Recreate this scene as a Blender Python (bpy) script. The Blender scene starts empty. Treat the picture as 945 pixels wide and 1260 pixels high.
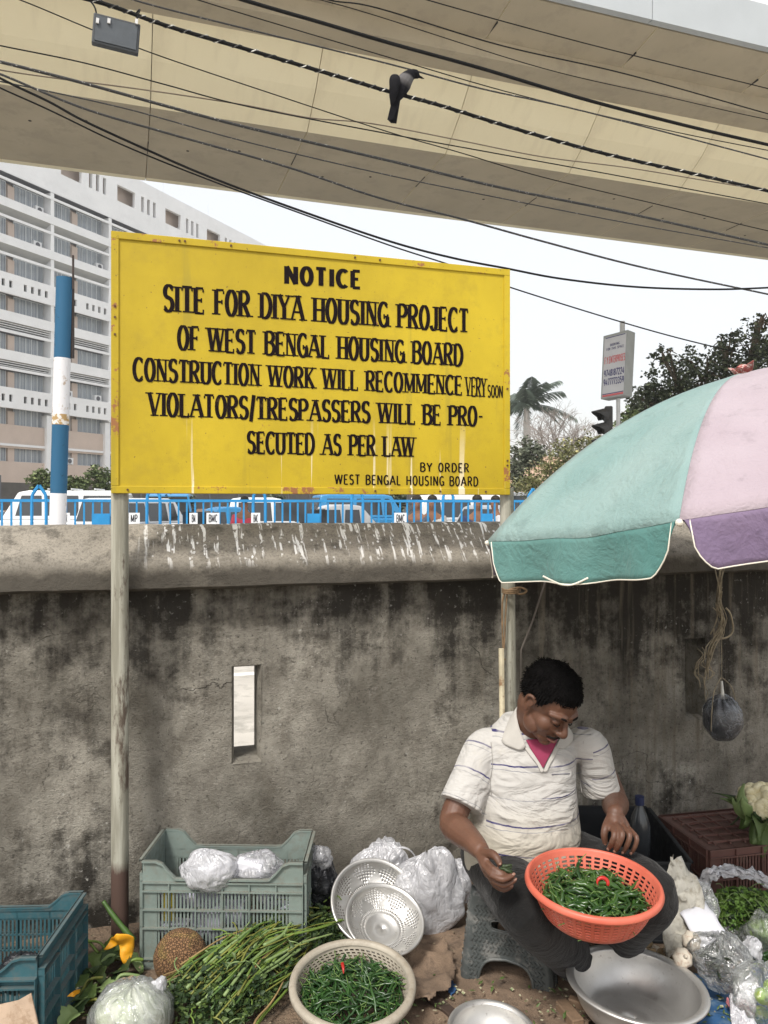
import bpy, bmesh, math, random
from mathutils import Vector, Matrix, noise
random.seed(7)
R = math.radians
sc = bpy.context.scene
# ---------------------------------------------------------------- camera
FP = 950.0; CX = 472.5; HY = 621.0; EYE = 1.6
cam_d = bpy.data.cameras.new('camera'); cam = bpy.data.objects.new('camera', cam_d)
sc.collection.objects.link(cam); sc.camera = cam
cam.location = (0, 0, EYE); cam.rotation_euler = (R(90), 0, 0)
cam_d.sensor_fit = 'VERTICAL'; cam_d.sensor_height = 36; cam_d.sensor_width = 27
cam_d.lens = 36*FP/1260; cam_d.shift_y = -9/1260; cam_d.clip_start = .05; cam_d.clip_end = 3000
# ---------------------------------------------------------------- world, sun, exposure
SUN_EL, SUN_AZ = R(52), R(205)          # azimuth clockwise from +Y: behind the camera, a little left
w = bpy.data.worlds.new("World"); sc.world = w; w.use_nodes = True
nt = w.node_tree; nt.nodes.clear()
sky = nt.nodes.new('ShaderNodeTexSky'); sky.sky_type = 'NISHITA'; sky.sun_disc = False
sky.sun_elevation = SUN_EL; sky.sun_rotation = SUN_AZ; sky.dust_density = 4; sky.air_density = 1.2
b1 = nt.nodes.new('ShaderNodeBackground'); b1.inputs[1].default_value = .05
b2 = nt.nodes.new('ShaderNodeBackground'); b2.inputs[0].default_value = (1, .985, .962, 1); b2.inputs[1].default_value = .63
ad = nt.nodes.new('ShaderNodeAddShader'); wo = nt.nodes.new('ShaderNodeOutputWorld')
nt.links.new(sky.outputs[0], b1.inputs[0]); nt.links.new(b1.outputs[0], ad.inputs[0])
nt.links.new(b2.outputs[0], ad.inputs[1]); nt.links.new(ad.outputs[0], wo.inputs[0])
sl = bpy.data.lights.new('sun', 'SUN'); sl.energy = 2.5; sl.angle = R(11); sl.color = (1, .97, .92)
sun = bpy.data.objects.new('sun', sl); sc.collection.objects.link(sun)
sd = Vector((math.sin(SUN_AZ)*math.cos(SUN_EL), math.cos(SUN_AZ)*math.cos(SUN_EL), math.sin(SUN_EL)))
sun.rotation_euler = sd.to_track_quat('Z', 'Y').to_euler()
sc.view_settings.view_transform = 'Standard'; sc.view_settings.look = 'None'
sc.view_settings.gamma = 1; sc.view_settings.use_curve_mapping = False
sc.view_settings.exposure = .48
sc.cycles.transparent_max_bounces = 24
# ---------------------------------------------------------------- geometry of the view
def P(px, py, Y): return Vector(((px-CX)*Y/FP, Y, EYE-(py-HY)*Y/FP))
def G(px, py, z=0): return P(px, py, (EYE-z)*FP/(py-HY))
WC = 3.185; TH = math.atan(.305); CT, ST = math.cos(TH), math.sin(TH)
def W(u, n, z, c=WC): return Vector((u*CT+n*ST, c+u*ST-n*CT, z))       # boundary wall frame, n towards the camera
def hit(px, py, n=0, c=WC):                                            # a point of the plane n in front of the wall
    a = (px-CX)/FP
    cc = c-n/CT
    Y = cc/(1-.305*a)
    return P(px, py, Y)
def wu(p, c=WC): return p.x*CT+(p.y-c)*ST
# ---------------------------------------------------------------- mesh helpers
def wm(o):
    m = Matrix.Identity(4)
    while o: m = o.matrix_basis @ m; o = o.parent
    return m
class MB:
    def __init__(s): s.v = []; s.f = []
    def add(s, vs, fs):
        b = len(s.v); s.v += [Vector(v) for v in vs]; s.f += [tuple(b+i for i in f) for f in fs]; return s
    def box(s, c, size, rot=None, taper=1):
        x, y, z = [q/2 for q in size]; m = rot or Matrix.Identity(3)
        if not isinstance(m, Matrix): m = Matrix.Rotation(m, 3, 'Z')
        vs = [Vector(c)+m@Vector((a*x*(taper if k > 0 else 1), b*y*(taper if k > 0 else 1), k*z)) for k in (-1, 1) for a, b in ((-1,-1),(1,-1),(1,1),(-1,1))]
        return s.add(vs, [(3,2,1,0),(4,5,6,7),(0,1,5,4),(1,2,6,5),(2,3,7,6),(3,0,4,7)])
    def bar(s, a, b, wd, th, up=Vector((0,0,1))):                      # rectangular bar from a to b
        a = Vector(a); b = Vector(b); d = (b-a); L = d.length; d.normalize()
        x = d.cross(up); x = x.normalized() if x.length > 1e-5 else Vector((1,0,0)); y = x.cross(d).normalized()
        m = Matrix((x, d, y)).transposed()
        return s.box((a+b)/2, (wd, L, th), m)
    def tube(s, pts, r, n=8, cap=True, flat=1, upv=None):
        pts = [Vector(p) for p in pts]; k = len(pts)
        rs = list(r) if hasattr(r, '__iter__') else [r]*k
        t0 = (pts[1]-pts[0]).normalized()
        ref = Vector(upv) if upv is not None else (Vector((0,0,1)) if abs(t0.z) < .9 else Vector((1,0,0)))
        x = (ref - t0*ref.dot(t0)).normalized(); vs = []
        for i, p in enumerate(pts):
            t = (pts[min(i+1,k-1)]-pts[max(i-1,0)])
            t = t.normalized() if t.length > 1e-9 else t0
            x = x - t*x.dot(t); x = x.normalized() if x.length > 1e-6 else t.orthogonal().normalized(); y = t.cross(x)
            for j in range(n):
                a = 2*math.pi*j/n; vs.append(p+(x*math.cos(a)*flat+y*math.sin(a))*rs[i])
        fs = [(i*n+j, i*n+(j+1)%n, (i+1)*n+(j+1)%n, (i+1)*n+j) for i in range(k-1) for j in range(n)]
        if cap: fs += [tuple(range(n-1,-1,-1)), tuple((k-1)*n+j for j in range(n))]
        return s.add(vs, fs)
    def lathe(s, c, prof, n=32, m=None, arc=None):
        m = m or Matrix.Identity(3); vs = []; k = len(prof); c = Vector(c)
        for r, z in prof:
            for j in range(n):
                a = 2*math.pi*j/n; vs.append(c+m@Vector((r*math.cos(a), r*math.sin(a), z)))
        fs = [(i*n+j, i*n+(j+1)%n, (i+1)*n+(j+1)%n, (i+1)*n+j) for i in range(k-1) for j in range(n)]
        return s.add(vs, fs)
    def ell(s, c, rad, n=16, k=10, m=None, fn=None):
        m = m or Matrix.Identity(3); c = Vector(c); vs = []
        for i in range(k+1):
            ph = math.pi*i/k
            for j in range(n):
                a = 2*math.pi*j/n; d = Vector((math.sin(ph)*math.cos(a), math.sin(ph)*math.sin(a), math.cos(ph)))
                q = fn(d) if fn else 1
                vs.append(c+m@Vector((d.x*rad[0]*q, d.y*rad[1]*q, d.z*rad[2]*q)))
        fs = [(i*n+j, (i+1)*n+j, (i+1)*n+(j+1)%n, i*n+(j+1)%n) for i in range(k) for j in range(n)]
        return s.add(vs, fs)
    def prism(s, poly, a, b):                                          # poly: function or points; extruded by vector a->b
        n = len(poly); a = Vector(a); b = Vector(b); vs = [Vector(p)+a for p in poly]+[Vector(p)+b for p in poly]
        return s.add(vs, [tuple(range(n-1,-1,-1)), tuple(range(n,2*n))]+[(i,(i+1)%n,n+(i+1)%n,n+i) for i in range(n)])
    def build(s, name, m, parent=None, smooth=False, autos=None):
        me = bpy.data.meshes.new(name); inv = wm(parent).inverted() if parent else None
        me.from_pydata([inv@v for v in s.v] if inv else s.v, [], s.f); me.update()
        if isinstance(m, (list, tuple)):
            for q in m: me.materials.append(q)
        elif m: me.materials.append(m)
        if smooth:
            for p in me.polygons: p.use_smooth = True
        o = bpy.data.objects.new(name, me); sc.collection.objects.link(o); o.parent = parent
        if autos: 
            bm = bmesh.new(); bm.from_mesh(me); bmesh.ops.remove_doubles(bm, verts=bm.verts, dist=1e-5)
            for e in bm.edges:
                if len(e.link_faces) == 2 and e.calc_face_angle(0) > R(autos): e.smooth = False
            for f in bm.faces: f.smooth = True
            bm.to_mesh(me); bm.free()
        return o
def mod(o, kind, **k):
    m = o.modifiers.new(kind.lower(), kind)
    for a, b in k.items(): setattr(m, a, b)
    return m
def thing(name, label, cat, loc, rz=0, group=None):
    o = bpy.data.objects.new(name, None); sc.collection.objects.link(o); o.empty_display_size = .1
    o.location = loc; o.rotation_euler = (0, 0, rz); return tag(o, label, cat, group)
def tag(o, label, cat, group=None):
    o['label'] = label; o['category'] = cat
    if group: o['group'] = group
    return o
def struct(o): o['kind'] = 'structure'; return o
def stuff(o): o['kind'] = 'stuff'; return o
def kids(o): return [c for c in bpy.data.objects if c.parent == o]
def dup(o, parent=None, label=None, ch=None):
    c = o.copy(); sc.collection.objects.link(c); c.parent = parent
    if label: c['label'] = label
    for q in (ch if ch is not None else kids(o)): dup(q, c)
    return c
def cr(pts, n=6):                                                      # Catmull-Rom
    pts = [Vector(p) for p in pts]; out = []
    for i in range(len(pts)-1):
        a = pts[max(i-1,0)]; b = pts[i]; c = pts[i+1]; d = pts[min(i+2,len(pts)-1)]
        for k in range(n):
            t = k/n; out.append(.5*((2*b)+(c-a)*t+(2*a-5*b+4*c-d)*t*t+(3*b-a-3*c+d)*t**3))
    return out+[pts[-1]]
def nz(p, s=1, seed=0): return noise.noise(Vector(p)*s+Vector((seed*13.7, seed*7.1, seed*3.3)))
# ---------------------------------------------------------------- materials
def rgb(c): return (c[0], c[1], c[2], 1)
class NT:
    def __init__(s, name):
        s.m = bpy.data.materials.new(name); s.m.use_nodes = True; s.t = s.m.node_tree
        s.b = s.t.nodes['Principled BSDF']; s.tc = s.t.nodes.new('ShaderNodeTexCoord')
    def n(s, kind, **k):
        q = s.t.nodes.new('ShaderNode'+kind)
        for a, b in k.items(): setattr(q, a, b)
        return q
    def L(s, a, b): s.t.links.new(a, b)
    def vec(s, scale=(1,1,1), loc=(0,0,0), src='Object'):
        mp = s.n('Mapping'); mp.inputs['Scale'].default_value = scale; mp.inputs['Location'].default_value = loc
        s.L(s.tc.outputs[src], mp.inputs[0]); return mp.outputs[0]
    def noise(s, scale, detail=5, v=None, rough=.6, dist=0):
        q = s.n('TexNoise'); q.inputs['Scale'].default_value = scale; q.inputs['Detail'].default_value = detail
        q.inputs['Roughness'].default_value = rough; q.inputs['Distortion'].default_value = dist
        s.L(v or s.tc.outputs['Object'], q.inputs['Vector']); return q.outputs['Fac']
    def ramp(s, x, a, b, lo=0., hi=1.):
        q = s.n('MapRange'); q.inputs[1].default_value = a; q.inputs[2].default_value = b
        q.inputs[3].default_value = lo; q.inputs[4].default_value = hi; s.L(x, q.inputs[0]); return q.outputs[0]
    def mix(s, f, a, b, mode='MIX'):
        q = s.n('Mix', data_type='RGBA', blend_type=mode)
        for sock, val in ((q.inputs[0], f), (q.inputs[6], a), (q.inputs[7], b)):
            if hasattr(val, 'node'): s.L(val, sock)
            elif isinstance(val, (int, float)): sock.default_value = val
            else: sock.default_value = rgb(val)
        return q.outputs[2]
    def math(s, op, a, b=0., clamp=False):
        q = s.n('Math', operation=op); q.use_clamp = clamp
        for i, val in enumerate((a, b)):
            if hasattr(val, 'node'): s.L(val, q.inputs[i])
            else: q.inputs[i].default_value = val
        return q.outputs[0]
    def xyz(s, src='Object'):
        q = s.n('SeparateXYZ'); s.L(s.tc.outputs[src], q.inputs[0]); return q.outputs
    def col(s, c):
        if hasattr(c, 'node'): s.L(c, s.b.inputs['Base Color'])
        else: s.b.inputs['Base Color'].default_value = rgb(c)
    def bump(s, h, strength=.3, dist=.01):
        q = s.n('Bump'); q.inputs['Strength'].default_value = strength; q.inputs['Distance'].default_value = dist
        s.L(h, q.inputs['Height']); s.L(q.outputs[0], s.b.inputs['Normal'])
    def set(s, **k):
        for a, b in k.items(): s.b.inputs[a.replace('_', ' ')].default_value = b
        return s
def mat(name, c, rough=.7, metal=0, var=.25, vs=6, bump=.15, bs=60, c2=None, bd=.004, c2amt=(.5,.62), sub=0, sheen=0, spec=.5, stretch=(1,1,1)):
    t = NT(name); v = t.vec(stretch)
    f = t.noise(vs, 6, v)
    a = [x*(1-var) for x in c]; b = [min(1, x*(1+var)) for x in c]
    col = t.mix(t.ramp(f, .3, .7), a, b)
    if c2: col = t.mix(t.ramp(t.noise(vs*2.3, 8, t.vec(stretch, (5,3,9)), .7), c2amt[0], c2amt[1]), col, c2)
    t.col(col); t.set(Roughness=rough, Metallic=metal, Specular_IOR_Level=spec)
    t.L(t.ramp(t.noise(vs*3, 4, v), .2, .8, max(0, rough-.12), min(1, rough+.12)), t.b.inputs['Roughness'])
    if sub: t.set(Subsurface_Weight=sub, Subsurface_Radius=(.01,.005,.003), Subsurface_Scale=1)
    if bump: t.bump(t.noise(bs, 5, v), bump, bd)
    return t.m
def plastic_film(name, c, alpha=.5, rough=.25):
    """thin clear polythene: see-through, a little milky, with sharp highlights on its folds"""
    t = NT(name); lw = t.n('LayerWeight'); lw.inputs[0].default_value = .35
    n1 = t.noise(7, 4, None, .55, 1.6); n2 = t.noise(19, 4, t.vec((1,1,.45)), .55, 2.2)
    fold = t.math('ABSOLUTE', t.math('SUBTRACT', n1, .5)); fold2 = t.math('ABSOLUTE', t.math('SUBTRACT', n2, .5)); n3 = t.noise(5, 2)
    h = t.math('ADD', t.math('MULTIPLY', fold, 1.3), t.math('MULTIPLY', fold2, .35))
    b = t.n('Bump'); b.inputs['Strength'].default_value = 1; b.inputs['Distance'].default_value = .02; t.L(h, b.inputs['Height'])
    crease = t.math('ADD', t.ramp(fold, 0, .03, .25, 0), t.ramp(fold2, 0, .02, .10, 0))
    di = t.n('BsdfDiffuse'); di.inputs[0].default_value = rgb(c); tl = t.n('BsdfTranslucent'); tl.inputs[0].default_value = rgb(c); gl = t.n('BsdfGlossy'); gl.inputs[0].default_value = (.95,.95,.97,1); gl.inputs['Roughness'].default_value = rough
    for q in (di, tl, gl): t.L(b.outputs[0], q.inputs['Normal'])
    m1 = t.n('MixShader'); m1.inputs[0].default_value = .45; t.L(di.outputs[0], m1.inputs[1]); t.L(tl.outputs[0], m1.inputs[2])
    fr = t.n('Fresnel'); fr.inputs[0].default_value = 1.5; t.L(b.outputs[0], fr.inputs['Normal'])
    tp = t.n('BsdfTransparent'); m2 = t.n('MixShader'); a = t.math('ADD', t.math('ADD', t.ramp(n3, .3, .7, alpha-.15, alpha+.15), crease), t.math('MULTIPLY', lw.outputs['Facing'], .35), True)
    t.L(a, m2.inputs[0]); t.L(tp.outputs[0], m2.inputs[1]); t.L(m1.outputs[0], m2.inputs[2])
    m3 = t.n('MixShader'); t.L(t.math('MULTIPLY', fr.outputs[0], 1.6, True), m3.inputs[0]); t.L(m2.outputs[0], m3.inputs[1]); t.L(gl.outputs[0], m3.inputs[2])
    t.L(m3.outputs[0], t.t.nodes['Material Output'].inputs[0]); t.t.nodes.remove(t.b); return t.m
def leafmat(name, c, c2, var=.3, trans=.25):
    t = NT(name); g = t.n('ObjectInfo'); geo = t.n('NewGeometry')
    f = t.noise(4, 4); col = t.mix(t.ramp(f, .3, .7), c, c2)
    r = geo.outputs['Random Per Island']; col = t.mix(t.ramp(r, 0, 1, 0, .75), col, [x*.5 for x in c])
    col = t.mix(t.math('GREATER_THAN', r, .93), col, [min(1, x*1.9+.02) for x in c2])
    t.col(col); t.set(Roughness=.55, Transmission_Weight=0, Specular_IOR_Level=.35)
    t.bump(t.noise(90, 3), .2, .003); return t.m
# ================================================================ THE SETTING
def concrete_wall_mat():
    t = NT('weathered_plaster'); xyz = t.xyz(); X, Y, Z = xyz[0], xyz[1], xyz[2]
    n1 = t.noise(2.3, 7, t.vec((1,1,.8)), .62); n2 = t.noise(9, 8, None, .7); n3 = t.noise(45, 6, None, .7)
    st = t.noise(3.2, 6, t.vec((2.4,1,.16), (3,0,0)), .6); st2 = t.noise(8, 6, t.vec((2.5,1,.12), (9,0,1)), .6)
    col = t.mix(t.ramp(n1, .36, .64), (.15,.138,.113), (.42,.392,.332))
    col = t.mix(t.ramp(n2, .45, .75), col, (.115,.10,.08))
    col = t.mix(t.ramp(t.noise(5.5, 8, t.vec((1,1,1), (2,4,6)), .75), .60, .70, 0, .6), col, (.38,.355,.31))
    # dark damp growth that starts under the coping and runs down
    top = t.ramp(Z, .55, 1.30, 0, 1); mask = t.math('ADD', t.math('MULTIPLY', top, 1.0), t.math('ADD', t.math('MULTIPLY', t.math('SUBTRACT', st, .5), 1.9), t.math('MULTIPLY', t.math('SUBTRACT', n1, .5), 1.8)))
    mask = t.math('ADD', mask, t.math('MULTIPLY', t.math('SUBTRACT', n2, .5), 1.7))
    right = t.ramp(X, .2, .9, 0, .34); mask = t.math('ADD', mask, right)  # right stretch: real dirt plus parasol shade painted into the plaster
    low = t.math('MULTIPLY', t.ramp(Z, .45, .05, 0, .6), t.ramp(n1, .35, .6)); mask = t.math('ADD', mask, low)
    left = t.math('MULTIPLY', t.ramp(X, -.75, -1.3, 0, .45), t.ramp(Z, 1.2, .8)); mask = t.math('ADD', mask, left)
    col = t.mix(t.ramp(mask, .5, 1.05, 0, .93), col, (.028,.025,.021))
    # pale runs between the dark streaks
    run = t.math('MULTIPLY', t.ramp(st2, .53, .66), t.ramp(X, .35, .8, .1, .85))
    col = t.mix(run, col, (.20,.172,.13))
    # lichen specks
    sp = t.ramp(n3, .60, .68, 0, .8); col = t.mix(t.math('MULTIPLY', sp, t.ramp(n1, .45, .6)), col, (.55,.53,.48))
    sp = t.ramp(t.noise(60, 5, t.vec((1,1,1), (7,7,7)), .75), .56, .66, 0, .75); col = t.mix(sp, col, (.05,.045,.038))
    # cracks
    vo = t.n('TexVoronoi', feature='DISTANCE_TO_EDGE'); vo.inputs['Scale'].default_value = 1.5
    wv = t.n('VectorMath', operation='ADD'); nn = t.n('TexNoise'); nn.inputs['Scale'].default_value = 4; nn.inputs['Detail'].default_value = 8
    t.L(t.tc.outputs['Object'], nn.inputs['Vector']); sc_ = t.n('VectorMath', operation='SCALE'); sc_.inputs['Scale'].default_value = .5
    t.L(nn.outputs['Color'], sc_.inputs[0]); t.L(t.tc.outputs['Object'], wv.inputs[0]); t.L(sc_.outputs[0], wv.inputs[1]); t.L(wv.outputs[0], vo.inputs['Vector'])
    ck = t.math('MULTIPLY', t.ramp(vo.outputs['Distance'], .0, .006, 1, 0), t.ramp(t.noise(1.4, 2), .53, .6))
    col = t.mix(t.math('MULTIPLY', ck, .7), col, (.03,.027,.023))
    t.col(col); t.set(Roughness=.95, Specular_IOR_Level=.2)
    h = t.math('ADD', t.math('MULTIPLY', t.noise(75, 5, None, .75), .8), t.math('ADD', t.math('MULTIPLY', n2, .45), t.math('MULTIPLY', t.noise(190, 4, None, .7), .45)))
    h = t.math('SUBTRACT', h, t.math('MULTIPLY', ck, .6)); t.bump(h, .9, .016)
    return t.m
def coping_mat():
    t = NT('weathered_coping'); xyz = t.xyz(); X, Z = xyz[0], xyz[2]
    n1 = t.noise(3.3, 7, None, .65); n2 = t.noise(26, 7, None, .7)
    col = t.mix(t.ramp(n1, .3, .7), (.21,.19,.155), (.36,.325,.27))
    d = t.math('ADD', t.ramp(Z, 1.43, 1.33, 0, .95), t.math('MULTIPLY', t.math('SUBTRACT', n1, .5), 2.2))  # shade of the lower coping face painted in, broken up by noise
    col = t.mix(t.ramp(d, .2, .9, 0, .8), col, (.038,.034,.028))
    col = t.mix(t.ramp(t.noise(110, 6, None, .8), .50, .62, 0, .6), col, (.085,.076,.062)); col = t.mix(t.ramp(t.noise(13, 8, t.vec((1,1,1.5), (4,4,2)), .75), .50, .64, 0, .65), col, (.06,.054,.045))
    # white splashes and runs (droppings, lime) on the stretch right of the post
    r1 = t.noise(11, 4, t.vec((4.6,.4,.32), (1,0,0)), .6, .2); r2 = t.noise(22, 3, t.vec((1.2,1,.8), (4,0,0)), .6)
    runs = t.math('MULTIPLY', t.ramp(r1, .555, .585), t.ramp(r2, .44, .50))
    zm = t.math('MULTIPLY', t.ramp(Z, 1.36, 1.44), t.ramp(X, -.98, -.90)); zm = t.math('MULTIPLY', zm, t.ramp(X, .75, .55))
    col = t.mix(t.math('MULTIPLY', runs, zm), col, (.88,.87,.84))
    vo = t.n('TexVoronoi'); vo.inputs['Scale'].default_value = 30; vo.inputs['Randomness'].default_value = 1
    t.L(t.vec((1,1,.8), (2,2,2)), vo.inputs['Vector'])
    dots = t.math('MULTIPLY', t.ramp(vo.outputs['Distance'], .14, .20, 1, 0), t.ramp(r1, .48, .52)); dots = t.math('MULTIPLY', dots, zm)
    col = t.mix(dots, col, (.85,.84,.82))
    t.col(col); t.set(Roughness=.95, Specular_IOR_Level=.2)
    t.bump(t.math('ADD', n2, t.math('MULTIPLY', t.noise(120, 4), .5)), .7, .01); return t.m
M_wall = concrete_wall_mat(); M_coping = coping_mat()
M_dirt = mat('trodden_dirt', (.17,.12,.08), .95, 0, .45, 5, .9, 55, (.09,.07,.05), .02)
M_pave = mat('pale_concrete_paving', (.50,.47,.42), .9, 0, .12, 1.5, .3, 20, (.36,.34,.30))
M_road = mat('dusty_asphalt', (.30,.29,.27), .9, 0, .15, .8, .2, 30)
M_land = mat('dry_earth', (.50,.46,.40), .95, 0, .15, .05, .2, 2, (.12,.14,.06))
# --- ground sheets
m = MB(); m.add([(-500,-60,-.03),(500,-60,-.03),(500,900,-.03),(-500,900,-.03)], [(0,1,2,3)]); struct(m.build('ground', M_land))
m = MB(); NX, NY = 110, 90
for j in range(NY+1):
    for i in range(NX+1):
        u = -5+10*i/NX; n = -.02+ 5.0*(j/NY)
        z = .012*nz((u*3, n*3, 0))+.006*nz((u*11, n*11, 2)) + (.02 if n < .12 else 0)
        m.v.append(W(u, n, z))
m.f = [(j*(NX+1)+i, (j+1)*(NX+1)+i, (j+1)*(NX+1)+i+1, j*(NX+1)+i+1) for j in range(NY) for i in range(NX)]
struct(m.build('footpath', M_dirt, smooth=True))
def slab(u0, u1, n0, n1, z0, z1, name, mt):
    m = MB(); c = W((u0+u1)/2, (n0+n1)/2, (z0+z1)/2); m.box(c, (u1-u0, n1-n0, z1-z0), TH); return struct(m.build(name, mt))
slab(-60, 80, -6.6, -.24, -.3, 0.0, 'pavement', M_pave)
slab(-200, 300, -26, -6.75, -.3, -.014, 'road', M_road)
slab(-60, 80, -6.75, -6.6, -.3, .12, 'kerb', mat('kerb_stone', (.42,.41,.38), .9, 0, .2, 6))
m = MB(); m.box(W(0, -4.3, .003), (60, .12, .004), TH); struct(m.build('painted_line', mat('worn_white_paint', (.78,.77,.74), .8, 0, .1, 9)))
# --- boundary wall
wall = thing('boundary_wall', 'long weathered grey concrete wall with black damp stains, narrow slots and a rounded coping', 'wall', W(0,0,0), TH)
U0, U1, T, ZT = -4.2, 6.6, .22, 1.31
slots = [(-2.71,-2.60),(-.620,-.504),(1.475,1.583),(3.57,3.68)]; SZ0, SZ1 = .59, .972
us = sorted(set([round(U0+.06*i, 4) for i in range(int((U1-U0)/.06)+1)]+[a for s_ in slots for a in s_]))
us = [a for a in us if a in [b for s_ in slots for b in s_] or all(abs(a-b) > .02 for s_ in slots for b in s_)]
zs = [-.1, .03, .10, .17, .24, .31, .38, .45, .52, SZ0, .66, .72, .78, .84, .90, SZ1, 1.03, 1.09, 1.15, 1.21, 1.26, ZT]
def inslot(u, z): return any(a < u < b for a, b in slots) and SZ0 < z < SZ1
m = MB(); nu = len(us)
for j, z in enumerate(zs):
    for u in us:
        d = .006*nz((u*2.2, z*2.2, 1))+.003*nz((u*9, z*9, 4)) if 0 < j < len(zs)-1 else 0
        if z < .12: d -= .02*max(0, .12-z)/.12 + .035*max(0, nz((u*5, 0, 9)))   # ragged foot of the plaster
        m.v.append(W(u, d, z))
for j in range(len(zs)-1):
    for i in range(nu-1):
        if not inslot((us[i]+us[i+1])/2, (zs[j]+zs[j+1])/2): m.f.append((j*nu+i, j*nu+i+1, (j+1)*nu+i+1, (j+1)*nu+i))
for a, b in zip([U0]+[s_[1] for s_ in slots], [s_[0] for s_ in slots]+[U1]):                 # back face
    m.add([W(a,-T,-.1), W(b,-T,-.1), W(b,-T,ZT), W(a,-T,ZT)], [(3,2,1,0)])
for a, b in slots:
    m.add([W(a,-T,-.1), W(b,-T,-.1), W(b,-T,SZ0), W(a,-T,SZ0)], [(3,2,1,0)]); m.add([W(a,-T,SZ1), W(b,-T,SZ1), W(b,-T,ZT), W(a,-T,ZT)], [(3,2,1,0)])
    q = [(a,SZ0),(b,SZ0),(b,SZ1),(a,SZ1)]
    for k in range(4):
        p0, p1 = q[k], q[(k+1)%4]; e = .012
        def sh(p, n): return W(p[0]+(e if p[0] == a else -e)*(1 if n < 0 else 0), n, p[1]+((.016 if p[1] == SZ0 else -.01) if n < 0 else 0))
        m.add([W(p0[0],.004,p0[1]), W(p1[0],.004,p1[1]), sh(p1,-.03), sh(p0,-.03)], [(0,1,2,3)]); m.add([sh(p0,-.03), sh(p1,-.03), W(p1[0],-T,p1[1]), W(p0[0],-T,p0[1])], [(0,1,2,3)])
m.add([W(U0,0,-.1), W(U0,-T,-.1), W(U0,-T,ZT), W(U0,0,ZT)], [(0,1,2,3)])
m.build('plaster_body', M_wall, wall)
prof = [(-.28,1.29),(-.28,1.40),(-.25,1.46),(-.20,1.505),(-.12,1.524),(-.055,1.522),(-.040,1.515),(-.005,1.478),(.03,1.443),(.06,1.410),(.088,1.380),(.098,1.366),(.101,1.350),(.101,1.296),(.085,1.285),(.0,1.287)]
m = MB(); n_ = 240; k = len(prof)
for i in range(n_+1):
    u = U0-.02+(U1-U0+.04)*i/n_
    for j, (a, z) in enumerate(prof):
        d = .009*nz((u*3, a*9, z*9))+.005*nz((u*14, a*12, z*12), 1, 4); m.v.append(W(u, a+(d if a > -.2 else 0), z+.5*d+(.004*nz((u*7,0,3)) if z < 1.3 else 0)))
m.f = [(i*k+j, i*k+(j+1)%k, (i+1)*k+(j+1)%k, (i+1)*k+j) for i in range(n_) for j in range(k)]
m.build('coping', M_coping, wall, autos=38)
# board that blocks the right slot from behind
# --- viaduct
VT = R(18.57); VC, VS = math.cos(VT), math.sin(VT)
def V(s, D, h): return Vector((s*VC-D*VS, s*VS+D*VC, EYE+h))
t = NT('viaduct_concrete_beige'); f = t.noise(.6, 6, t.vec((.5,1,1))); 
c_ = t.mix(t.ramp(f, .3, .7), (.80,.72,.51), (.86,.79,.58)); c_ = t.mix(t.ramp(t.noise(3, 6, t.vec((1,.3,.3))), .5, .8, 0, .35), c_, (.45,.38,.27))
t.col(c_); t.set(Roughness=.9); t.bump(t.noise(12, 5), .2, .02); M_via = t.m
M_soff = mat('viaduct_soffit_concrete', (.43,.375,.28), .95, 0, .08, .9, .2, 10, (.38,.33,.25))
M_par = mat('parapet_white_paint', (.42,.45,.47), .7, 0, .06, 1, .1, 10)
M_corr = mat('pale_corrugated_sheet', (.62,.64,.65), .5, 0, .08, 2, .05, 10)
via = thing('viaduct', 'beige concrete box girder viaduct crossing overhead with dark underside and white parapet', 'viaduct', V(0,14,-EYE), VT)
seg = [(16.05,6.5),(13.2,6.5),(12.55,6.92),(12.05,7.36),(11.82,7.54),(11.5,7.66),(10.55,7.80),(10.55,8.0),(18.7,8.0),(18.7,7.8),(17.4,7.5),(16.5,6.62)]
L_ = 2.62
def segm(s0):
    m = MB(); n = len(seg); g = .006
    for s in (s0+g, s0+L_-g): m.v += [V(s, D, h) for D, h in seg]
    m.f = [tuple(range(n)), tuple(range(2*n-1, n-1, -1))]+[(i, n+i, n+(i+1)%n, (i+1)%n) for i in range(n)]
    o = m.build('deck_segment', [M_via, M_soff], via)
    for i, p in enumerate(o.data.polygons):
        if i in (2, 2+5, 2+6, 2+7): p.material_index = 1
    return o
s0 = .4-18*L_; so = segm(s0); sib = so
for k in range(1, 48):
    c = so.copy(); sc.collection.objects.link(c); c.parent = via; c.location = (k*L_, 0, 0)
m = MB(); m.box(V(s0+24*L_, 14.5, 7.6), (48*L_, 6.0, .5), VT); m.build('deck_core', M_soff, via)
a0 = (797-CX)/FP; tt = 10.5/(a0*-VS+VC); sj = tt*(a0*VC+VS)
m = MB(); m.box(V(sj+1.3, 10.44, 8.15), (2.585, .12, .72), VT); po = m.build('parapet_panel', M_par, via)
for k in range(-20, 28):
    if k: c = po.copy(); sc.collection.objects.link(c); c.parent = via; c.location = (k*2.6, 0, 0)
m = MB(); zz = []
for i in range(1600):
    s = -20+i*.055; zz.append((s, 10.56+(.02 if i % 2 else -.02)))
for s, D in zz: m.v += [V(s, D, 8.515), V(s, D, 9.6)]
m.f = [(2*i, 2*i+2, 2*i+3, 2*i+1) for i in range(len(zz)-1)]
m.build('corrugated_screen', M_corr, via)
m = MB()
for k in range(30):
    s = s0+(4+k)*L_
    if k % 1 == 0: m.box(V(s, 14.3+.2*((k*7)%3), 6.498), (.014, .5, .012), VT); m.box(V(s, 11.3, 7.70), (.014, .4, .03), VT)
    for q in range(2): m.ell(V(s+.7+q*.9, 14+((k*5+q*3)%4)*.3, 6.5), (.03,.03,.008), 8, 4)
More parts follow.
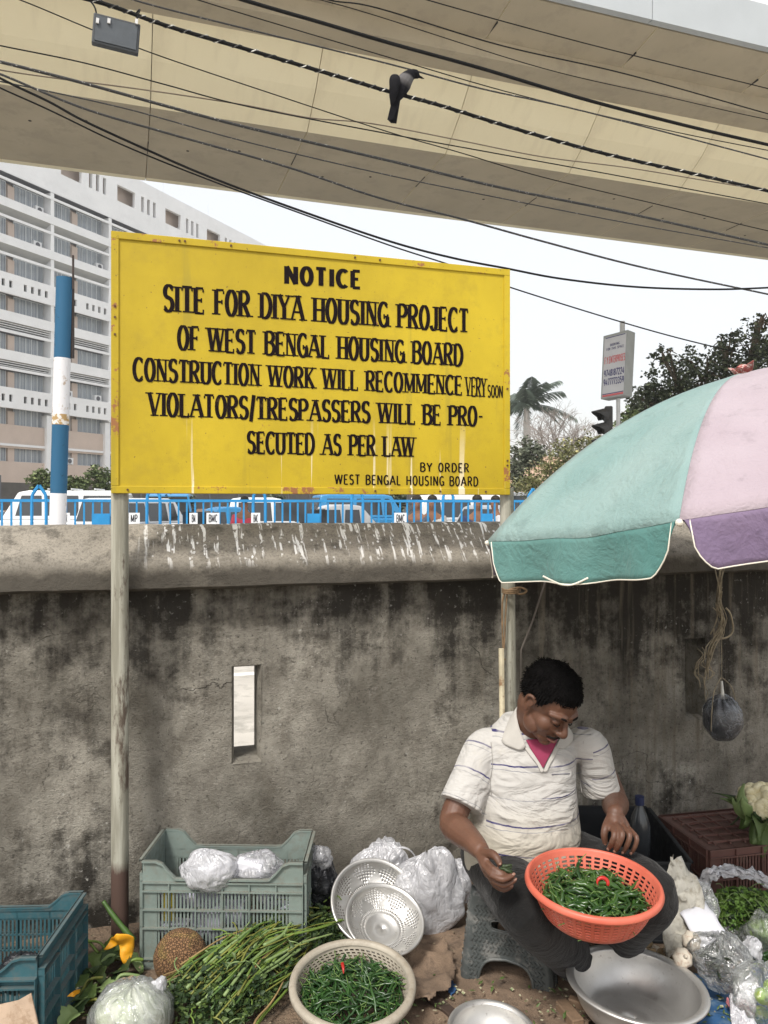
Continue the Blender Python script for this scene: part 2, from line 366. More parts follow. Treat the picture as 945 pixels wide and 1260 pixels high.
stuff(m.build('drain_slot', mat('black_gap', (.03,.028,.025), .9, 0, .1, 5, 0), via))
for s in (-34, 52):
    m = MB(); m.box(V(s, 14.6, 3.2-EYE/2), (2.2, 2.0, 6.5), VT); m.box(V(s, 14.6, 6.2), (2.6, 3.6, .7), VT); m.build('pier', M_via, via)
# --- office building
M_bw = mat('office_white_paint', (.74,.75,.76), .8, 0, .05, .4, .05, 5, (.66,.67,.68), .004, (.5,.8))
M_bb = mat('office_beige_plaster', (.52,.43,.37), .9, 0, .08, .5, .05, 5)
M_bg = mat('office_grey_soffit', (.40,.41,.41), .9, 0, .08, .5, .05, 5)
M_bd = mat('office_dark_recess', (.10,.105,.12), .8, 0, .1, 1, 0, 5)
t = NT('curtained_glass'); wv = t.n('TexWave'); wv.inputs['Scale'].default_value = 2.2; wv.inputs['Distortion'].default_value = 3; t.L(t.vec((1,1,.1)), wv.inputs['Vector'])
t.col(t.mix(wv.outputs['Fac'], (.10,.13,.16), (.44,.47,.50))); t.set(Roughness=.25, Specular_IOR_Level=.6); M_gl = t.m
M_fr = mat('steel_window_frame', (.55,.58,.60), .5, 0, .05, 3, 0, 5)
BR_ = math.atan2(1, .4974); bx0 = Vector((-472.5*65/FP, 65, 0))
office = thing('office_building', 'long white office slab with ribbon windows and balconies rising behind the yellow board', 'building', bx0, BR_)
bd = Vector((math.cos(BR_), math.sin(BR_), 0)); bn = Vector((-bd.y, bd.x, 0))
def B(s, y, z): return bx0+bd*s+bn*y+Vector((0,0,z))
def bbox(m, s0, s1, y0, y1, z0, z1): return m.box(B((s0+s1)/2, (y0+y1)/2, (z0+z1)/2), (s1-s0, y1-y0, z1-z0), BR_)
def bh(y): return 1.6+(621-y)/14.6
SA, SB = -8.6, 46.5
fins = [-8.6,-1.8,5.0,11.8,18.6,25.4,32.2,39.0]
m = MB(); bbox(m, SA, SB, .75, 15, -.1, 34.0); m.build('core', M_bb, office)
# top parapet with openings: built as bands and piers round the openings
zt0, zt1 = bh(211.5), 34.8; zo0, zo1 = zt0+2.0, zt0+3.6
m = MB(); bbox(m, SA, SB, -.35, .0, zt0, zo0); bbox(m, SA, SB, -.35, .0, zo1, zt1); bbox(m, SA, SB, 0, 15, 34.0, 34.3)
ops = []
for f in fins:
    ops.append((f+.95, f+3.35)); 
    for k in range(3): ops.append((f+4.2+k*.85, f+4.2+k*.85+.42))
ops = [o for o in ops if o[1] < SB-.2]
e = SA
for a, b in ops: bbox(m, e, a, -.35, 0, zo0, zo1); e = b
bbox(m, e, SB, -.35, 0, zo0, zo1); bbox(m, SA, SB, 1.0, 1.29, zt0, zt1-.9); m.build('roof_parapet', M_bw, office)
m = MB(); bbox(m, SA, SB, -.33, 1.3, zt0-.06, zt0-.02); bbox(m, SA, SB, .9, .99, zo0, zo1); m.build('parapet_recess_shade', M_bd, office)  # dark sheets standing in for shade under the parapet and behind its openings
fl = [(225,243,'s'),(271,289,'s'),(317,335,'h'),(366,382,'l'),(412,430,'l'),(458,476,'h'),(507,521,'b'),(551,567,'b')]
mw = MB(); mg = MB(); md = MB(); mb = MB()
for i, (a, b, kd) in enumerate(fl):
    zt, zb = bh(a), bh(b); nxt = bh(fl[i+1][0]) if i < 7 else zb-1.6
    if kd != 'b':
        h = {'s': .75, 'h': zb-nxt-.38, 'l': .85}[kd]
        if kd == 'h':
            q0, q1 = zb-h+.55, zb-h+1.15; bbox(mw, SA, SB, -.45, -.25, zb-h, q0); bbox(mw, SA, SB, -.45, -.25, q1, zb); e = SA
            for f in fins:
                for k in range(8):
                    if k == 3: continue
                    s = f+.9+k*.72
                    if s+.4 < SB: bbox(mw, e, s, -.45, -.25, q0, q1); e = s+.32
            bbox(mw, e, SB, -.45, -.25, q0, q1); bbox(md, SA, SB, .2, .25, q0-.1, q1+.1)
        else: bbox(mw, SA, SB, -.45, -.25, zb-h, zb)
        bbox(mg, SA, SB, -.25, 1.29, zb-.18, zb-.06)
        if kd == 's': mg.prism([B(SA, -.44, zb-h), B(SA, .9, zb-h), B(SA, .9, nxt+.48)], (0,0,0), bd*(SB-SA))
        if kd == 'l': 
            for q in range(4):
                z = zb-h-.14-q*.17; l = MB(); bbox(l, SA, SB, -.3+q*.1, -.1+q*.1, z, z+.06); l.build('louvre', M_bw, office)
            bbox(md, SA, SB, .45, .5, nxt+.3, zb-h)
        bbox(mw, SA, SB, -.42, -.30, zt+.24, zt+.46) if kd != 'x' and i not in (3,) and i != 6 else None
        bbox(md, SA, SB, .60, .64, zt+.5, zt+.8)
    else:
        bbox(mb, SA, SB, .1, .3, nxt+.05 if i < 7 else .0, zb)
        if i == 7: bbox(mw, SA, SB, .0, .12, zt+.22, zt+.42)
for s in fins+[SB]: bbox(mw, s-.17, s+.17, -.4, 1.29, bh(476)-1.9, zt0-.07); bbox(mw, s-.45, s+.17, -.2, 1.29, .0, bh(503)-.1)
for s in fins:
    for i, (a, b, kd) in enumerate(fl): bbox(mb, s+2.78, s+3.42, .3, .74, bh(b), bh(a)+.2)
mw.build('spandrels_and_fins', M_bw, office); mg.build('balcony_soffits', M_bg, office); md.build('shadow_gaps', M_bd, office); mb.build('beige_infill', M_bb, office)
def window(s, z0, z1, wd):
    f = MB(); n = 5
    for k in range(n+1): x = s+wd*k/n; bbox(f, x-.03, x+.03, .48, .56, z0, z1)
    bbox(f, s, s+wd, .475, .565, z0-.04, z0+.04); bbox(f, s, s+wd, .475, .565, z1-.04, z1+.04)
    fo = f.build('window', M_fr, office); g = MB(); bbox(g, s, s+wd, .52, .55, z0, z1); g.build('pane', M_gl, fo); return fo
for wi, (o0, wd) in enumerate(((.3,2.4),(3.5,3.0))):
    for i, (a, b, kd) in enumerate(fl):
        pr = window(fins[0]+o0, bh(b), bh(a)+.5, wd)
        for k in range(1, 8):
            c = dup(pr, office, ch=kids(pr)[:1]); c.location = (6.8*k, 0, 0)
ac = MB(); 
def acu(s, z):
    a = MB(); bbox(a, s, s+.85, .2, .6, z, z+.6); o = a.build('air_conditioner', M_bw, office)
    g = MB(); g.tube([B(s+.42, .19, z+.3), B(s+.42, .16, z+.3)], .22, 12); g.build('fan_grille', M_bd, o); return o
for s, i in ((3.7,0),(3.5,1),(10.6,1),(6.9,5),(10.4,5),(7.0,7),(17,2),(24,0)): acu(s, bh(fl[i][1])+.05)
for s in (2.0,8.8,15.6,22.4): acu(s, zo0+.05)
for (px, y0, y1) in ((205,222,245),(260,243,268)):
    zz = 65/(1-px/945.); s = (zz-65)*1.117; m = MB(); m.tube([B(s, .5, 34), B(s, .5, 36.6)], .03, 5); m.build('roof_mast', M_fr, office)
# dark hoarding and low plinth fence round the office
fence = thing('compound_fence', 'dark sheet fence with low beige plinth along the foot of the office block', 'fence', B(0,-9,0), BR_)
m = MB(); bbox(m, -30, 70, -9.1, -9, 1.2, 3.2); m.build('sheet_panel', mat('dark_fence_sheet', (.07,.065,.06), .8, 0, .2, 2, .1), fence)
m = MB(); bbox(m, -30, 70, -9.25, -8.95, 0, 1.2); m.build('plinth', mat('salmon_plinth', (.45,.30,.22), .9, 0, .15, 1), fence)
po = None
for k in range(22):
    if po is None:
        m = MB(); bbox(m, -30, -29.85, -9.18, -9.1, 1.2, 3.7); po = m.build('post', M_bd, fence)
    else: c = po.copy(); sc.collection.objects.link(c); c.parent = fence; c.location = (4.6*k, 0, 0)
# ================================================================ BEYOND THE WALL
rnd = random.Random(11)
# --- stroke lettering: every glyph is a set of strokes in a box of unit height
def arc(cx, cy, rx, ry, a0, a1, n=9): return [(cx+rx*math.cos(R(a0+(a1-a0)*i/n)), cy+ry*math.sin(R(a0+(a1-a0)*i/n))) for i in range(n+1)]
GL = {
 'A': (.62, [[(.02,0),(.31,1)],[(.31,1),(.60,0)],[(.13,.33),(.49,.33)]]),
 'B': (.52, [[(.07,0),(.07,1)],[(.07,1)]+arc(.25,.77,.21,.23,90,-90)+[(.07,.54)],[(.07,.54)]+arc(.26,.27,.24,.27,90,-90)+[(.07,0)]]),
 'C': (.52, [arc(.30,.5,.25,.5,50,310,16)]),
 'D': (.54, [[(.07,0),(.07,1)],[(.07,1)]+arc(.22,.5,.28,.5,90,-90,12)+[(.07,0)]]),
 'E': (.46, [[(.07,0),(.07,1)],[(.07,1),(.42,1)],[(.07,.52),(.34,.52)],[(.07,0),(.43,0)]]),
 'F': (.44, [[(.07,0),(.07,1)],[(.07,1),(.42,1)],[(.07,.52),(.34,.52)]]),
 'G': (.54, [arc(.30,.5,.25,.5,50,330,16),[(.32,.42),(.52,.42)],[(.50,.42),(.50,0)]]),
 'H': (.56, [[(.07,0),(.07,1)],[(.49,0),(.49,1)],[(.07,.5),(.49,.5)]]),
 'I': (.20, [[(.10,0),(.10,1)]]),
 'J': (.38, [[(.30,1),(.30,.25)]+arc(.16,.22,.14,.22,0,-170,8)]),
 'K': (.55, [[(.07,0),(.07,1)],[(.48,1),(.10,.45)],[(.18,.55),(.50,0)]]),
 'L': (.44, [[(.07,0),(.07,1)],[(.07,0),(.42,0)]]),
 'M': (.68, [[(.07,0),(.07,1)],[(.07,1),(.34,.1)],[(.34,.1),(.61,1)],[(.61,1),(.61,0)]]),
 'N': (.56, [[(.07,0),(.07,1)],[(.07,1),(.49,0)],[(.49,0),(.49,1)]]),
 'O': (.54, [arc(.27,.5,.22,.5,90,450,20)]),
 'P': (.50, [[(.07,0),(.07,1)],[(.07,1)]+arc(.24,.74,.22,.26,90,-90)+[(.07,.48)]]),
 'R': (.54, [[(.07,0),(.07,1)],[(.07,1)]+arc(.24,.75,.21,.25,90,-90)+[(.07,.50)],[(.24,.50),(.49,0)]]),
 'S': (.46, [arc(.24,.75,.18,.25,35,230,10)+arc(.22,.26,.19,.26,60,-145,10)]),
 'T': (.50, [[(.25,0),(.25,1)],[(.02,1),(.48,1)]]),
 'U': (.54, [[(.07,1),(.07,.28)]+arc(.27,.25,.20,.25,180,360,10)+[(.47,.28),(.47,1)]]),
 'V': (.56, [[(.02,1),(.28,0)],[(.28,0),(.54,1)]]),
 'W': (.80, [[(.02,1),(.21,0)],[(.21,0),(.40,1)],[(.40,1),(.59,0)],[(.59,0),(.78,1)]]),
 'X': (.52, [[(.03,0),(.49,1)],[(.03,1),(.49,0)]]),
 'Y': (.54, [[(.02,1),(.27,.48)],[(.52,1),(.27,.48)],[(.27,.5),(.27,0)]]),
 '/': (.26, [[(.04,-.12),(.20,1.1)]]), '-': (.30, [[(.04,.5),(.27,.5)]]), '.': (.18, [[(.07,0),(.07,.09)]]),
 '0': (.5, [arc(.25,.5,.2,.5,90,450,18)]), '1': (.3, [[(.16,0),(.16,1)],[(.16,1),(.03,.82)]]),
 '2': (.5, [arc(.25,.72,.2,.28,165,-30,9)+[(.05,0),(.46,0)]]), '3': (.5, [arc(.22,.75,.2,.25,150,-85,9),arc(.22,.26,.22,.26,88,-150,9)]),
 '4': (.5, [[(.36,0),(.36,1),(.04,.3),(.47,.3)]]), '5': (.5, [[(.42,1),(.1,1),(.08,.55)]+arc(.22,.32,.22,.32,110,-150,10)]),
 '6': (.5, [[(.38,.97)]+arc(.27,.5,.21,.48,110,180,4)+arc(.26,.28,.2,.28,180,-170,12)]), '7': (.46, [[(.03,1),(.43,1),(.16,0)]]),
 '8': (.5, [arc(.25,.75,.17,.25,90,450,12),arc(.25,.26,.2,.26,90,450,12)]),
 '9': (.5, [arc(.25,.7,.19,.29,0,360,12),[(.44,.7),(.42,.35),(.30,.0)]]), ' ': (.34, [])}
THIN = {('N',0),('N',2),('A',0),('V',1),('W',1),('W',3),('M',0),('M',2),('Y',1),('K',1),('X',0)}
def text_strokes(txt, tv=.17, th=.09, serif=True, gap=.12, rough=0., seed=1):
    """triangles/quads of a line of text in a 0..W x 0..1 box"""
    r = random.Random(seed); x = 0; quads = []
    for ch in txt:
        w_, st = GL[ch]; jx, jy = r.uniform(-rough, rough), r.uniform(-rough, rough)
        for si, s in enumerate(st):
            pts = [Vector((x+a+jx, b*(1+jy))) for a, b in s]; tvs = th+(tv-th)*(.12 if serif and (ch, si) in THIN else 1)
            if len(pts) > 2 and (pts[0]-pts[-1]).length < 1e-4: closed = True
            else: closed = False
            n = len(pts); L, Rr = [], []
            for i in range(n):
                a = pts[i-1] if i else (pts[-2] if closed else None); b = pts[i+1] if i < n-1 else (pts[1] if closed else None)
                d1 = (pts[i]-a).normalized() if a is not None else None; d2 = (b-pts[i]).normalized() if b is not None else None
                d = ((d1 or d2)+(d2 or d1)); d = d.normalized() if d.length > .3 else (d2 or d1)
                nn = Vector((-d.y, d.x)); wd = th+(tvs-th)*abs(d.y)**.8
                c = max(.6, nn.dot(Vector((-(d1 or d2).y, (d1 or d2).x))))
                L.append(pts[i]+nn*wd/2/c); Rr.append(pts[i]-nn*wd/2/c)
            for i in range(n-1): quads.append((L[i], Rr[i], Rr[i+1], L[i+1]))
            if serif and not closed and ch not in '/-':
                for e, q in ((0, 1), (-1, -2)):
                    p = pts[e]; d = (p-pts[q]).normalized()
                    if abs(d.y) > .75 and (p.y < .06 or p.y > .94):
                        sw, shh = tv*1.02, .055; yy = p.y-(shh*.5 if d.y > 0 else -shh*.5)
                        quads.append((Vector((p.x-sw, yy-shh/2)), Vector((p.x+sw, yy-shh/2)), Vector((p.x+sw, yy+shh/2)), Vector((p.x-sw, yy+shh/2))))
                    elif ch in 'EFTLZ' and abs(d.x) > .8:
                        yy = p.y; s_ = -1 if yy > .8 else 1; y0, y1 = (yy-.04, yy+.16*s_) if .2 > yy or yy > .8 else (yy-.09, yy+.09)
                        y0, y1 = min(y0, y1), max(y0, y1)
                        quads.append((Vector((p.x-.035, y0)), Vector((p.x+.035, y0)), Vector((p.x+.035, y1)), Vector((p.x-.035, y1))))
                    elif ch in 'CGS': 
                        quads.append((Vector((p.x-.04, p.y-.10)), Vector((p.x+.04, p.y-.10)), Vector((p.x+.04, p.y+.10)), Vector((p.x-.04, p.y+.10))))
        x += w_+gap
    return quads, x-gap
def put_text(txt, bl, br, hl, hr, nrm, mt, parent, name='lettering', **k):
    """bl, br: baseline ends (world), hl, hr: letter-height vectors at the two ends"""
    q, wd = text_strokes(txt, **k); m = MB(); off = 0
    for quad in q:
        off += 1; vs = []
        for p in quad:
            t_ = p.x/wd; b = bl.lerp(br, t_); h = hl.lerp(hr, t_); vs.append(b+h*p.y+nrm*(.0004+.00004*(off % 40)))
        m.add(vs, [(0,1,2,3)])
    return m.build(name, mt, parent)
# --- blue railing
M_blue = mat('railing_blue_paint', (.02,.25,.55), .5, 0, .12, 5, .05)
M_bwhite = mat('board_white', (.78,.80,.82), .5, 0, .05, 5, .02)
M_ink = mat('black_lettering', (.02,.018,.025), .6, 0, .1, 5, 0)
RC = 11.0
def RW(u, n, z): return W(u, n, z, RC)
rail = thing('blue_railing', 'bright blue picket railing with pointed double posts running along the road behind the wall', 'railing', RW(0,0,0), TH)
def ru(px): return wu(hit(px, 620, 0, RC), RC)
mods = [ru(x) for x in (48,188.5,318.5,439.5,551.5)]; dm = (mods[-1]-mods[0])/4
mods = [mods[0]+dm*i for i in range(-3, 9)]
ZR = EYE+.052; ZB = .12
m = MB(); m.bar(RW(mods[0], 0, ZR), RW(mods[-1], 0, ZR), .035, .035); m.build('top_rail', M_blue, rail)
m = MB(); m.bar(RW(mods[0], 0, ZB+.1), RW(mods[-1], 0, ZB+.1), .035, .035); m.build('bottom_rail', M_blue, rail)
hw = .083; pts = [(-hw, .0), (-hw, ZR-.02), (-hw*.9, ZR+.08), (0, ZR+.19), (hw*.9, ZR+.08), (hw, ZR-.02), (hw, 0)]
m = MB(); 
for a, b in zip(pts[:-1], pts[1:]): m.tube([RW(mods[0]+a[0], .0, a[1]), RW(mods[0]+b[0], .0, b[1])], .021, 6)
po = m.build('arched_post', M_blue, rail)
for u in mods[1:]: c = po.copy(); sc.collection.objects.link(c); c.parent = rail; c.location = (u-mods[0], 0, 0)
m = MB(); m.box(RW(mods[0], 0, (ZR+ZB+.1)/2), (.022, .022, ZR-ZB-.1), TH); pk = m.build('picket', M_blue, rail); npk = 0
for i in range(len(mods)-1):
    for k in range(1, 11):
        u = mods[i]+hw+.02+(dm-2*hw-.04)*k/11
        c = pk.copy(); sc.collection.objects.link(c); c.parent = rail; c.location = (u-mods[0], 0, 0)
pk.location = (hw+.05, 0, 0)
def rplate(px0, px1, y0, y1, mt, txt=None):
    a = hit(px0, y0, .03, RC); b = hit(px1, y0, .03, RC); z1 = a.z; z0 = z1-(y1-y0)*a.y/FP; u0, u1 = wu(a, RC), wu(b, RC)
    m = MB(); m.box(RW((u0+u1)/2, .035, (z0+z1)/2), (u1-u0, .012, z1-z0), TH)
    o = m.build('plate', mt, rail)
    if txt:
        h = Vector((0,0,(z1-z0)*.62)); put_text(txt, RW(u0+.03, .042, z0+(z1-z0)*.2), RW(u1-.03, .042, z0+(z1-z0)*.2), h, h, -Vector((-ST, CT, 0)), M_ink, o, serif=False, tv=.17, th=.13)
for x0, x1 in ((113,135),(378,394),(592,606)): rplate(x0, x1, 632, 662, M_blue)
for x0, x1, tx in ((254,270,'BMC'),(233,243,'BM'),(485,500,'BMC'),(78,86,'BMC'),(158,172,'MP'),(309,320,'BMC')): rplate(x0, x1, 631, 645, M_bwhite, tx)
# --- painted pole
def ringtube(path, r, n=14): m = MB(); m.tube(path, r, n); return m
pp = P(71, 660, 8.0); pole = thing('painted_pole', 'round pole painted in blue and white bands with a rusty plate at its top', 'pole', (pp.x, 8.0, 0))
def pp_(y): return P(71+(645-y)*.028, y, 8.0)
t = NT('pole_white_peeling'); f = t.noise(7, 7, None, .7); t.col(t.mix(t.ramp(f, .56, .62), (.72,.72,.74), (.42,.33,.25))); t.set(Roughness=.8); t.bump(f, .4, .01); M_pw = t.m
t = NT('pole_blue_faded'); f = t.noise(9, 7, None, .7); t.col(t.mix(t.ramp(f, .62, .68), (.014,.10,.20), (.01,.04,.07))); t.set(Roughness=.7); M_pb = t.m
t = NT('torn_brown_paper'); f = t.noise(14, 7, None, .7); t.col(t.mix(t.ramp(f, .5, .55), (.42,.28,.12), (.72,.70,.66))); t.set(Roughness=.9); M_pt = t.m
gy = HY+EYE*FP/8
for y0, y1, mt in ((342,441,M_pb),(441,510,M_pw),(510,523,M_pt),(523,607,M_pb),(607,gy,M_pw)):
    ringtube([pp_(y0), pp_((y0+y1)/2), pp_(y1)], .082 if mt != M_pt else .084).build('painted_band', mt, pole, autos=40)
m = MB(); m.box(P(87.5, 392, 8.03), (.05, .05, .82)); m.box(P(90, 335, 8.0), (.016, .02, .35)); m.build('rusty_plate', mat('rusted_steel_dark', (.06,.045,.04), .8, .2, .4, 12, .3), pole)
# --- vehicles
M_vw = mat('car_paint_white', (.80,.81,.82), .3, 0, .03, 2, 0); M_vb = mat('car_paint_blue', (.05,.25,.50), .3, 0, .05, 2, 0); M_vs = mat('car_paint_silver', (.5,.52,.54), .3, .5, .05, 2, 0)
M_vg = mat('car_glass_dark', (.03,.035,.04), .1, 0, .1, 2, 0, spec=.9); M_tyre = mat('tyre_rubber', (.02,.02,.02), .9, 0, .1, 9, 0); M_rim = mat('wheel_rim', (.5,.5,.52), .4, .6, .05, 9, 0)
M_lr = mat('tail_lamp_red', (.5,.02,.02), .3, 0, .1, 2, 0); M_lw = mat('headlamp_clear', (.8,.8,.75), .15, 0, .1, 2, 0); M_trim = mat('black_trim', (.03,.03,.03), .6, 0, .1, 5, 0)
def vehicle(name, label, cat, loc, rz, L, H, Wd, paint, van=False, roofrack=False):
    root = thing(name, label, cat, loc, rz, 'vehicles parked beyond the blue railing')
    rm = Matrix.Rotation(rz, 3, 'Z')
    def q(x, y, z): return Vector(loc)+rm@Vector((x, y, z))
    belt = H*.55; hl = L/2
    if van: low = [(-hl,.32),(-hl+.03,belt),(hl-.75,belt),(hl-.12,belt-.22),(hl,belt-.42),(hl,.32)]; top = [(-hl+.04,belt),(-hl+.22,H-.04),(-hl+.5,H),(hl-1.5,H),(hl-1.2,H-.06),(hl-.72,belt)]
    else: low = [(-hl,.35),(-hl+.03,belt-.12),(-hl+.35,belt),(hl-1.15,belt),(hl-.2,belt-.16),(hl,belt-.32),(hl,.32)]; top = [(-hl+.18,belt),(-hl+.75,H-.05),(-hl+1.1,H),(hl-1.9,H),(hl-1.6,H-.06),(hl-1.05,belt)]
    def loft(m, poly, w0, inset=0):
        n = len(poly); zlo = min(p[1] for p in poly); zhi = max(p[1] for p in poly)
        for sgn in (-1, 1):
            for x, z in poly: m.v.append(q(x, sgn*(w0/2-inset*(z-zlo)/(zhi-zlo)), z))
        m.f += [tuple(range(n)), tuple(range(2*n-1, n-1, -1))]+[(i, n+i, n+(i+1)%n, (i+1)%n) for i in range(n)]
        return m
    b = loft(MB(), low, Wd).build('body', paint, root); mod(b, 'BEVEL', width=.06, segments=3)
    c = loft(MB(), top, Wd-.06, .16).build('cabin', paint, root); mod(c, 'BEVEL', width=.05, segments=2)
    z0, z1 = belt+.06, H-.16; xs = ([-hl+.35, -hl+1.5, -hl+2.6, hl-1.25] if van else [-hl+.75, -hl+1.35, -hl+2.35, hl-1.55])
    for sgn in (-1, 1):
        for k in range(3):
            m = MB(); a, b_ = xs[k]+.05, xs[k+1]-.05; sl_ = .16*(1 if k == 2 else .2)
            ya = Wd/2-.03-.16*.15+.012; yb = Wd/2-.03-.16*.85+.018
            m.add([q(a, sgn*ya, z0), q(b_+sl_, sgn*ya, z0), q(b_-.02, sgn*yb, z1), q(a+.04, sgn*yb, z1)], [(0,1,2,3)] if sgn < 0 else [(3,2,1,0)]); m.build('side_window', M_vg, root)
    for end in (-1, 1):
        xe, xt = (top[0][0], top[1][0]) if end < 0 else (top[-1][0], top[-2][0]); zt_ = top[1][1] if end < 0 else top[-2][1]
        f = .14; xa, xb = xe+(xt-xe)*f+.02*end, xe+(xt-xe)*.9+.02*end; za, zb = belt+(zt_-belt)*f, belt+(zt_-belt)*.9
        m = MB(); m.add([q(xa, -Wd/2+.12, za), q(xa, Wd/2-.12, za), q(xb, Wd/2-.24, zb), q(xb, -Wd/2+.24, zb)], [(0,1,2,3)] if end > 0 else [(3,2,1,0)]); m.build('windscreen' if end > 0 else 'rear_window', M_vg, root)
        for sgn in (-1, 1):
            m = MB(); m.box(q(end*(hl-.01), sgn*(Wd/2-.22), belt-.38 if end > 0 else belt-.25), (.08, .28, .16 if end > 0 else .3), rz); m.build('headlight' if end > 0 else 'tail_light', M_lw if end > 0 else M_lr, root)
        m = MB(); m.box(q(end*(hl+.03), 0, .42), (.12, Wd-.1, .2), rz); m.build('bumper', M_trim, root)
        for sgn in (-1, 1):
            cc = q(end*(hl-.8), sgn*(Wd/2-.1), .33); ax = rm@Vector((0,1,0)); m = MB(); m.tube([cc-ax*.11, cc+ax*.11], .33, 18); w_ = m.build('wheel', M_tyre, root)
            m = MB(); m.tube([cc-ax*.12, cc+ax*.12], .19, 12); m.build('rim', M_rim, w_)
    if roofrack:
        m = MB()
        for k in range(3): m.box(q(-hl+1.1+k*.7, 0, H+.05), (.04, Wd-.35, .04), rz)
        m.build('roof_rack', M_vw, root)
    return root
def gx(px, Y): return ((px-CX)*Y/FP, Y, -.014)
vehicle('sport_utility_vehicle', 'white high-roofed utility vehicle facing left, half hidden by the blue and white pole', 'car', gx(75, 25), math.pi+TH*.5, 4.6, 2.06, 1.8, M_vw, True, True)
vehicle('sport_utility_vehicle', 'white car just right of the left board post', 'car', gx(172, 25.5), R(70), 4.3, 1.82, 1.75, M_vw, True)
vehicle('hatchback_car', 'blue hatchback behind the white lettered plates of the railing', 'car', gx(262, 24), math.pi+R(28), 3.3, 1.55, 1.6, M_vb)
vehicle('minivan', 'white minivan right of the blue hatchback', 'van', gx(334, 25), R(12), 3.0, 1.84, 1.7, M_vw, True)
vehicle('saloon_car', 'white saloon seen side-on behind the middle of the railing', 'car', gx(402, 24), math.pi+TH, 3.4, 1.62, 1.7, M_vw)
vehicle('city_bus', 'pale bus roof showing between the board and the green parasol', 'bus', gx(660, 34), TH, 7.0, 2.15, 2.3, M_vs, True)
vehicle('minibus', 'small blue and white minibus left of the blue hatchback', 'bus', gx(212, 31), R(100), 4.0, 2.05, 1.9, M_vb, True)
vehicle('minibus', 'blue minibus between the middle post pairs of the railing', 'bus', gx(448, 30), TH, 4.2, 2.0, 1.9, M_vb, True)
vehicle('minibus', 'white minibus behind the people near the right board post', 'bus', gx(548, 27), math.pi+TH, 4.4, 1.95, 1.8, M_vw, True)
vehicle('hatchback_car', 'white hatchback at the right end of the railing under the board', 'car', gx(608, 24), R(60), 3.4, 1.6, 1.6, M_vw)
vehicle('hatchback_car', 'silver car at the left edge, only its roof showing over the wall', 'car', gx(-40, 29), math.pi, 3.6, 1.45, 1.6, M_vs)
# --- people on the far side of the railing
def small_person(loc, rz, label, shirt, legs, skin, hair=(.02,.015,.01), skirt=False):
    root = thing('person', label, 'person', loc, rz, 'people walking behind the railing'); rm = Matrix.Rotation(rz, 3, 'Z')
    def q(x, y, z): return Vector(loc)+rm@Vector((x, y, z))
    def sk(vs, es, rs, name, mt, parent):
        me = bpy.data.meshes.new(name); inv = wm(parent).inverted(); me.from_pydata([inv@q(*v) for v in vs], es, []); me.materials.append(mt)
        o = bpy.data.objects.new(name, me); sc.collection.objects.link(o); o.parent = parent; s = o.modifiers.new('skin', 'SKIN'); mod(o, 'SUBSURF', levels=1, render_levels=1)
        for i, r in enumerate(rs): me.skin_vertices[0].data[i].radius = r if isinstance(r, tuple) else (r, r)
        me.skin_vertices[0].data[0].use_root = True
        return o
    V_ = [(0,0,.92),(0,0,1.15),(0,0,1.38),(0,.01,1.5),(0,.03,1.58),(0,.02,1.68),(.19,0,1.36),(.24,.02,1.08),(.22,.14,.86),(-.19,0,1.36),(-.24,.0,1.08),(-.22,.12,.86),(.1,0,.88),(.11,.05,.48),(.11,0,.06),(.11,.14,.03),(-.1,0,.88),(-.12,.0,.48),(-.12,-.06,.06),(-.12,.08,.03)]
    E_ = [(0,1),(1,2),(2,3),(3,4),(4,5),(2,6),(6,7),(7,8),(2,9),(9,10),(10,11),(0,12),(12,13),(13,14),(14,15),(0,16),(16,17),(17,18),(18,19)]
    R_ = [(.13,.1),(.13,.1),(.13,.09),.05,.085,.07,.055,.042,.03,.055,.042,.03,.08,.055,.04,.035,.08,.055,.04,.035]
    body = sk(V_, E_, R_, 'body', skin, root)
    sk([(0,0,.90),(0,0,1.15),(0,0,1.38),(.19,0,1.37),(.235,.015,1.15),(-.19,0,1.37),(-.235,0,1.15)], [(0,1),(1,2),(2,3),(3,4),(2,5),(5,6)], [(.155,.12),(.15,.115),(.15,.11),.07,.065,.07,.065], 'shirt', shirt, root)
    if skirt: sk([(0,0,.98),(0,0,.5),(0,0,.12)], [(0,1),(1,2)], [.15,.2,.24], 'skirt', legs, root)
    else: sk([(0,0,.95),(.1,0,.84),(.11,.05,.48),(.11,0,.1),(-.1,0,.84),(-.12,0,.48),(-.12,-.06,.1)], [(0,1),(1,2),(2,3),(0,4),(4,5),(5,6)], [(.15,.12),.1,.075,.06,.1,.075,.06], 'trousers', legs, root)
    m = MB(); m.ell(q(0, .005, 1.70), (.085,.1,.075), 10, 8); m.build('hair', mat('hair_black_small', hair, .8, 0, .2, 30, 0), root, smooth=True)
C_ = lambda n, c: mat(n, c, .85, 0, .12, 8, .05)
skA = C_('skin_brown_far', (.22,.11,.065))
small_person(gx(301, 15)[:2]+(0,), .3, 'woman in red top and green skirt beside the blue car', C_('red_top', (.45,.05,.08)), C_('green_skirt', (.22,.42,.05)), skA, skirt=True)
small_person(gx(513, 13)[:2]+(0,), R(150), 'person in dark shirt right of the post pair behind the railing', C_('slate_shirt', (.07,.08,.11)), C_('grey_trousers', (.08,.08,.09)), skA)
small_person(gx(532, 13.4)[:2]+(0,), R(170), 'person in pale shirt carrying on past a post pair of the railing', C_('pale_shirt', (.5,.48,.45)), C_('navy_trousers', (.03,.04,.08)), skA)
small_person(gx(587, 13)[:2]+(0,), R(190), 'person in navy shirt near the right post of the board', C_('navy_shirt', (.03,.04,.10)), C_('tan_trousers', (.25,.18,.12)), skA)
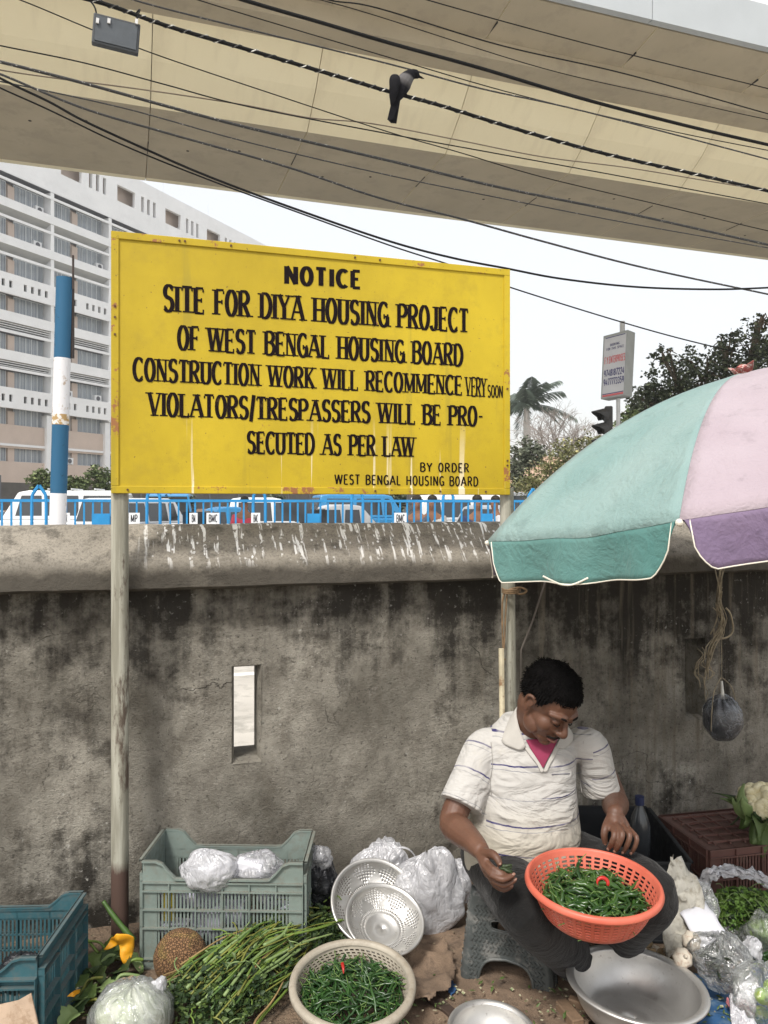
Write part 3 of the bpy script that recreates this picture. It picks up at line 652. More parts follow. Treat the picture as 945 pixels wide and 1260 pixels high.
small_person(gx(610, 14)[:2]+(0,), R(100), 'person in white shirt nearest the right post of the board', C_('white_shirt', (.6,.6,.62)), C_('blue_trousers', (.05,.12,.3)), skA)
# --- trees
M_bark = mat('grey_brown_bark', (.16,.13,.10), .95, 0, .3, 8, .6, 20)
def leaves(m, cx, rad, n, size, r, clus=26, spread=.16, droop=0):
    c = Vector(cx); k = max(1, n//clus)
    for i in range(k):
        d = Vector((r.gauss(0,1), r.gauss(0,1), r.gauss(0,1))).normalized()*(r.random()**.45)
        cc = c+Vector((d.x*rad[0], d.y*rad[1], d.z*rad[2]))
        for j in range(clus):
            p = cc+Vector((r.gauss(0,1), r.gauss(0,1), r.gauss(0,.8)))*spread*max(rad)
            s = size*r.uniform(.6, 1.3); a = Vector((r.gauss(0,1), r.gauss(0,1), r.gauss(0,.6)-droop)).normalized(); b = a.cross(Vector((r.gauss(0,1), r.gauss(0,1), r.gauss(0,1)))).normalized()
            m.add([p-a*s*.5, p+b*s*.28, p+a*s*.5, p-b*s*.28], [(0,1,2,3)])
def tree(name, label, base, blobs, leaf_m, size, trunk_r, group=None, seed=1, clus=26, spread=.16, bark=None):
    r = random.Random(seed); base = Vector(base); root = thing(name, label, 'tree' if 'bush' not in name else 'bush', base, 0, group)
    m = MB(); top = sum((Vector(b[0]) for b in blobs), Vector())/len(blobs); fork = base.lerp(Vector((base.x*.6+top.x*.4, base.y, top.z)), .5)
    m.tube(cr([base, base.lerp(fork, .5)+Vector((r.uniform(-.1,.1),0,0)), fork], 4), [trunk_r*(1.15-.4*i/8) for i in range(9)], 9)
    for b in blobs:
        c = Vector(b[0]); mid = fork.lerp(c, .5)+Vector((r.uniform(-.2,.2), r.uniform(-.2,.2), .15)); m.tube(cr([fork, mid, c], 4), [trunk_r*(.6-.42*i/8) for i in range(9)], 6)
        for k in range(7):
            d = Vector((r.gauss(0,1), r.gauss(0,1), r.gauss(.3,1))).normalized(); e = c+Vector((d.x*b[1][0], d.y*b[1][1], d.z*b[1][2]))*.9
            m.tube(cr([mid.lerp(c, r.random()), c.lerp(e, .5)+Vector((0,0,.08)), e], 3), [trunk_r*(.2-.15*i/6) for i in range(7)], 4)
    m.build('trunk', bark or M_bark, root); l = MB()
    for b in blobs: leaves(l, b[0], b[1], b[2], size, r, clus, spread)
    l.build('crown', leaf_m, root); return root
def bl(px, py, Y, rx, rz_, n, ry=None): s = Y/FP; return (P(px, py, Y), (rx*s, ry or rx*s, rz_*s), n)
M_lf_dark = leafmat('leaf_dark_green', (.06,.08,.05), (.11,.13,.075)); M_lf_mid = leafmat('leaf_mid_green', (.08,.12,.04), (.13,.16,.06))
M_lf_yel = leafmat('leaf_yellow_green', (.15,.17,.06), (.24,.22,.10)); M_lf_haz = leafmat('leaf_dull_green', (.09,.11,.07), (.14,.15,.10))
tree('broadleaf_tree', 'dark small-leaved tree filling the sky right of the booking signboard', (P(890, 620, 24).x, 24, 0),
     [bl(905,478,24,60,42,3300), bl(830,475,24,40,32,1400), bl(935,430,24,36,42,1500), bl(870,450,24,44,26,900), bl(800,492,24,30,20,1200), bl(990,440,24.5,50,55,3000), bl(855,500,24,60,22,1500), bl(815,440,24,22,14,260), bl(895,425,24,20,18,350), bl(935,398,24,12,12,180)], M_lf_dark, .135, .20, None, 3, 12, .085)
tree('broadleaf_tree', 'mid green tree standing low behind the traffic light', (P(800, 640, 32).x, 32, 0), [bl(790,508,32,28,20,1000), bl(770,525,32,22,16,600), bl(830,512,32,40,25,1400)], M_lf_mid, .17, .2, None, 4, 20, .12)
tree('flowering_tree', 'pale yellowish half-bare tree beside the tiled roof, below the palm', (P(690, 640, 30).x, 30, 0), [bl(700,568,30,34,26,1900), bl(676,590,30,34,22,1500), bl(728,552,30,20,20,800), bl(655,600,30,28,16,900)], M_lf_yel, .13, .12, None, 5, 14, .12)
tree('broadleaf_tree', 'dull green low tree at the foot of the palm', (P(650, 640, 36).x, 36, 0), [bl(648,560,36,22,22,1300), bl(632,585,36,20,24,1000)], M_lf_haz, .2, .15, None, 6, 18, .12)
for (x, y, Y, rx, rz_, lab) in ((52,594,36,18,16,'round green bush left of the painted pole'),(122,590,36,19,16,'round dark bush between the painted pole and the yellow board'),(90,598,35,14,12,'small bush just right of the painted pole')):
    tree('roadside_bush', lab, (P(x, y, Y).x, Y, 0), [bl(x,y,Y,rx,rz_,1500), bl(x+4,y+20,Y,rx,rz_,900)], M_lf_mid, .16, .06, 'bushes in front of the office', int(x), 16, .12)
for i, (x, w_, lab) in enumerate(((338,10,'narrow dark shrub behind the white minivan'),(465,14,'left of two dense dark shrubs behind the middle of the railing'),(487,13,'right of two dense dark shrubs behind the middle of the railing'),(560,30,'wide dark hedge-like shrub behind the people'),(215,26,'low dark shrub behind the blue car'),(420,26,'low shrub between the white saloon and the dark shrubs'))):
    tree('roadside_bush', lab, (P(x, 620, 30).x, 30, 0), [bl(x,624,30,w_,20,1400), bl(x,650,30,w_,20,700)], M_lf_dark, .15, .05, 'shrubs beyond the parked cars', 40+i, 16, .12)
# palm
pb = P(650, 640, 55); palm = thing('palm_tree', 'tall royal palm with drooping fronds right of the yellow board', 'palm tree', (pb.x, 55, 0))
c = P(648, 500, 55); m = MB(); m.tube([(pb.x,55,0), (pb.x,55,4), (c.x,55,c.z-1.2), c], [.32,.3,.24,.16], 10); m.build('trunk', mat('palm_trunk_grey', (.30,.30,.28), .9, 0, .15, 3, .2), palm)
r = random.Random(5); M_palm = leafmat('palm_frond', (.07,.10,.08), (.12,.15,.12)); fr_n = 0
for k in range(17):
    az = 2*math.pi*k/17+r.uniform(-.15,.15); el = r.uniform(-.1, 1.35); L = r.uniform(2.6, 3.5); d = Vector((math.cos(az), math.sin(az), 0))
    pts = [c+d*L*math.cos(el)*t_*.8+d*L*.25*t_*t_+Vector((0,0,L*math.sin(el)*t_-(1.0+.9*(el<.5))*t_*t_*.9)) for t_ in [i/10 for i in range(11)]]
    m = MB(); m.tube(pts, [.05*(1-i/11) for i in range(11)], 4)
    for i in range(1, 11):
        for h in (0, .25, .5, .75):
            if i == 10 and h: continue
            p = pts[i].lerp(pts[min(i+1,10)], h); tg = (pts[min(i+1,10)]-pts[i-1]).normalized(); sd = tg.cross(Vector((0,0,1))).normalized()
            for s_ in (-1, 1):
                ll = .95*(1-abs(i/10-.5)*.9)*r.uniform(.8,1.1); q = (sd*s_+tg*.5+Vector((0,0,-.25-r.random()*.4))).normalized(); a = tg*.022
                m.add([p-a, p+a, p+q*ll*.6+a+Vector((0,0,-.05)), p+q*ll+Vector((0,0,-.22))], [(0,1,2,3)])
    m.build('frond', M_palm, palm)
# hazy bare trees
def bare(label, px, Y, y0, hgt, seed, col):
    r = random.Random(seed); b = Vector((P(px,620,Y).x, Y, 0)); root = thing('bare_tree', label, 'tree', b, 0, 'bare trees in the distance'); m = MB(); m2 = MB(); top = EYE+(HY-y0)*Y/FP
    def grow(p, d, L, rad, lv):
        e = p+d*L; mid = p.lerp(e, .5)+Vector((r.gauss(0,.06), r.gauss(0,.06), 0))*L
        (m if lv < 2 else m2).tube([p, mid, e], [rad, rad*.85, rad*.7], 5 if lv < 2 else 3, cap=False)
        if lv < 6:
            for k in range(3 if lv else 4):
                nd = (d+Vector((r.gauss(0,.55), r.gauss(0,.55), r.gauss(.08,.35)))).normalized(); grow(e, nd, L*r.uniform(.6,.85), rad*.62, lv+1)
    grow(b, Vector((0,0,1)), top*.30, .16, 0)
    m.build('trunk', col, root); m2.build('crown', col, root)
M_tw = mat('pale_twigs', (.26,.23,.21), .95, 0, .15, 3, 0)
bare('pale bare tree just right of the palm', 690, 48, 508, 0, 21, M_tw); bare('pale bare tree behind the traffic light', 722, 46, 515, 0, 22, M_tw); bare('bare twiggy tree between the palm and the tiled roof', 664, 50, 520, 0, 24, M_tw)
# tiled roof
hb = P(660, 600, 38); house = thing('tiled_roof_house', 'low house with a faded terracotta tiled roof right of the board', 'house', (hb.x, 38, 0))
m = MB(); m.box((hb.x+.2, 40, 1.1), (6.0, 3.6, 2.2)); m.build('wall', mat('house_wall_pale', (.5,.44,.38), .9, 0, .1, 2), house)
m = MB(); x0, x1 = P(618, 600, 38).x, P(722, 600, 38).x; zr = EYE+(HY-562)*38/FP
m.add([(x0-.5,37.7,1.9),(x1,37.7,1.9),(x1-.3,40,zr),(x0+2.2,40,zr+.2),(x0-.5,42.3,1.9),(x1,42.3,1.9)], [(0,1,2,3),(3,2,5,4),(0,3,4),(1,5,2)])
t = NT('terracotta_tiles'); wv = t.n('TexWave', bands_direction='X'); wv.inputs['Scale'].default_value = 2.2; t.L(t.tc.outputs['Object'], wv.inputs[0]); t.col(t.mix(t.ramp(t.noise(1.5, 6), .3, .7), (.42,.26,.17), (.55,.40,.30))); t.set(Roughness=.9); t.bump(wv.outputs['Fac'], .6, .08)
o = m.build('roof', t.m, house); mod(o, 'SOLIDIFY', thickness=.12)
# --- booking signboard on its pole
KY = 20.0
kr = P(757, 470, KY); kiosk = thing('booking_signboard', 'tall grey box sign with phone numbers on a steel pole above the parasol', 'signboard', (kr.x, KY, 0), R(-24))
M_steel = mat('galvanised_pole', (.55,.56,.56), .5, .3, .1, 4, .05); M_face = mat('sign_face_grey_white', (.58,.59,.62), .6, 0, .05, 3, 0); M_sbox = mat('sign_box_grey', (.36,.38,.38), .7, 0, .1, 3, .1)
a = P(740.5, 452, KY-.2); 
def KP(px, py): return P(px, py, KY+.15-(px-740)*.006)
TL, TR, BR, BL = KP(742.3,413.5), KP(772.8,405.5), KP(768.8,486.3), KP(739,491.5)
fx = (TR-TL).normalized(); fn = fx.cross(Vector((0,0,1))).normalized()
back = -fn*.10+Vector((.29, .30, .01))
m = MB(); m.v = [TL,TR,BR,BL,TL+back,TR+back,BR+back,BL+back]; m.f = [(0,1,2,3),(7,6,5,4),(1,5,6,2),(4,0,3,7),(4,5,1,0),(3,2,6,7)]
bx = m.build('sign_box', M_sbox, kiosk); mod(bx, 'BEVEL', width=.015, segments=2)
def fq(u, v): return TL.lerp(TR, u).lerp(BL.lerp(BR, u), v)
nrm = -(TR-TL).cross(BL-TL).normalized()*-1
if nrm.y > 0: nrm = -nrm
def panel(u0, u1, v0, v1, off, mt, name): m = MB(); m.add([fq(u0,v0)+nrm*off, fq(u1,v0)+nrm*off, fq(u1,v1)+nrm*off, fq(u0,v1)+nrm*off], [(3,2,1,0)]); return m.build(name, mt, kiosk)
panel(.06,.94,.04,.965,.006,M_face,'sign_face')
M_navy = mat('navy_sign_paint', (.04,.04,.16), .5, 0, .05, 5, 0); M_pink = mat('faded_red_sign_paint', (.62,.13,.14), .5, 0, .05, 5, 0)
panel(.10,.90,.045,.058,.009,M_navy,'blue_stripe'); panel(.07,.93,.925,.938,.009,M_navy,'blue_stripe'); panel(.07,.93,.942,.972,.009,M_pink,'red_stripe')
for tx, u0, u1, v0, v1, mt, k in (('BOOKING',.30,.68,.155,.19,M_navy,.16),('FOR THIS SPACE',.16,.86,.215,.25,M_navy,.16),('F.Y.ENTERPRISES',.10,.93,.355,.455,M_pink,.2),('9748187224',.10,.92,.56,.655,M_navy,.2),('9477773359',.10,.92,.70,.795,M_navy,.2)):
    put_text(tx, fq(u0,v1)+nrm*.01, fq(u1,v1)+nrm*.01, fq(u0,v0)-fq(u0,v1), fq(u1,v0)-fq(u1,v1), nrm, mt, kiosk, tv=k, th=k*.75, serif=False, gap=.14)
pc = P(761, 480, KY+.2); m = MB(); m.tube([(pc.x,KY+.22,0),(pc.x,KY+.22,P(0,489,KY).z)], .055, 10); m.build('pole', M_steel, kiosk)
m = MB(); pc2 = P(766, 400, KY+.2); m.tube([(pc2.x,KY+.22,P(0,407,KY).z),(pc2.x,KY+.22,P(0,393,KY).z)], .07, 10); m.build('pole_stub', M_steel, kiosk)
# --- traffic light
TY = 17.0; tb = P(752, 525, TY); tl = thing('traffic_light', 'black traffic light with three hooded lamps facing left under the booking signboard', 'traffic light', (tb.x, TY, 0), 0)
M_tl = mat('traffic_light_black', (.035,.035,.035), .6, 0, .2, 6, .1); M_lens = mat('dark_signal_lens', (.05,.05,.045), .2, 0, .1, 5, 0)
m = MB(); zt_, zb = P(0,500,TY).z, P(0,556,TY).z; m.box((P(750,0,TY).x, TY+.1, (zt_+zb)/2), (.17, .38, zt_-zb), R(-12)); o = m.build('housing', M_tl, tl); mod(o, 'BEVEL', width=.03, segments=2)
for y in (511, 528, 546):
    c = P(744, y, TY-.05); ax = Vector((-.93,-.33,-.22)).normalized(); up = Vector((0,0,1)); sx = ax.cross(up).normalized(); uy = sx.cross(ax); m = MB(); n = 14; vs = []
    for L, s_ in ((0,1),(.30,.95)):
        for i in range(n+1):
            an = R(-40+260*i/n); vs.append(c+ax*(L*(1 if L == 0 else (.35+.65*max(0, math.sin(an)))))+ (sx*math.cos(an)+uy*math.sin(an))*.14*s_)
    m.add(vs, [(i, i+1, n+2+i, n+1+i) for i in range(n)]); o = m.build('hood', M_tl, tl); mod(o, 'SOLIDIFY', thickness=.012)
    m = MB(); m.tube([c-ax*.04, c+ax*.02], .125, 14); m.build('lens', M_lens, tl)
m = MB(); m.tube([(P(757,0,TY).x, TY+.25, 0), (P(757,0,TY).x, TY+.25, zb+.4)], .06, 10); m.build('pole', M_tl, tl)
# ================================================================ NOTICE BOARD
NB = .19
cTL, cTR, cBL, cBR = hit(135,283,NB), hit(625.5,331,NB), hit(138,607,NB), hit(631,609,NB)
u0, u1 = (wu(cTL)+wu(cBL))/2, (wu(cTR)+wu(cBR))/2; z0, z1 = (cBL.z+cBR.z)/2, (cTL.z+cTR.z)/2
board = thing('notice_board', 'large yellow painted notice board on two steel posts in front of the wall', 'notice board', W((u0+u1)/2, NB-.05, 0), TH)
def yellow(name, edge):
    t = NT(name); f = t.noise(1.6, 6, t.vec((1,1,.7)), .6); f2 = t.noise(12, 7, None, .7); xyz = t.xyz()
    col = t.mix(t.ramp(f, .3, .7), (.37,.265,.010), (.58,.425,.018)); col = t.mix(t.ramp(f2, .50, .72, 0, .55), col, (.36,.26,.02))
    st = t.noise(5, 5, t.vec((3,1,.14), (2,0,1)), .6); col = t.mix(t.ramp(st, .60, .68, 0, .4), col, (.30,.24,.03))
    st = t.noise(8, 4, t.vec((4,1,.10), (12,0,1)), .5); zz = t.ramp(xyz[2], z0+.30, z0+.02)
    col = t.mix(t.math('MULTIPLY', t.ramp(st, .64, .67, 0, .8), zz), col, (.88,.80,.60))       # pale droppings' runs low on the board
    sp = t.noise(75, 3, None, .5); col = t.mix(t.ramp(sp, .70, .73, 0, .9), col, (.12,.07,.03))
    rs = t.noise(7, 8, t.vec((1,1,1), (3,1,5)), .75); col = t.mix(t.ramp(rs, .665-edge, .68-edge), col, (.30,.13,.05))
    col = t.mix(t.ramp(t.noise(3.2, 3, t.vec((1,1,1),(8,8,8))), .69, .71, 0, .6), col, (.62,.50,.30))
    t.col(col); t.set(Roughness=.55, Specular_IOR_Level=.35); t.bump(t.math('ADD', f2, t.math('MULTIPLY', f, 1.5)), .25, .006); return t.m
M_y = yellow('board_yellow_paint', 0); M_yf = yellow('board_frame_yellow', .09)
def UB(u, n, z): return W(u, n, z)
m = MB(); m.box(UB((u0+u1)/2, NB-.012, (z0+z1)/2), (u1-u0-.004, .006, z1-z0-.004), TH); m.build('board_panel', M_y, board)
fw = .026
for nm, c, s in (('frame_rail', ((u0+u1)/2, z1-fw/2), (u1-u0, fw)), ('frame_rail', ((u0+u1)/2, z0+fw/2), (u1-u0, fw)), ('frame_stile', (u0+fw/2, (z0+z1)/2), (fw, z1-z0-2*fw)), ('frame_stile', (u1-fw/2, (z0+z1)/2), (fw, z1-z0-2*fw))):
    m = MB(); m.box(UB(c[0], NB-.014, c[1]), (s[0], .022, s[1]), TH); o = m.build(nm, M_yf, board); mod(o, 'BEVEL', width=.002, segments=2)
m = MB(); r = random.Random(3)
for k in range(15):                                                     # bolts of the frame
    e = r.choice('LRTB'); 
    c = {'L': (u0+.013, r.uniform(z0,z1)), 'R': (u1-.013, r.uniform(z0,z1)), 'T': (r.uniform(u0,u1), z1-.013), 'B': (r.uniform(u0,u1), z0+.013)}[e]
    p = UB(c[0], NB-.003, c[1]); nn = W(0,1,0)-W(0,0,0); m.tube([p, p+nn*.004], .004, 8)
stuff(m.build('bolt_head', mat('rusty_bolt', (.12,.06,.03), .8, .2, .3, 30), board))
t = NT('sign_black_paint'); f = t.noise(22, 6, None, .7); t.col(t.mix(t.ramp(f, .60, .68), (.010,.006,.007), (.05,.03,.015))); t.set(Roughness=.8, Specular_IOR_Level=.1); M_ltr = t.m
nB = (W(0,1,0)-W(0,0,0))
def line(txt, bl, br, tl, tr, **k):
    a, b, c, d = [hit(p[0], p[1], NB-.0085) for p in (bl, br, tl, tr)]
    return put_text(txt, a, b, c-a, d-b, nB, M_ltr, board, **k)
line('NOTICE', (351,349), (443.6,354.5), (351,327.5), (443.6,334), serif=False, tv=.23, th=.18, gap=.16, rough=.008)
line('SITE FOR DIYA HOUSING PROJECT', (201,382.5), (575.7,409), (201,351), (575.7,381), tv=.20, th=.085, gap=.085, rough=.012, seed=2)
line('OF WEST BENGAL HOUSING BOARD', (219,430), (569,450.5), (219,401), (569,424), tv=.20, th=.085, gap=.085, rough=.012, seed=3)
line('CONSTRUCTION WORK WILL RECOMMENCE', (164,468), (568,486), (164,440), (568,463), tv=.195, th=.085, gap=.085, rough=.012, seed=4)
line('VERY', (573,487), (598,488.5), (573,464), (598,466), tv=.19, th=.08, gap=.07, rough=.012, seed=5)
line('SOON', (600,488.5), (618.5,489.5), (600,474), (618.5,475), tv=.17, th=.1, gap=.07, serif=False, seed=5)
line('VIOLATORS/TRESPASSERS WILL BE PRO-', (183,511.5), (594,524.5), (183,483), (594,501), tv=.195, th=.085, gap=.085, rough=.012, seed=6)
line('SECUTED AS PER LAW', (304.5,557.5), (509.6,562), (304.5,531), (509.6,538), tv=.20, th=.085, gap=.085, rough=.012, seed=7)
line('BY ORDER', (517,580), (577,581), (517,569.5), (577,570.5), serif=False, tv=.16, th=.13, gap=.17, rough=.005)
line('WEST BENGAL HOUSING BOARD', (412,595.5), (588,598), (412,584), (588,587), serif=False, tv=.16, th=.13, gap=.15, rough=.005)
t = NT('post_grey_paint_chipped'); xyz = t.xyz(); f = t.noise(8, 7, t.vec((1.5,1,.35)), .75); f2 = t.noise(20, 6, t.vec((2,1,.12)), .6)
col = t.mix(t.ramp(f2, .4, .6), (.24,.23,.18), (.42,.41,.34)); col = t.mix(t.ramp(f, .54, .62), col, (.10,.075,.055)); col = t.mix(t.ramp(t.math('ADD', xyz[2], t.math('MULTIPLY', f, .12)), .40, .36), col, (.085,.05,.038))
t.col(col); t.set(Roughness=.75); t.bump(f, .3, .004); M_post = t.m
def post(px0, px1, yb, rad):
    a = hit(px0, 606, NB-.045); b = hit(px1, yb, NB-.045); b.z = max(b.z, 0)
    m = MB(); m.tube([Vector((a.x, a.y, z0+.03)), a, a.lerp(b, .5), b-Vector((0,0,.05))], rad, 16); return m.build('post', M_post, board, autos=50)
post(147.5, 147.5, 1175, .030)
post(623.5, 630, 1100, .029)
# ================================================================ PARASOL
Cu = Vector((1.240, 2.5, EYE+.112)); nU = Vector((-.237, -.012, .971)).normalized(); RU, HU = .955, .320
xU = Vector((-1,0,0)); xU = (xU-nU*xU.dot(nU)).normalized(); yU = nU.cross(xU)       # xU: to the left, yU towards the camera or away
if yU.y > 0: yU = -yU
def cloth(name, c, c2):
    t = NT(name); f = t.noise(3, 6, None, .6); col = t.mix(t.ramp(f, .3, .7), c, c2); col = t.mix(t.ramp(t.noise(9, 6, t.vec((1,1,1),(4,4,4)), .7), .56, .70, 0, .45), col, [x*.5 for x in c]); col = t.mix(t.ramp(t.noise(1.5, 3), .5, .7, 0, .4), col, [min(1, x*.9+.08) for x in c2]); t.col(col); t.set(Roughness=.85, Sheen_Weight=.15)
    wv = t.noise(30, 3, t.vec((1,1,1)), .5, 1.5); t.bump(t.math('ADD', t.math('MULTIPLY', t.noise(5, 5, None, .6, 2.0), 3.2), t.math('ADD', wv, t.math('MULTIPLY', t.noise(400, 2), .15))), .45, .008)
    tr = t.n('BsdfTranslucent'); t.L(col, tr.inputs[0]); mx = t.n('MixShader'); mx.inputs[0].default_value = .22; out = t.t.nodes['Material Output']
    t.L(t.b.outputs[0], mx.inputs[1]); t.L(tr.outputs[0], mx.inputs[2]); t.L(mx.outputs[0], out.inputs[0]); return t.m
M_teal = cloth('parasol_cloth_teal_faded', (.225,.36,.345), (.30,.43,.41)); M_tealv = cloth('parasol_cloth_teal', (.085,.24,.22), (.13,.30,.275))  # valance tones: less faded cloth, with its shade mixed into the colour
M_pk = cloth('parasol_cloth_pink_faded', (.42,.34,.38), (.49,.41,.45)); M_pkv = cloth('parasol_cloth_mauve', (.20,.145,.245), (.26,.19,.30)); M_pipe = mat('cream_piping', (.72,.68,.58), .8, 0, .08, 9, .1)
para = thing('parasol', 'faded teal and pink street parasol tilted to the left over the vendor', 'parasol', (Cu.x+.45, Cu.y, 0))
def rib(a, t_, add=0): return Cu+(xU*math.cos(a)+yU*math.sin(a))*RU*t_+nU*(HU*(1-t_**2.1)+add)
angs = [R(7+45*k) for k in range(8)]; NTt, NS = 22, 18
for k in range(8):
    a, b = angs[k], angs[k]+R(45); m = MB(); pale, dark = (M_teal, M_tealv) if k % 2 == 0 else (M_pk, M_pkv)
    for i in range(NTt+1):
        t_ = .012+.988*i/NTt
        for j in range(NS+1):
            q = j/NS; p = rib(a, t_).lerp(rib(b, t_), q); sag = -.035*math.sin(math.pi*q)*t_*t_
            mid = (p-Cu); mid -= nU*mid.dot(nU); p += mid.normalized()*sag*.4 + nU*(sag*.5+.006*nz(p, 7, k)*math.sin(math.pi*q)); m.v.append(p)
    m.f = [(i*(NS+1)+j, i*(NS+1)+j+1, (i+1)*(NS+1)+j+1, (i+1)*(NS+1)+j) for i in range(NTt) for j in range(NS)]
    pn = m.build('canopy_panel', pale, para, smooth=True); mod(pn, 'SOLIDIFY', thickness=.0016)
    edge = m.v[NTt*(NS+1):]; m2 = MB(); NV = 8; rows = []; pipe = []
    E2 = 46
    for j in range(E2+1):
        q = j/E2; f = q*NS; i0 = min(int(f), NS-1); e = edge[i0].lerp(edge[i0+1], f-i0)
        qe = min(q, 1-q)*1.0; dep = .119*(min(1, (qe/.10))**.42 if qe > 0 else 0); out = (e-Cu); out -= nU*out.dot(nU); out.normalize()
        col_ = []
        for i in range(NV+1):
            s_ = i/NV; col_.append(e+Vector((0,0,.004*(1-s_)-dep*s_))-nU*.0+out*(.012*math.sin(q*17+k)*s_*min(1, qe*8)+.006*nz(e*4, 3, k)*s_)+Vector((0,0,-.002)))
        # valance corners drawn in from the ribs
        sh = (edge[NS]-edge[0]).normalized()*(.022 if q < .5 else -.022)*(max(0, 1-qe/.12))
        for i, c_ in enumerate(col_): c_ += sh*(i/NV)
        rows.append(col_); pipe.append(col_[-1])
    for c_ in rows: m2.v += c_
    m2.f = [(j*(NV+1)+i, j*(NV+1)+i+1, (j+1)*(NV+1)+i+1, (j+1)*(NV+1)+i) for j in range(E2) for i in range(NV)]
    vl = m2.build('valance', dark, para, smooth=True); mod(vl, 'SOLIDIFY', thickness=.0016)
    mp_ = MB(); mp_.tube(pipe, .0019, 5); mp_.build('piping', M_pipe, vl, smooth=True)
    mr = MB(); mr.tube([rib(a, i/12, -.012) for i in range(13)], .004, 5); mr.tube([rib(a, .5, -.014), Cu-nU*.12], .003, 5); mr.build('rib', M_steel, para)
    if k == 0: mt_ = MB(); mt_.ell(rib(a, 1)+Vector((0,0,-.004)), (.008,)*3, 8, 6); mt_.build('rib_tip', M_pipe, para)
    if k == 1: mt_ = MB(); mt_.ell(rib(a, 1)+Vector((0,0,-.004)), (.009,)*3, 8, 6); mt_.build('rib_tip', M_pipe, para)
m = MB(); m.tube([Cu+nU*(HU+.01), Cu-nU*((Cu.z-.0)/nU.z)], .016, 12); m.build('pole', M_steel, para)
ap = Cu+nU*HU; m = MB(); r = random.Random(4)
for k in range(9):
    a = 2*math.pi*k/9; d = xU*math.cos(a)+yU*math.sin(a); s_ = yU*math.cos(a)-xU*math.sin(a); h = .020+.014*r.random()
    m.add([ap+d*.02-s_*.012-nU*.004, ap+d*.02+s_*.012-nU*.004, ap+d*.032+s_*.014+nU*h*.7, ap+d*(.034+.012*r.random())+nU*h, ap+d*.03-s_*.014+nU*h*.8], [(0,1,2,3,4)])
m.ell(ap+nU*.012, (.024,.024,.02), 12, 6)
o = m.build('cap_rosette', mat('red_plastic_cap', (.32,.07,.06), .5, 0, .4, 40, .1, c2=(.55,.5,.45)), para); mod(o, 'SOLIDIFY', thickness=.002)
# loose strip of piping that hangs below the teal valance
pts = cr([P(668,709,2.05), P(680,715,2.05), P(692,719.5,2.05), P(706,719,2.05), P(724,711,2.03)], 5); m = MB(); m.tube(pts, .0028, 5); m.build('loose_piping', M_pipe, para, smooth=True)
# ================================================================ OVERHEAD WIRES
def vh(px, py, D): a = (px-CX)/FP; return P(px, py, D/(a*-VS+VC))
M_wire = mat('black_cable_sheath', (.008,.008,.008), .8, 0, .3, 3, 0, spec=.2); M_wspeck = NT('specked_cable'); f = M_wspeck.noise(55, 3); M_wspeck.col(M_wspeck.mix(M_wspeck.ramp(f, .64, .67), (.02,.02,.02), (.55,.54,.5))); M_wspeck = M_wspeck.m
M_wbr = mat('brown_cable_sheath', (.14,.11,.075), .7, 0, .2, 3, 0)
ws = [
 ([(-60,-38),(112,0),(203,31),(305,61),(406,91),(480,113),(541,129.5),(643,161),(744,189),(846,212),(945,235),(1060,262)], 6.0, .0150, 0, 'thick cable wound with pale binding, carrying the crow'),
 ([(200,-32),(300,0),(396,28),(480,53),(592,84),(719,122),(846,155),(945,178),(1060,204)], 6.6, .0165, 0, 'thickest smooth black cable above the crow'),
 ([(-70,60),(0,76),(102,102),(203,130),(305,157),(480,198),(617,231),(770,262),(945,301),(1060,325)], 7.0, .0135, 1, 'thick specked cable crossing just below the pale girder face'),
 ([(-60,70),(0,91),(102,133),(203,163),(355,206),(465,243),(567,269),(668,297),(795,330),(945,362),(1060,386)], 6.8, .010, 1, 'cable that leaves the underside of the viaduct and ends low right against the sky'),
 ([(-60,60),(0,96),(60,125),(102,148),(178,183),(254,216),(355,254),(480,297),(560,318),(622,330),(691,343),(782,353),(874,356),(945,354),(1060,348)], 6.2, .0095, 0, 'sagging cable running flat across the sky right of the board'),
 ([(-60,78),(0,108),(60,135),(150,178),(254,220),(355,257),(480,302),(560,328),(625,352.6),(764,396),(855,421),(945,441),(1060,462)], 6.3, .0065, 0, 'cable passing behind the booking signboard and down to the dark tree'),
 ([(-50,-25),(25,0),(117,38),(203,71),(355,122),(480,163),(567,188),(668,218),(820,254),(945,284),(1060,308)], 7.4, .0055, 0, 'thin wire starting above the hanging box at top left'),
 ([(-60,42),(0,56),(102,77),(203,104),(305,131),(480,165),(617,190),(770,218),(945,251),(1060,272)], 7.8, .0065, 0, 'thin wire crossing the pale girder face below the crow'),
 ([(100,-22),(175,3),(305,36),(480,79),(592,109),(719,137),(945,196),(1060,228)], 7.2, .008, 1, 'thin specked wire passing just behind the head of the crow'),
 ([(180,-25),(244,0),(480,71),(643,118),(820,160),(945,185),(1060,208)], 7.6, .0055, 0, 'thin wire just above the crow'),
 ([(330,-22),(405,0),(465,10),(617,56),(770,91),(945,140),(1060,172)], 7.9, .0075, 0, 'upper of the two thin wires that meet at the right edge'),
 ([(440,-28),(526,0),(719,53),(945,109),(1060,138)], 8.1, .0065, 0, 'topmost thin wire at upper right'),
 ([(300,-25),(395,0),(465,20),(668,84),(820,119),(945,147),(1060,166)], 8.3, .0055, 0, 'lower of the two thin wires that meet at the right edge'),
 ([(-60,72),(0,86),(75,97),(152,107),(230,118),(305,130),(381,145),(457,152),(567,173),(668,193),(770,206),(861,221)], 8.6, .0075, 2, 'wavy brown wire sagging against the pale girder face'),
 ([(-60,88),(0,100),(152,133),(305,175),(480,216),(617,244),(770,274),(945,305),(1060,326)], 7.3, .0065, 1, 'thin wire running just under the thick specked cable')]
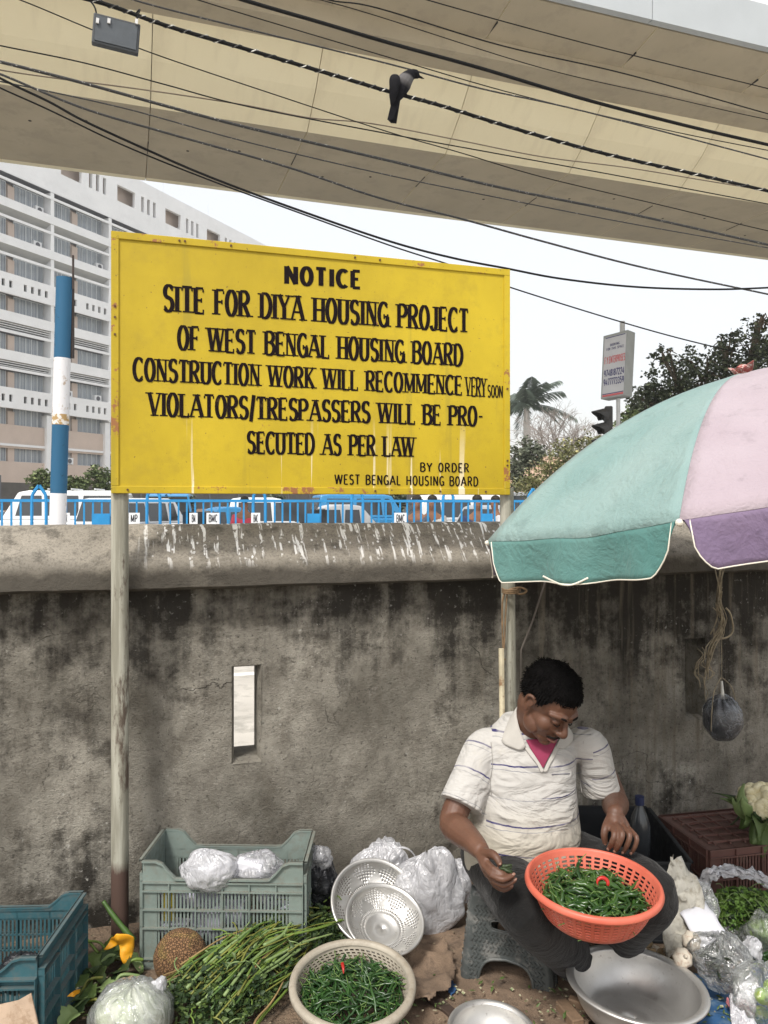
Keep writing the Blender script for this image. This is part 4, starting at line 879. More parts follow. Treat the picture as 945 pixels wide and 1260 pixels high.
for i, (pts, D, rd, mk, lab) in enumerate(ws):
    wp = [vh(x, y, D) for x, y in pts]
    # run on beyond the frame on both sides
    e0, e1 = wp[0]+(wp[0]-wp[1]).normalized()*7, wp[-1]+(wp[-1]-wp[-2]).normalized()*7
    c = [e0]+cr(wp, 8)+[e1]; m = MB(); m.tube(c, rd, 7)
    if i:
        o = m.build('overhead_wire', [M_wire, M_wspeck, M_wbr][mk], None, smooth=True); tag(o, lab, 'cable', 'wires crossing in front of the viaduct')
    else:
        root = thing('overhead_wire', lab, 'cable', wp[1], 0, 'wires crossing in front of the viaduct'); m.build('cable_core', M_wire, root, smooth=True)
        # binding: a pale helix
        path = [e0]+cr(wp, 60)+[e1]; r = random.Random(9); hx = []; ph = 0
        for j in range(1, len(path)):
            d = (path[j]-path[j-1]); L = d.length; d.normalize(); x_ = d.cross(Vector((0,0,1))).normalized(); y_ = x_.cross(d); ns = max(1, int(L/.011))
            for q in range(ns): ph += .52; hx.append(path[j-1].lerp(path[j], q/ns)+(x_*math.cos(ph)+y_*math.sin(ph))*rd*.98)
        m = MB(); tt_ = NT('pale_binding'); f = tt_.noise(14, 4); tt_.col(tt_.mix(tt_.ramp(f, .50, .56), (.03,.03,.03), (.70,.69,.64))); m.tube(hx, .0052, 4); m.build('binding', tt_.m, root, smooth=True)
# --- black box hung from the bound cable
bc = vh(143, 43, 5.9); sB = bc.y/FP; bxr = thing('hanging_cable_box', 'flat black box hanging from the bound cable at top left', 'box', bc)
xb = Vector((math.cos(VT), math.sin(VT), -.075)).normalized(); zb_ = Vector((.05,0,1)).normalized(); yb = zb_.cross(xb).normalized(); Mb = Matrix((xb, yb, xb.cross(yb))).transposed()
m = MB(); m.box(bc, (53*sB/xb.x*.97, .05, 37*sB), Mb); o = m.build('case', mat('black_plastic_case', (.035,.04,.045), .55, 0, .2, 8, .1), bxr); mod(o, 'BEVEL', width=.008, segments=2)
m = MB(); m.box(bc-yb*.028, (47*sB/xb.x*.97, .006, 30*sB), Mb); m.build('face_plate', mat('slate_face_plate', (.06,.07,.08), .45, 0, .2, 8, .1), bxr)
for a, b, c_ in (((120,25),(117,10),(111,0)),((168,25),(172,12),(168,-2))):
    m = MB(); m.tube(cr([vh(a[0],a[1],5.95), vh(b[0],b[1],5.97), vh(c_[0],c_[1]+(18 if a[0] > 150 else 1),6.0)], 5), .006, 6); m.build('hook', M_wire, bxr, smooth=True)
for x in (120, 134, 168): m = MB(); m.box(vh(x, 26-(143-x)*.02, 5.86), (.02,.012,.035), Mb); m.build('clip', mat('white_clip', (.6,.6,.6), .5), bxr)
# --- crow
cp = vh(497, 119, 6.0); s6 = cp.y/FP
crow = thing('crow', 'grey-necked crow perched on the bound cable, looking right', 'bird', cp)
def K(x, y, d=0): return vh(x, y, 6.0)+Vector((0, d, 0))
t = NT('crow_plumage'); g = t.xyz(); f = t.noise(60, 4)
zc = t.math('ADD', g[2], t.math('MULTIPLY', g[0], .35)); col = t.mix(t.ramp(zc, .055, .11), (.012,.012,.015), (.115,.11,.11)); col = t.mix(t.ramp(zc, .165, .185), col, (.01,.01,.012)); t.col(col); t.set(Roughness=.9, Specular_IOR_Level=.1); t.bump(f, .3, .004); M_crow = t.m
M_black = mat('black_feather', (.006,.006,.008), .8, 0, .3, 30, .2, 120, spec=.15)
m = MB()
def chain(m, pts, n=5):
    cp_ = cr([p for p, r_ in pts], n); rr = []
    for i in range(len(pts)-1):
        for k in range(n): q = k/n; rr.append(pts[i][1]*(1-q)+pts[i+1][1]*q)
    rr.append(pts[-1][1]); m.tube(cp_, rr, 14); m.ell(cp_[0], (rr[0],)*3, 12, 8); m.ell(cp_[-1], (rr[-1],)*3, 12, 8); return m
chain(m, [(K(489,121), 4.5*s6), (K(492,112), 9*s6), (K(496,103), 10.5*s6), (K(502,95), 8*s6), (K(507,91.5), 6*s6), (K(511,91), 5.2*s6)])
chain(m, [(K(511,92), 4.6*s6), (K(513.5,93.5), 3.2*s6)])
o = m.build('body', M_crow, crow, smooth=True); mod(o, 'REMESH', mode='VOXEL', voxel_size=.004, use_smooth_shade=True); mod(o, 'SMOOTH', factor=.5, iterations=5)
for y0_, nm in ((-.002,'upper_bill'),(.002,'lower_bill')):
    m = MB(); dz = 0 if nm[0] == 'u' else 1.4; m.tube(cr([K(513,93.3+dz*.6), K(517,94.6+dz*.7), K(522 if not dz else 520,97.0+dz*.1)], 4), [2.4*s6*(1-i/9.) if not dz else 1.5*s6*(1-i/9.) for i in range(9)], 8); m.build(nm, M_black, crow, smooth=True)
for sd_ in (-1, 1):
    m = MB(); pts = cr([K(487+sd_,96, sd_*.045), K(485.5,106, sd_*.062), K(484.5,118, sd_*.05), K(482.5,130, sd_*.022)], 5); m.tube(pts, [s6*x for x in [4,5,6,6.6,7,7,6.8,6.5,6.2,5.8,5.2,4.5,3.8,3,2.2,1]], 10, flat=.35, upv=(0,1,0)); m.build('wing', M_black, crow, smooth=True)
    m = MB(); m.ell(K(512.2,90.8, sd_*.026), (.006,.005,.006), 8, 6); m.build('eye', mat('eye_glint', (.03,.02,.02), .1), crow)
    m = MB(); m.tube([K(495,112,sd_*.02), K(497.5,117,sd_*.02)], .007, 6)
    for q in (-1,0,1): m.tube([K(497.5,117,sd_*.02), K(498.5+q*2,118.3,-.03), K(499+q*2,121,-.022)], .0035, 5)
    m.build('leg', M_black, crow)
m = MB()
for q in range(-2, 3): m.add([K(486+q*1.2,118,.01+q*.012), K(491+q*.8,120,.01+q*.012), K(485+q*1.4,148.5,.02+q*.014), K(478.5+q*1.0,148,.02+q*.014)], [(0,1,2,3)])
m.tube([K(489,117), K(486,128), K(481.5,147.5)], [6*s6, 4.5*s6, 2.8*s6], 8, flat=.5, upv=(0,1,0)); o = m.build('tail', M_black, crow); mod(o, 'SOLIDIFY', thickness=.004)
# ================================================================ THINGS HUNG ON THE WALL AND POSTS
M_rope = mat('brown_coir_rope', (.20,.13,.07), .95, 0, .35, 40, .6, 90); M_straw = mat('dry_straw_twine', (.30,.25,.17), .95, 0, .45, 30, .5, 90)
def onp(x, y, n): return hit(x, y, n)
o = MB(); o.tube(cr([onp(623,726,.19), onp(640,731,.20), onp(648,727,.21), onp(640,723,.20), onp(626,726,.19), onp(619,735,.19), onp(618,760,.185), onp(619,800,.185)], 6), .0042, 6)
for k in range(3): o.tube(cr([onp(618,724+k*2.2,.17), onp(622,726+k*2,.205), onp(634,726+k*2,.21), onp(640,723+k*2,.17)], 5), .004, 6)
o.tube(cr([onp(624,730,.195), onp(622,760,.19), onp(620,798,.19), onp(616,806,.19), onp(622,812,.2)], 5), .0035, 6)
tag(o.build('rope', M_rope, None, smooth=True), 'brown rope knotted round the right board post under the parasol', 'rope')
o = MB(); o.tube([onp(617,798,.2), onp(619,960,.22)], .0115, 8); tag(o.build('bamboo_strip', mat('split_bamboo', (.62,.55,.38), .6, 0, .25, 8, .2, 40, (.28,.16,.08)), None), 'pale split bamboo stick tied beside the right board post', 'stick')
o = MB(); o.tube([onp(672,712,.16), onp(655,765,.15), onp(641,800,.12), onp(640,860,.1)], .0042, 6); tag(o.build('thin_rod', mat('dull_wire_rod', (.16,.14,.12), .7, .2, .2, 9), None), 'thin dull rod leaning on the wall right of the right board post', 'rod')
r = random.Random(8); o = MB()
path = [(885,700),(886,722),(884,742),(889,760),(886,778),(876,794),(872,812),(868,832)]
for k in range(34):
    w_ = r.choice([4, 6, 9]); a = r.randint(0, 4); b = min(len(path)-1, a+r.randint(2, 4))
    pts = [onp(x+r.gauss(0, w_*.45), y+r.uniform(-6, 6), .10+r.uniform(0, .05)) for x, y in path[a:b+1]]
    if len(pts) > 1: o.tube(cr(pts, 4), r.uniform(.0015, .003), 5)
for k in range(10): 
    x, y = 868+r.gauss(0,6), 815+r.gauss(0,9); o.tube(cr([onp(x,y,.12), onp(x+r.uniform(-9,9),y+8,.13), onp(x+r.uniform(-12,12),y+18,.12), onp(x+r.uniform(-6,6),y+26,.12)], 4), .002, 5)
o.tube(cr([onp(893,748,.12), onp(899,756,.13), onp(902,775,.13), onp(895,784,.13), onp(880,787,.12)], 5), .004, 6); o.tube(cr([onp(868,830,.12), onp(867,850,.12), onp(869,864,.13)], 3), .002, 5)
tag(o.build('straw_twine', M_straw, None, smooth=True), 'tangled dry straw twine hanging from the coping above the black bag', 'twine')
bagc = onp(889, 884, .17); sb = bagc.y/FP
hb_ = thing('hanging_bag', 'black ball-shaped bundle in clear film hanging by a string on the wall', 'bag', bagc)
m = MB(); m.ell(bagc+Vector((.003,0,-.004)), (21.5*sb, 19*sb, 25.5*sb), 24, 16, None, lambda d: 1+.08*nz(d, 3, 2)+.03*nz(d, 9, 2)); m.build('black_bundle', mat('black_poly_bundle', (.015,.017,.022), .35, 0, .3, 9, .5, 25), hb_, smooth=True)
def pleat(d):
    up = max(0, d.z); return 1+.06*nz(d, 2.5, 5)+(.07*math.sin(math.atan2(d.y, d.x)*11+d.z*3))*up
m = MB(); m.ell(bagc, (24*sb, 21*sb, 28*sb), 64, 24, None, pleat); m.build('film', plastic_film('clear_film_bag', (.55,.58,.62), .06, .2), hb_, smooth=True)
m = MB(); tp = onp(889, 856, .17); m.tube([tp+Vector((0,0,-.012)), tp+Vector((0,0,.01)), onp(888,838,.17)], [.02,.008,.005], 8)
m.build('twisted_neck', mat('white_film_neck', (.62,.60,.54), .5, 0, .2, 30), hb_, smooth=True)
m = MB(); m.tube(cr([onp(888,838,.17), onp(888,800,.15), onp(887,760,.12), onp(886,706,.09)], 5), .0016, 5); m.tube(cr([onp(889,834,.17), onp(900,845,.18), onp(905,862,.19), onp(904,872,.2)], 5), .0024, 5); m.tube(cr([onp(887,834,.17), onp(879,850,.19), onp(876,875,.21), onp(875,900,.2)], 5), .0024, 5); m.build('string', M_straw, hb_, smooth=True)
# ================================================================ THE VENDOR
from mathutils.bvhtree import BVHTree
def solid_chain(m, pts, n=4, sides=12):
    """pts: (point, radius); one closed tapered limb with rounded ends"""
    c = cr([p for p, r_ in pts], n); rr = []
    for i in range(len(pts)-1):
        for k in range(n): q = k/n; rr.append(pts[i][1]*(1-q)+pts[i+1][1]*q)
    rr.append(pts[-1][1]); m.tube(c, rr, sides); m.ell(c[0], (rr[0],)*3, sides, 8); m.ell(c[-1], (rr[-1],)*3, sides, 8); return m
def blend(o, vox, it=4, f=.5):
    mod(o, 'REMESH', mode='VOXEL', voxel_size=vox, use_smooth_shade=True); mod(o, 'SMOOTH', factor=f, iterations=it); return o
man = thing('person', 'man in a cream striped polo shirt seated on a low stool sorting chillies', 'person', (.45, 2.68, 0))
Hc = P(676, 864, 2.47); hf = Vector((.40,-.66,-.60)).normalized(); hu = Vector((0.10,0,1)); hu = (hu-hf*hu.dot(hf)).normalized(); hr = hf.cross(hu)
Mh = Matrix((hr, hf, hu)).transposed()
def H(x, y, z): return Hc+Mh@Vector((x, y, z))
SL, EL, WL = P(596,917,2.58), P(557,1009,2.47), P(591,1046,2.27)
SR, ER, WR = P(727,915,2.60), P(757,985,2.66), P(757,1000,2.41)
t = NT('brown_skin'); f = t.noise(9, 6); f2 = t.noise(70, 4)
col = t.mix(t.ramp(f, .3, .7), (.098,.045,.027), (.152,.074,.046)); col = t.mix(t.ramp(f2, .55, .75, 0, .3), col, (.075,.033,.02)); t.col(col)
t.set(Roughness=.48, Specular_IOR_Level=.45, Subsurface_Weight=.08, Subsurface_Scale=.02); t.bump(t.noise(130, 5, None, .7), .45, .002); M_skin = t.m
m = MB(); sp = lambda c, r_, mm=None: m.ell(c, r_, 20, 14, mm)
# head
sp(H(0,-.012,.03), (.077,.096,.088), Mh); sp(H(0,.022,-.035), (.063,.068,.080), Mh); sp(H(0,.064,-.098), (.026,.022,.020), Mh); sp(H(0,.045,-.085), (.044,.038,.026), Mh)
for s_ in (-1, 1):
    sp(H(s_*.034,.047,-.034), (.030,.030,.032), Mh); sp(H(s_*.052,.02,-.068), (.016,.034,.030), Mh)
    solid_chain(m, [(H(s_*.056,.060,.020), .008), (H(s_*.034,.080,.026), .010), (H(s_*.012,.084,.022), .009)], 3, 10)
    sp(H(s_*.031,.073,.001), (.016,.014,.011), Mh)
    solid_chain(m, [(H(s_*.012,.094,-.034), .0095), (H(s_*.006,.10,-.034), .010)], 2, 10)
    # ear: rim, lobe, bowl
    solid_chain(m, [(H(s_*.077,.010,.012), .006), (H(s_*.087,-.004,.026), .006), (H(s_*.091,-.020,.018), .006), (H(s_*.088,-.020,-.006), .006), (H(s_*.080,-.006,-.028), .0075)], 3, 8)
    sp(H(s_*.079,-.006,.0), (.005,.014,.020), Mh)
solid_chain(m, [(H(0,.082,.012), .0085), (H(0,.096,-.008), .009), (H(0,.108,-.027), .0115), (H(0,.104,-.036), .010)], 3, 12)
solid_chain(m, [(H(-.025,.070,-.066), .005), (H(0,.090,-.061), .007), (H(.025,.070,-.066), .005)], 4, 10); solid_chain(m, [(H(-.022,.068,-.073), .005), (H(0,.085,-.075), .0085), (H(.022,.068,-.073), .005)], 4, 10)
nb = P(655, 912, 2.585)
solid_chain(m, [(nb+Vector((0,.02,-.04)), .062), (nb, .058), (H(0,-.035,-.05), .060)], 4, 16); sp(H(0,.03,-.075), (.045,.05,.03), Mh)
# torso and legs inside the clothes
solid_chain(m, [(Vector((.455,2.66,.42)), .13), (Vector((.46,2.60,.60)), .13), (Vector((.475,2.60,.76)), .11)], 4, 16)
solid_chain(m, [(SL+Vector((.03,0,-.03)), .035), (Vector((.475,2.61,.78)), .05), (SR+Vector((-.03,0,-.03)), .035)], 4, 12)
hipL, kneeL, ankL = Vector((.37,2.66,.40)), P(648,1122,2.26), P(712,1186,2.57)
hipR, kneeR, ankR = Vector((.56,2.68,.40)), P(801,1098,2.33), P(754,1172,2.66)
for h, k, a, ft in ((hipL,kneeL,ankL,Vector((.09,-.03,0))),(hipR,kneeR,ankR,Vector((-.06,-.10,0)))):
    solid_chain(m, [(h, .07), (k, .05), (a, .038), (Vector((a.x+ft.x*.3, a.y+.02, .05)), .035)], 4, 12)
    solid_chain(m, [(Vector((a.x+ft.x*.1, a.y+.04, .035)), .032), (Vector((a.x+ft.x*1.2, a.y+ft.y*1.2, .028)), .026), (Vector((a.x+ft.x*1.9, a.y+ft.y*1.9, .02)), .02)], 4, 12)
# arms
solid_chain(m, [(SL+Vector((0,0,-.03)), .035), (SL.lerp(EL,.5), .046), (EL, .043), (EL.lerp(WL,.35)+Vector((-.004,0,-.004)), .045), (EL.lerp(WL,.75), .034), (WL, .027)], 4, 16)
solid_chain(m, [(SR+Vector((0,0,-.03)), .035), (SR.lerp(ER,.5), .042), (ER, .042), (ER.lerp(WR,.35), .045), (ER.lerp(WR,.75), .034), (WR, .027)], 4, 16)
handL = [[(598,1060,2.215),(607,1069,2.18),(617,1074.5,2.165),(626,1075,2.18)], [(597,1066,2.21),(606,1077,2.17),(619,1082,2.15),(630.5,1077,2.162)],
         [(598,1071,2.22),(608,1084,2.18),(621,1089,2.165),(633,1083,2.17)], [(600,1075,2.235),(609,1089,2.20),(620,1095,2.195),(629,1091,2.195)]]
thL = [(596,1050,2.24),(605,1050.5,2.205),(611,1055.5,2.185),(614.5,1062,2.175)]
handR = [[(751,1010,2.375),(756,1021,2.325),(753,1031,2.32),(749.5,1038,2.335)], [(758,1009,2.375),(765.5,1021,2.318),(762,1033,2.315),(757.5,1041,2.33)],
         [(765,1010,2.38),(774.5,1022,2.325),(772,1034,2.32),(767.5,1042.5,2.335)], [(771,1012,2.39),(783,1025,2.34),(781.5,1036,2.335),(777.5,1043.5,2.345)]]
thR = [(750,1005,2.39),(745.5,1013,2.36),(743.5,1022,2.35),(744.5,1031,2.352)]
nails = []
handR = [[(x, y+5, Y) for x, y, Y in f] for f in handR]; thR = [(x, y+5, Y) for x, y, Y in thR]
for fs, th_, wr in ((handL, thL, WL), (handR, thR, WR)):
    for i, fg in enumerate(fs):
        q = [P(*a) for a in fg]; rr = [.0098,.0092,.0084,.0074]; k = (1,1.03,.98,.86)[i]
        solid_chain(m, [(q[j], rr[j]*k) for j in range(4)], 4, 12); m.ell(q[1], (.0100*k,)*3, 10, 8); m.ell(q[2], (.0091*k,)*3, 10, 8)
        solid_chain(m, [(wr, .022), (wr.lerp(q[0], .55), .0165), (q[0], .0118)], 3, 12); nails.append((q[3], q[2]))
    q = [P(*a) for a in th_]; solid_chain(m, [(wr, .02), (q[0], .0155), (q[1], .0125), (q[2], .0112), (q[3], .0092)], 4, 12); nails.append((q[3], q[2]))
body = m.build('body', M_skin, man); blend(body, .0030, 4)
M_nail = mat('fingernail', (.26,.14,.10), .4, 0, .1, 30, 0)
for tip, prev in nails:
    d = (tip-prev).normalized(); toc = (Vector((0,0,EYE))-tip).normalized(); nn = (toc-d*toc.dot(d)+Vector((0,0,.3))).normalized(); nn = (nn-d*nn.dot(d)).normalized(); x = d.cross(nn)
    m = MB(); m.ell(tip+nn*.0062+d*.002, (.0045,.006,.0018), 10, 6, Matrix((x, d, nn)).transposed()); m.build('fingernail', M_nail, man, smooth=True)
# face details
M_hair = mat('black_hair', (.0045,.004,.004), .85, 0, .4, 60, .5, 220, spec=.08)
M_brow = mat('brow_hair', (.012,.009,.008), .8, 0, .3, 60, .3, 200, spec=.1)
for s_ in (-1, 1):
    m = MB(); c = cr([H(s_*.014,.0935,.0225), H(s_*.030,.0905,.029), H(s_*.050,.072,.024)], 5); m.tube(c, [.0022,.0032,.0036,.0038,.0038,.0036,.0034,.003,.0024,.0018,.001], 6); m.build('eyebrow', M_brow, man, smooth=True)
    m = MB(); c = cr([H(s_*.019,.0850,-.004), H(s_*.031,.0885,-.0075), H(s_*.044,.0790,-.003)], 5); m.tube(c, [.0008,.0014,.0018,.002,.002,.002,.002,.0018,.0016,.0012,.0006], 6); m.build('eyelash_line', M_brow, man, smooth=True)
    m = MB(); m.ell(H(s_*.0075,.1035,-.0425), (.0032,.004,.002), 8, 6, Mh); m.build('nostril', M_brow, man, smooth=True)
m = MB()
for s_ in (-1, 1): c = cr([H(s_*.001,.0985,-.0535), H(s_*.014,.0955,-.0560), H(s_*.029,.079,-.065)], 6); m.tube(c, [.0022+.0012*math.sin(i/12*3.1) for i in range(13)], 6)
m.build('moustache', M_brow, man, smooth=True)
m = MB(); c = cr([H(-.022,.0765,-.0695), H(0,.0945,-.0685), H(.022,.0765,-.0695)], 6); m.tube(c, .0014, 6); m.build('mouth_line', mat('lip_dark', (.07,.02,.018), .6), man, smooth=True)
m = MB(); c = cr([H(-.019,.079,-.075), H(0,.0945,-.077), H(.019,.079,-.075)], 6); m.tube(c, [.002+.003*math.sin(math.pi*i/12) for i in range(13)], 8); m.build('lower_lip', mat('lip_brown', (.24,.10,.08), .5, 0, .1, 40), man, smooth=True)
# hair: shell and short locks
def hairline(az):                                                       # az: 0 front .. pi back -> lowest height of the hair in head space
    a = abs(az)
    if a < .9: return .066-.004*a
    if a < 1.25: return .062-(a-.9)/.35*.060
    if a < 1.75: return .002+.022*math.sin((a-1.25)/.5*math.pi)
    return .0-.055*min(1, (a-1.75)/.6)
m = MB(); n, k = 72, 34; hc_ = (0,-.014,.032); hr_ = (.081,.101,.091)
grid = []
for i in range(k+1):
    row = []
    for j in range(n):
        az = 2*math.pi*j/n; a = az if az < math.pi else az-2*math.pi
        zl = (hairline(a)-hc_[2])/hr_[2]; zl = max(-.98, min(.98, zl)); ph_max = math.acos(zl); ph = ph_max*i/k
        d = Vector((math.sin(ph)*math.sin(az), math.sin(ph)*math.cos(az), math.cos(ph))); tk = 1+.06*min(1, (1-i/k)*5)*(1+.6*max(0, d.z))+.05*nz(d, 4, 3)+.05*nz(d, 11, 5)
        if i == k: tk = .93
        row.append(H(hc_[0]+d.x*hr_[0]*tk, hc_[1]+d.y*hr_[1]*tk, hc_[2]+d.z*hr_[2]*tk)); grid.append((d, tk, i/k))
    m.v += row
m.f = [(i*n+j, i*n+(j+1)%n, (i+1)*n+(j+1)%n, (i+1)*n+j) for i in range(k) for j in range(n)]
r = random.Random(12)
for q in range(5200):
    d, tk, fr = r.choice(grid)
    if fr < .1 and r.random() < .6: continue
    nn = Mh@d; base = H(hc_[0]+d.x*hr_[0]*tk*.98, hc_[1]+d.y*hr_[1]*tk*.98, hc_[2]+d.z*hr_[2]*tk*.98)
    comb = (Mh@Vector((1.2*nz(d,3,8)+.3, .9*max(0,d.z)+.1, -.35-.4*(fr)))+Vector((nz(d,9,1), nz(d,9,2), nz(d,9,3)))*.9+Vector((r.gauss(0,.14), r.gauss(0,.14), r.gauss(0,.14)))); dr = (nn*.55+comb*.7).normalized(); L = r.uniform(.012,.024)*(1.15-.65*fr)
    s_ = dr.cross(nn); s_ = (s_.normalized() if s_.length > 1e-3 else Vector((1,0,0)))*.0016
    tip = base+dr*L-nn*L*.25; mid = base+dr*L*.55+nn*L*.10
    m.add([base-s_, base+s_, mid+s_*.8, mid-s_*.8, tip], [(0,1,2,3),(3,2,4)])
m.build('hair', M_hair, man)
# trousers
M_tro = NT('charcoal_trousers'); t = M_tro; f = t.noise(5, 6, None, .65); t.col(t.mix(t.ramp(f, .35, .7), (.008,.008,.008), (.024,.022,.021))); t.set(Roughness=.9, Specular_IOR_Level=.2, Sheen_Weight=.1)
t.bump(t.math('ADD', t.math('MULTIPLY', t.noise(11, 5, None, .6, 1.5), 1.6), t.math('MULTIPLY', t.noise(300, 3), .12)), .8, .012); M_tro = t.m
m = MB(); m.ell((.46,2.68,.41), (.185,.15,.105), 24, 14)
solid_chain(m, [(hipL, .108), (hipL.lerp(kneeL,.5)+Vector((0,0,.0)), .100), (kneeL, .080), (kneeL.lerp(ankL,.5), .076), (ankL, .066)], 5, 18)
solid_chain(m, [(hipR, .108), (hipR.lerp(kneeR,.5), .098), (kneeR, .080), (kneeR.lerp(ankR,.5), .074), (ankR, .064)], 5, 18)
r = random.Random(31)
for c0, c1, rad, rad1 in ((hipL,kneeL,.105,.079),(hipR,kneeR,.104,.079),(kneeL,ankL,.078,.066),(kneeR,ankR,.078,.064)):
    ax = (c1-c0).normalized(); a_ = ax.cross(Vector((0,0,1))).normalized(); b_ = a_.cross(ax)
    for q in range(9):
        t0 = r.uniform(.1,.80); ph0 = r.uniform(0, 6.28); pts = []
        for j in range(5): ph = ph0+j*.35; tt0 = t0+.04*j; pts.append((c0.lerp(c1, tt0)+(a_*math.cos(ph)+b_*math.sin(ph))*((rad+(rad1-rad)*tt0)*.97), .003+.006*math.sin(math.pi*j/4)))
        solid_chain(m, pts, 3, 8)
tro = m.build('trousers', M_tro, man); blend(tro, .005, 5)
# shirt
axL = (P(568,992,2.48)-SL).normalized(); axR = (P(741,975,2.60)-SR).normalized()
t = NT('striped_polo_cloth'); g = t.n('NewGeometry'); px_ = t.n('SeparateXYZ'); t.L(g.outputs['Position'], px_.inputs[0]); X, Z = px_.outputs[0], px_.outputs[2]
def dotp(v, off): q = t.n('VectorMath', operation='DOT_PRODUCT'); t.L(g.outputs['Position'], q.inputs[0]); q.inputs[1].default_value = v; return t.math('ADD', q.outputs['Value'], off)
cz = Z
ti = t.math('SUBTRACT', X, 0)
slv = t.math('LESS_THAN', t.math('ADD', X, t.math('MULTIPLY', t.math('SUBTRACT', Z, .80), -.12)), .352); srv = t.math('GREATER_THAN', X, .688)
dl = dotp(-axL, (axL.dot(SL)+.76+.105)); dr_ = dotp(-axR, (axR.dot(SR)+.76+.10))
def mixv(f_, a, b): q = t.n('Mix'); q.data_type = 'FLOAT'; t.L(f_, q.inputs[0]); t.L(a, q.inputs[2]); t.L(b, q.inputs[3]); return q.outputs[0]
cz = mixv(slv, cz, dl); cz = mixv(srv, cz, dr_)
cz = t.math('ADD', cz, t.math('MULTIPLY', t.math('SUBTRACT', t.noise(7, 4), .5), .02))
def band(zz, hw): return t.math('LESS_THAN', t.math('ABSOLUTE', t.math('SUBTRACT', cz, zz)), hw)
navy = band(.852, .0024); gray = band(.838, .0010)
for zz in (.760, .588, .500): navy = t.math('ADD', navy, band(zz, .0024)); gray = t.math('ADD', gray, band(zz-.0145, .0010))
gray = t.math('ADD', gray, band(.662, .0010)); navy = t.math('ADD', navy, t.math('MULTIPLY', band(.668, .0016), t.math('GREATER_THAN', X, .50)))
base = t.mix(t.ramp(t.noise(4, 5), .3, .7), (.42,.405,.38), (.51,.495,.47)); base = t.mix(t.ramp(Z, .66, .50, 0, .55), base, (.44,.385,.26))   # the belly cloth is soiled yellow
base = t.mix(t.ramp(t.noise(13, 6, t.vec((1,1,1),(3,3,3)), .7), .58, .72, 0, .25), base, (.42,.38,.28))
fade = t.ramp(t.noise(10, 4, t.vec((1,1,1),(6,6,6))), .35, .6, .35, 1); col = t.mix(t.math('MULTIPLY', navy, fade), base, (.04,.035,.12)); col = t.mix(t.math('MULTIPLY', gray, fade), col, (.20,.20,.22)); t.col(col); t.set(Roughness=.9, Specular_IOR_Level=.15, Sheen_Weight=.1)
t.bump(t.math('ADD', t.math('MULTIPLY', t.noise(4.5, 3, t.vec((1,1,2.4)), .5, 1.8), 4.5), t.math('MULTIPLY', t.noise(450, 2), .1)), .6, .014); M_shirt = t.m
rings = [(.345,.462,2.63,.175,.150),(.39,.462,2.605,.190,.170),(.46,.460,2.585,.194,.180),(.53,.462,2.58,.190,.178),(.60,.465,2.585,.180,.164),(.67,.470,2.59,.170,.146),(.74,.474,2.595,.168,.134),(.79,.476,2.598,.165,.118),(.83,.477,2.60,.140,.100),(.862,.476,2.605,.098,.082),(.89,.474,2.612,.070,.066)]
m = MB(); n = 40
for z, x, y, rx, ry in rings:
    for j in range(n):
        a = 2*math.pi*j/n; ca, sa = math.cos(a), math.sin(a); e = .93
        m.v.append(Vector((x+rx*math.copysign(abs(ca)**e, ca), y+ry*math.copysign(abs(sa)**e, sa)*(1 if sa < 0 else .85), z)))
k = len(rings); m.f = [(i*n+j, i*n+(j+1)%n, (i+1)*n+(j+1)%n, (i+1)*n+j) for i in range(k-1) for j in range(n)]+[tuple(range(n-1,-1,-1)), tuple((k-1)*n+j for j in range(n))]
def flare(m, pts, n=16):                                                # sleeve: rounded at the shoulder, cut flat at the cuff
    c = cr([p for p, r_ in pts], 5); rr = []
    for i in range(len(pts)-1):
        for q in range(5): rr.append(pts[i][1]*(1-q/5)+pts[i+1][1]*q/5)
    rr.append(pts[-1][1]); m.tube(c, rr, n); m.ell(c[0], (rr[0],)*3, n, 10)
inL, inR = SL+Vector((.035,0,.0)), SR+Vector((-.03,0,.0))
cuffL, cuffR = P(567,991,2.485), P(740,974,2.61)
flare(m, [(inL+Vector((.0,0,-.004)), .062), (SL+Vector((-.004,0,-.016)), .064), (SL.lerp(cuffL,.55), .066), (cuffL, .072)])
flare(m, [(inR+Vector((0,0,-.004)), .060), (SR+Vector((.002,0,-.016)), .060), (SR.lerp(cuffR,.55), .060), (cuffR, .064)])
def F(x, y, Y): return P(x, y, Y)
folds = [[(606,985,2.47),(625,992,2.43),(650,993,2.42)],[(604,995,2.46),(622,1006,2.43),(645,1010,2.41),(665,1008,2.41)],[(603,1003,2.46),(612,1020,2.44),(635,1030,2.41)],[(704,985,2.46),(695,996,2.43),(670,1000,2.41)],[(705,1000,2.47),(700,1010,2.43),(680,1016,2.41)],
         [(598,1052,2.47),(615,1064,2.44),(640,1068,2.42),(670,1060,2.41)],[(600,1068,2.47),(630,1080,2.43),(665,1077,2.42)],[(704,1045,2.46),(695,1054,2.43),(672,1058,2.41)],[(608,950,2.48),(622,958,2.47),(640,962,2.46)],[(704,945,2.48),(700,955,2.47),(690,960,2.46)],[(580,975,2.43),(590,960,2.42),(600,950,2.44)],[(588,985,2.42),(600,972,2.43),(604,962,2.44)]]
r = random.Random(2)
shirt = m.build('shirt', M_shirt, man); blend(shirt, .0045, 4)
dg = bpy.context.evaluated_depsgraph_get()
def bvh_of(o):
    dg.update(); e = o.evaluated_get(dg); me = e.to_mesh(); vs = [o.matrix_world@v.co for v in me.vertices] if False else [wm(o)@v.co for v in me.vertices]
    b = BVHTree.FromPolygons(vs, [p.vertices[:] for p in me.polygons]); e.to_mesh_clear(); return b
bS = bvh_of(shirt); EY = Vector((0,0,EYE))
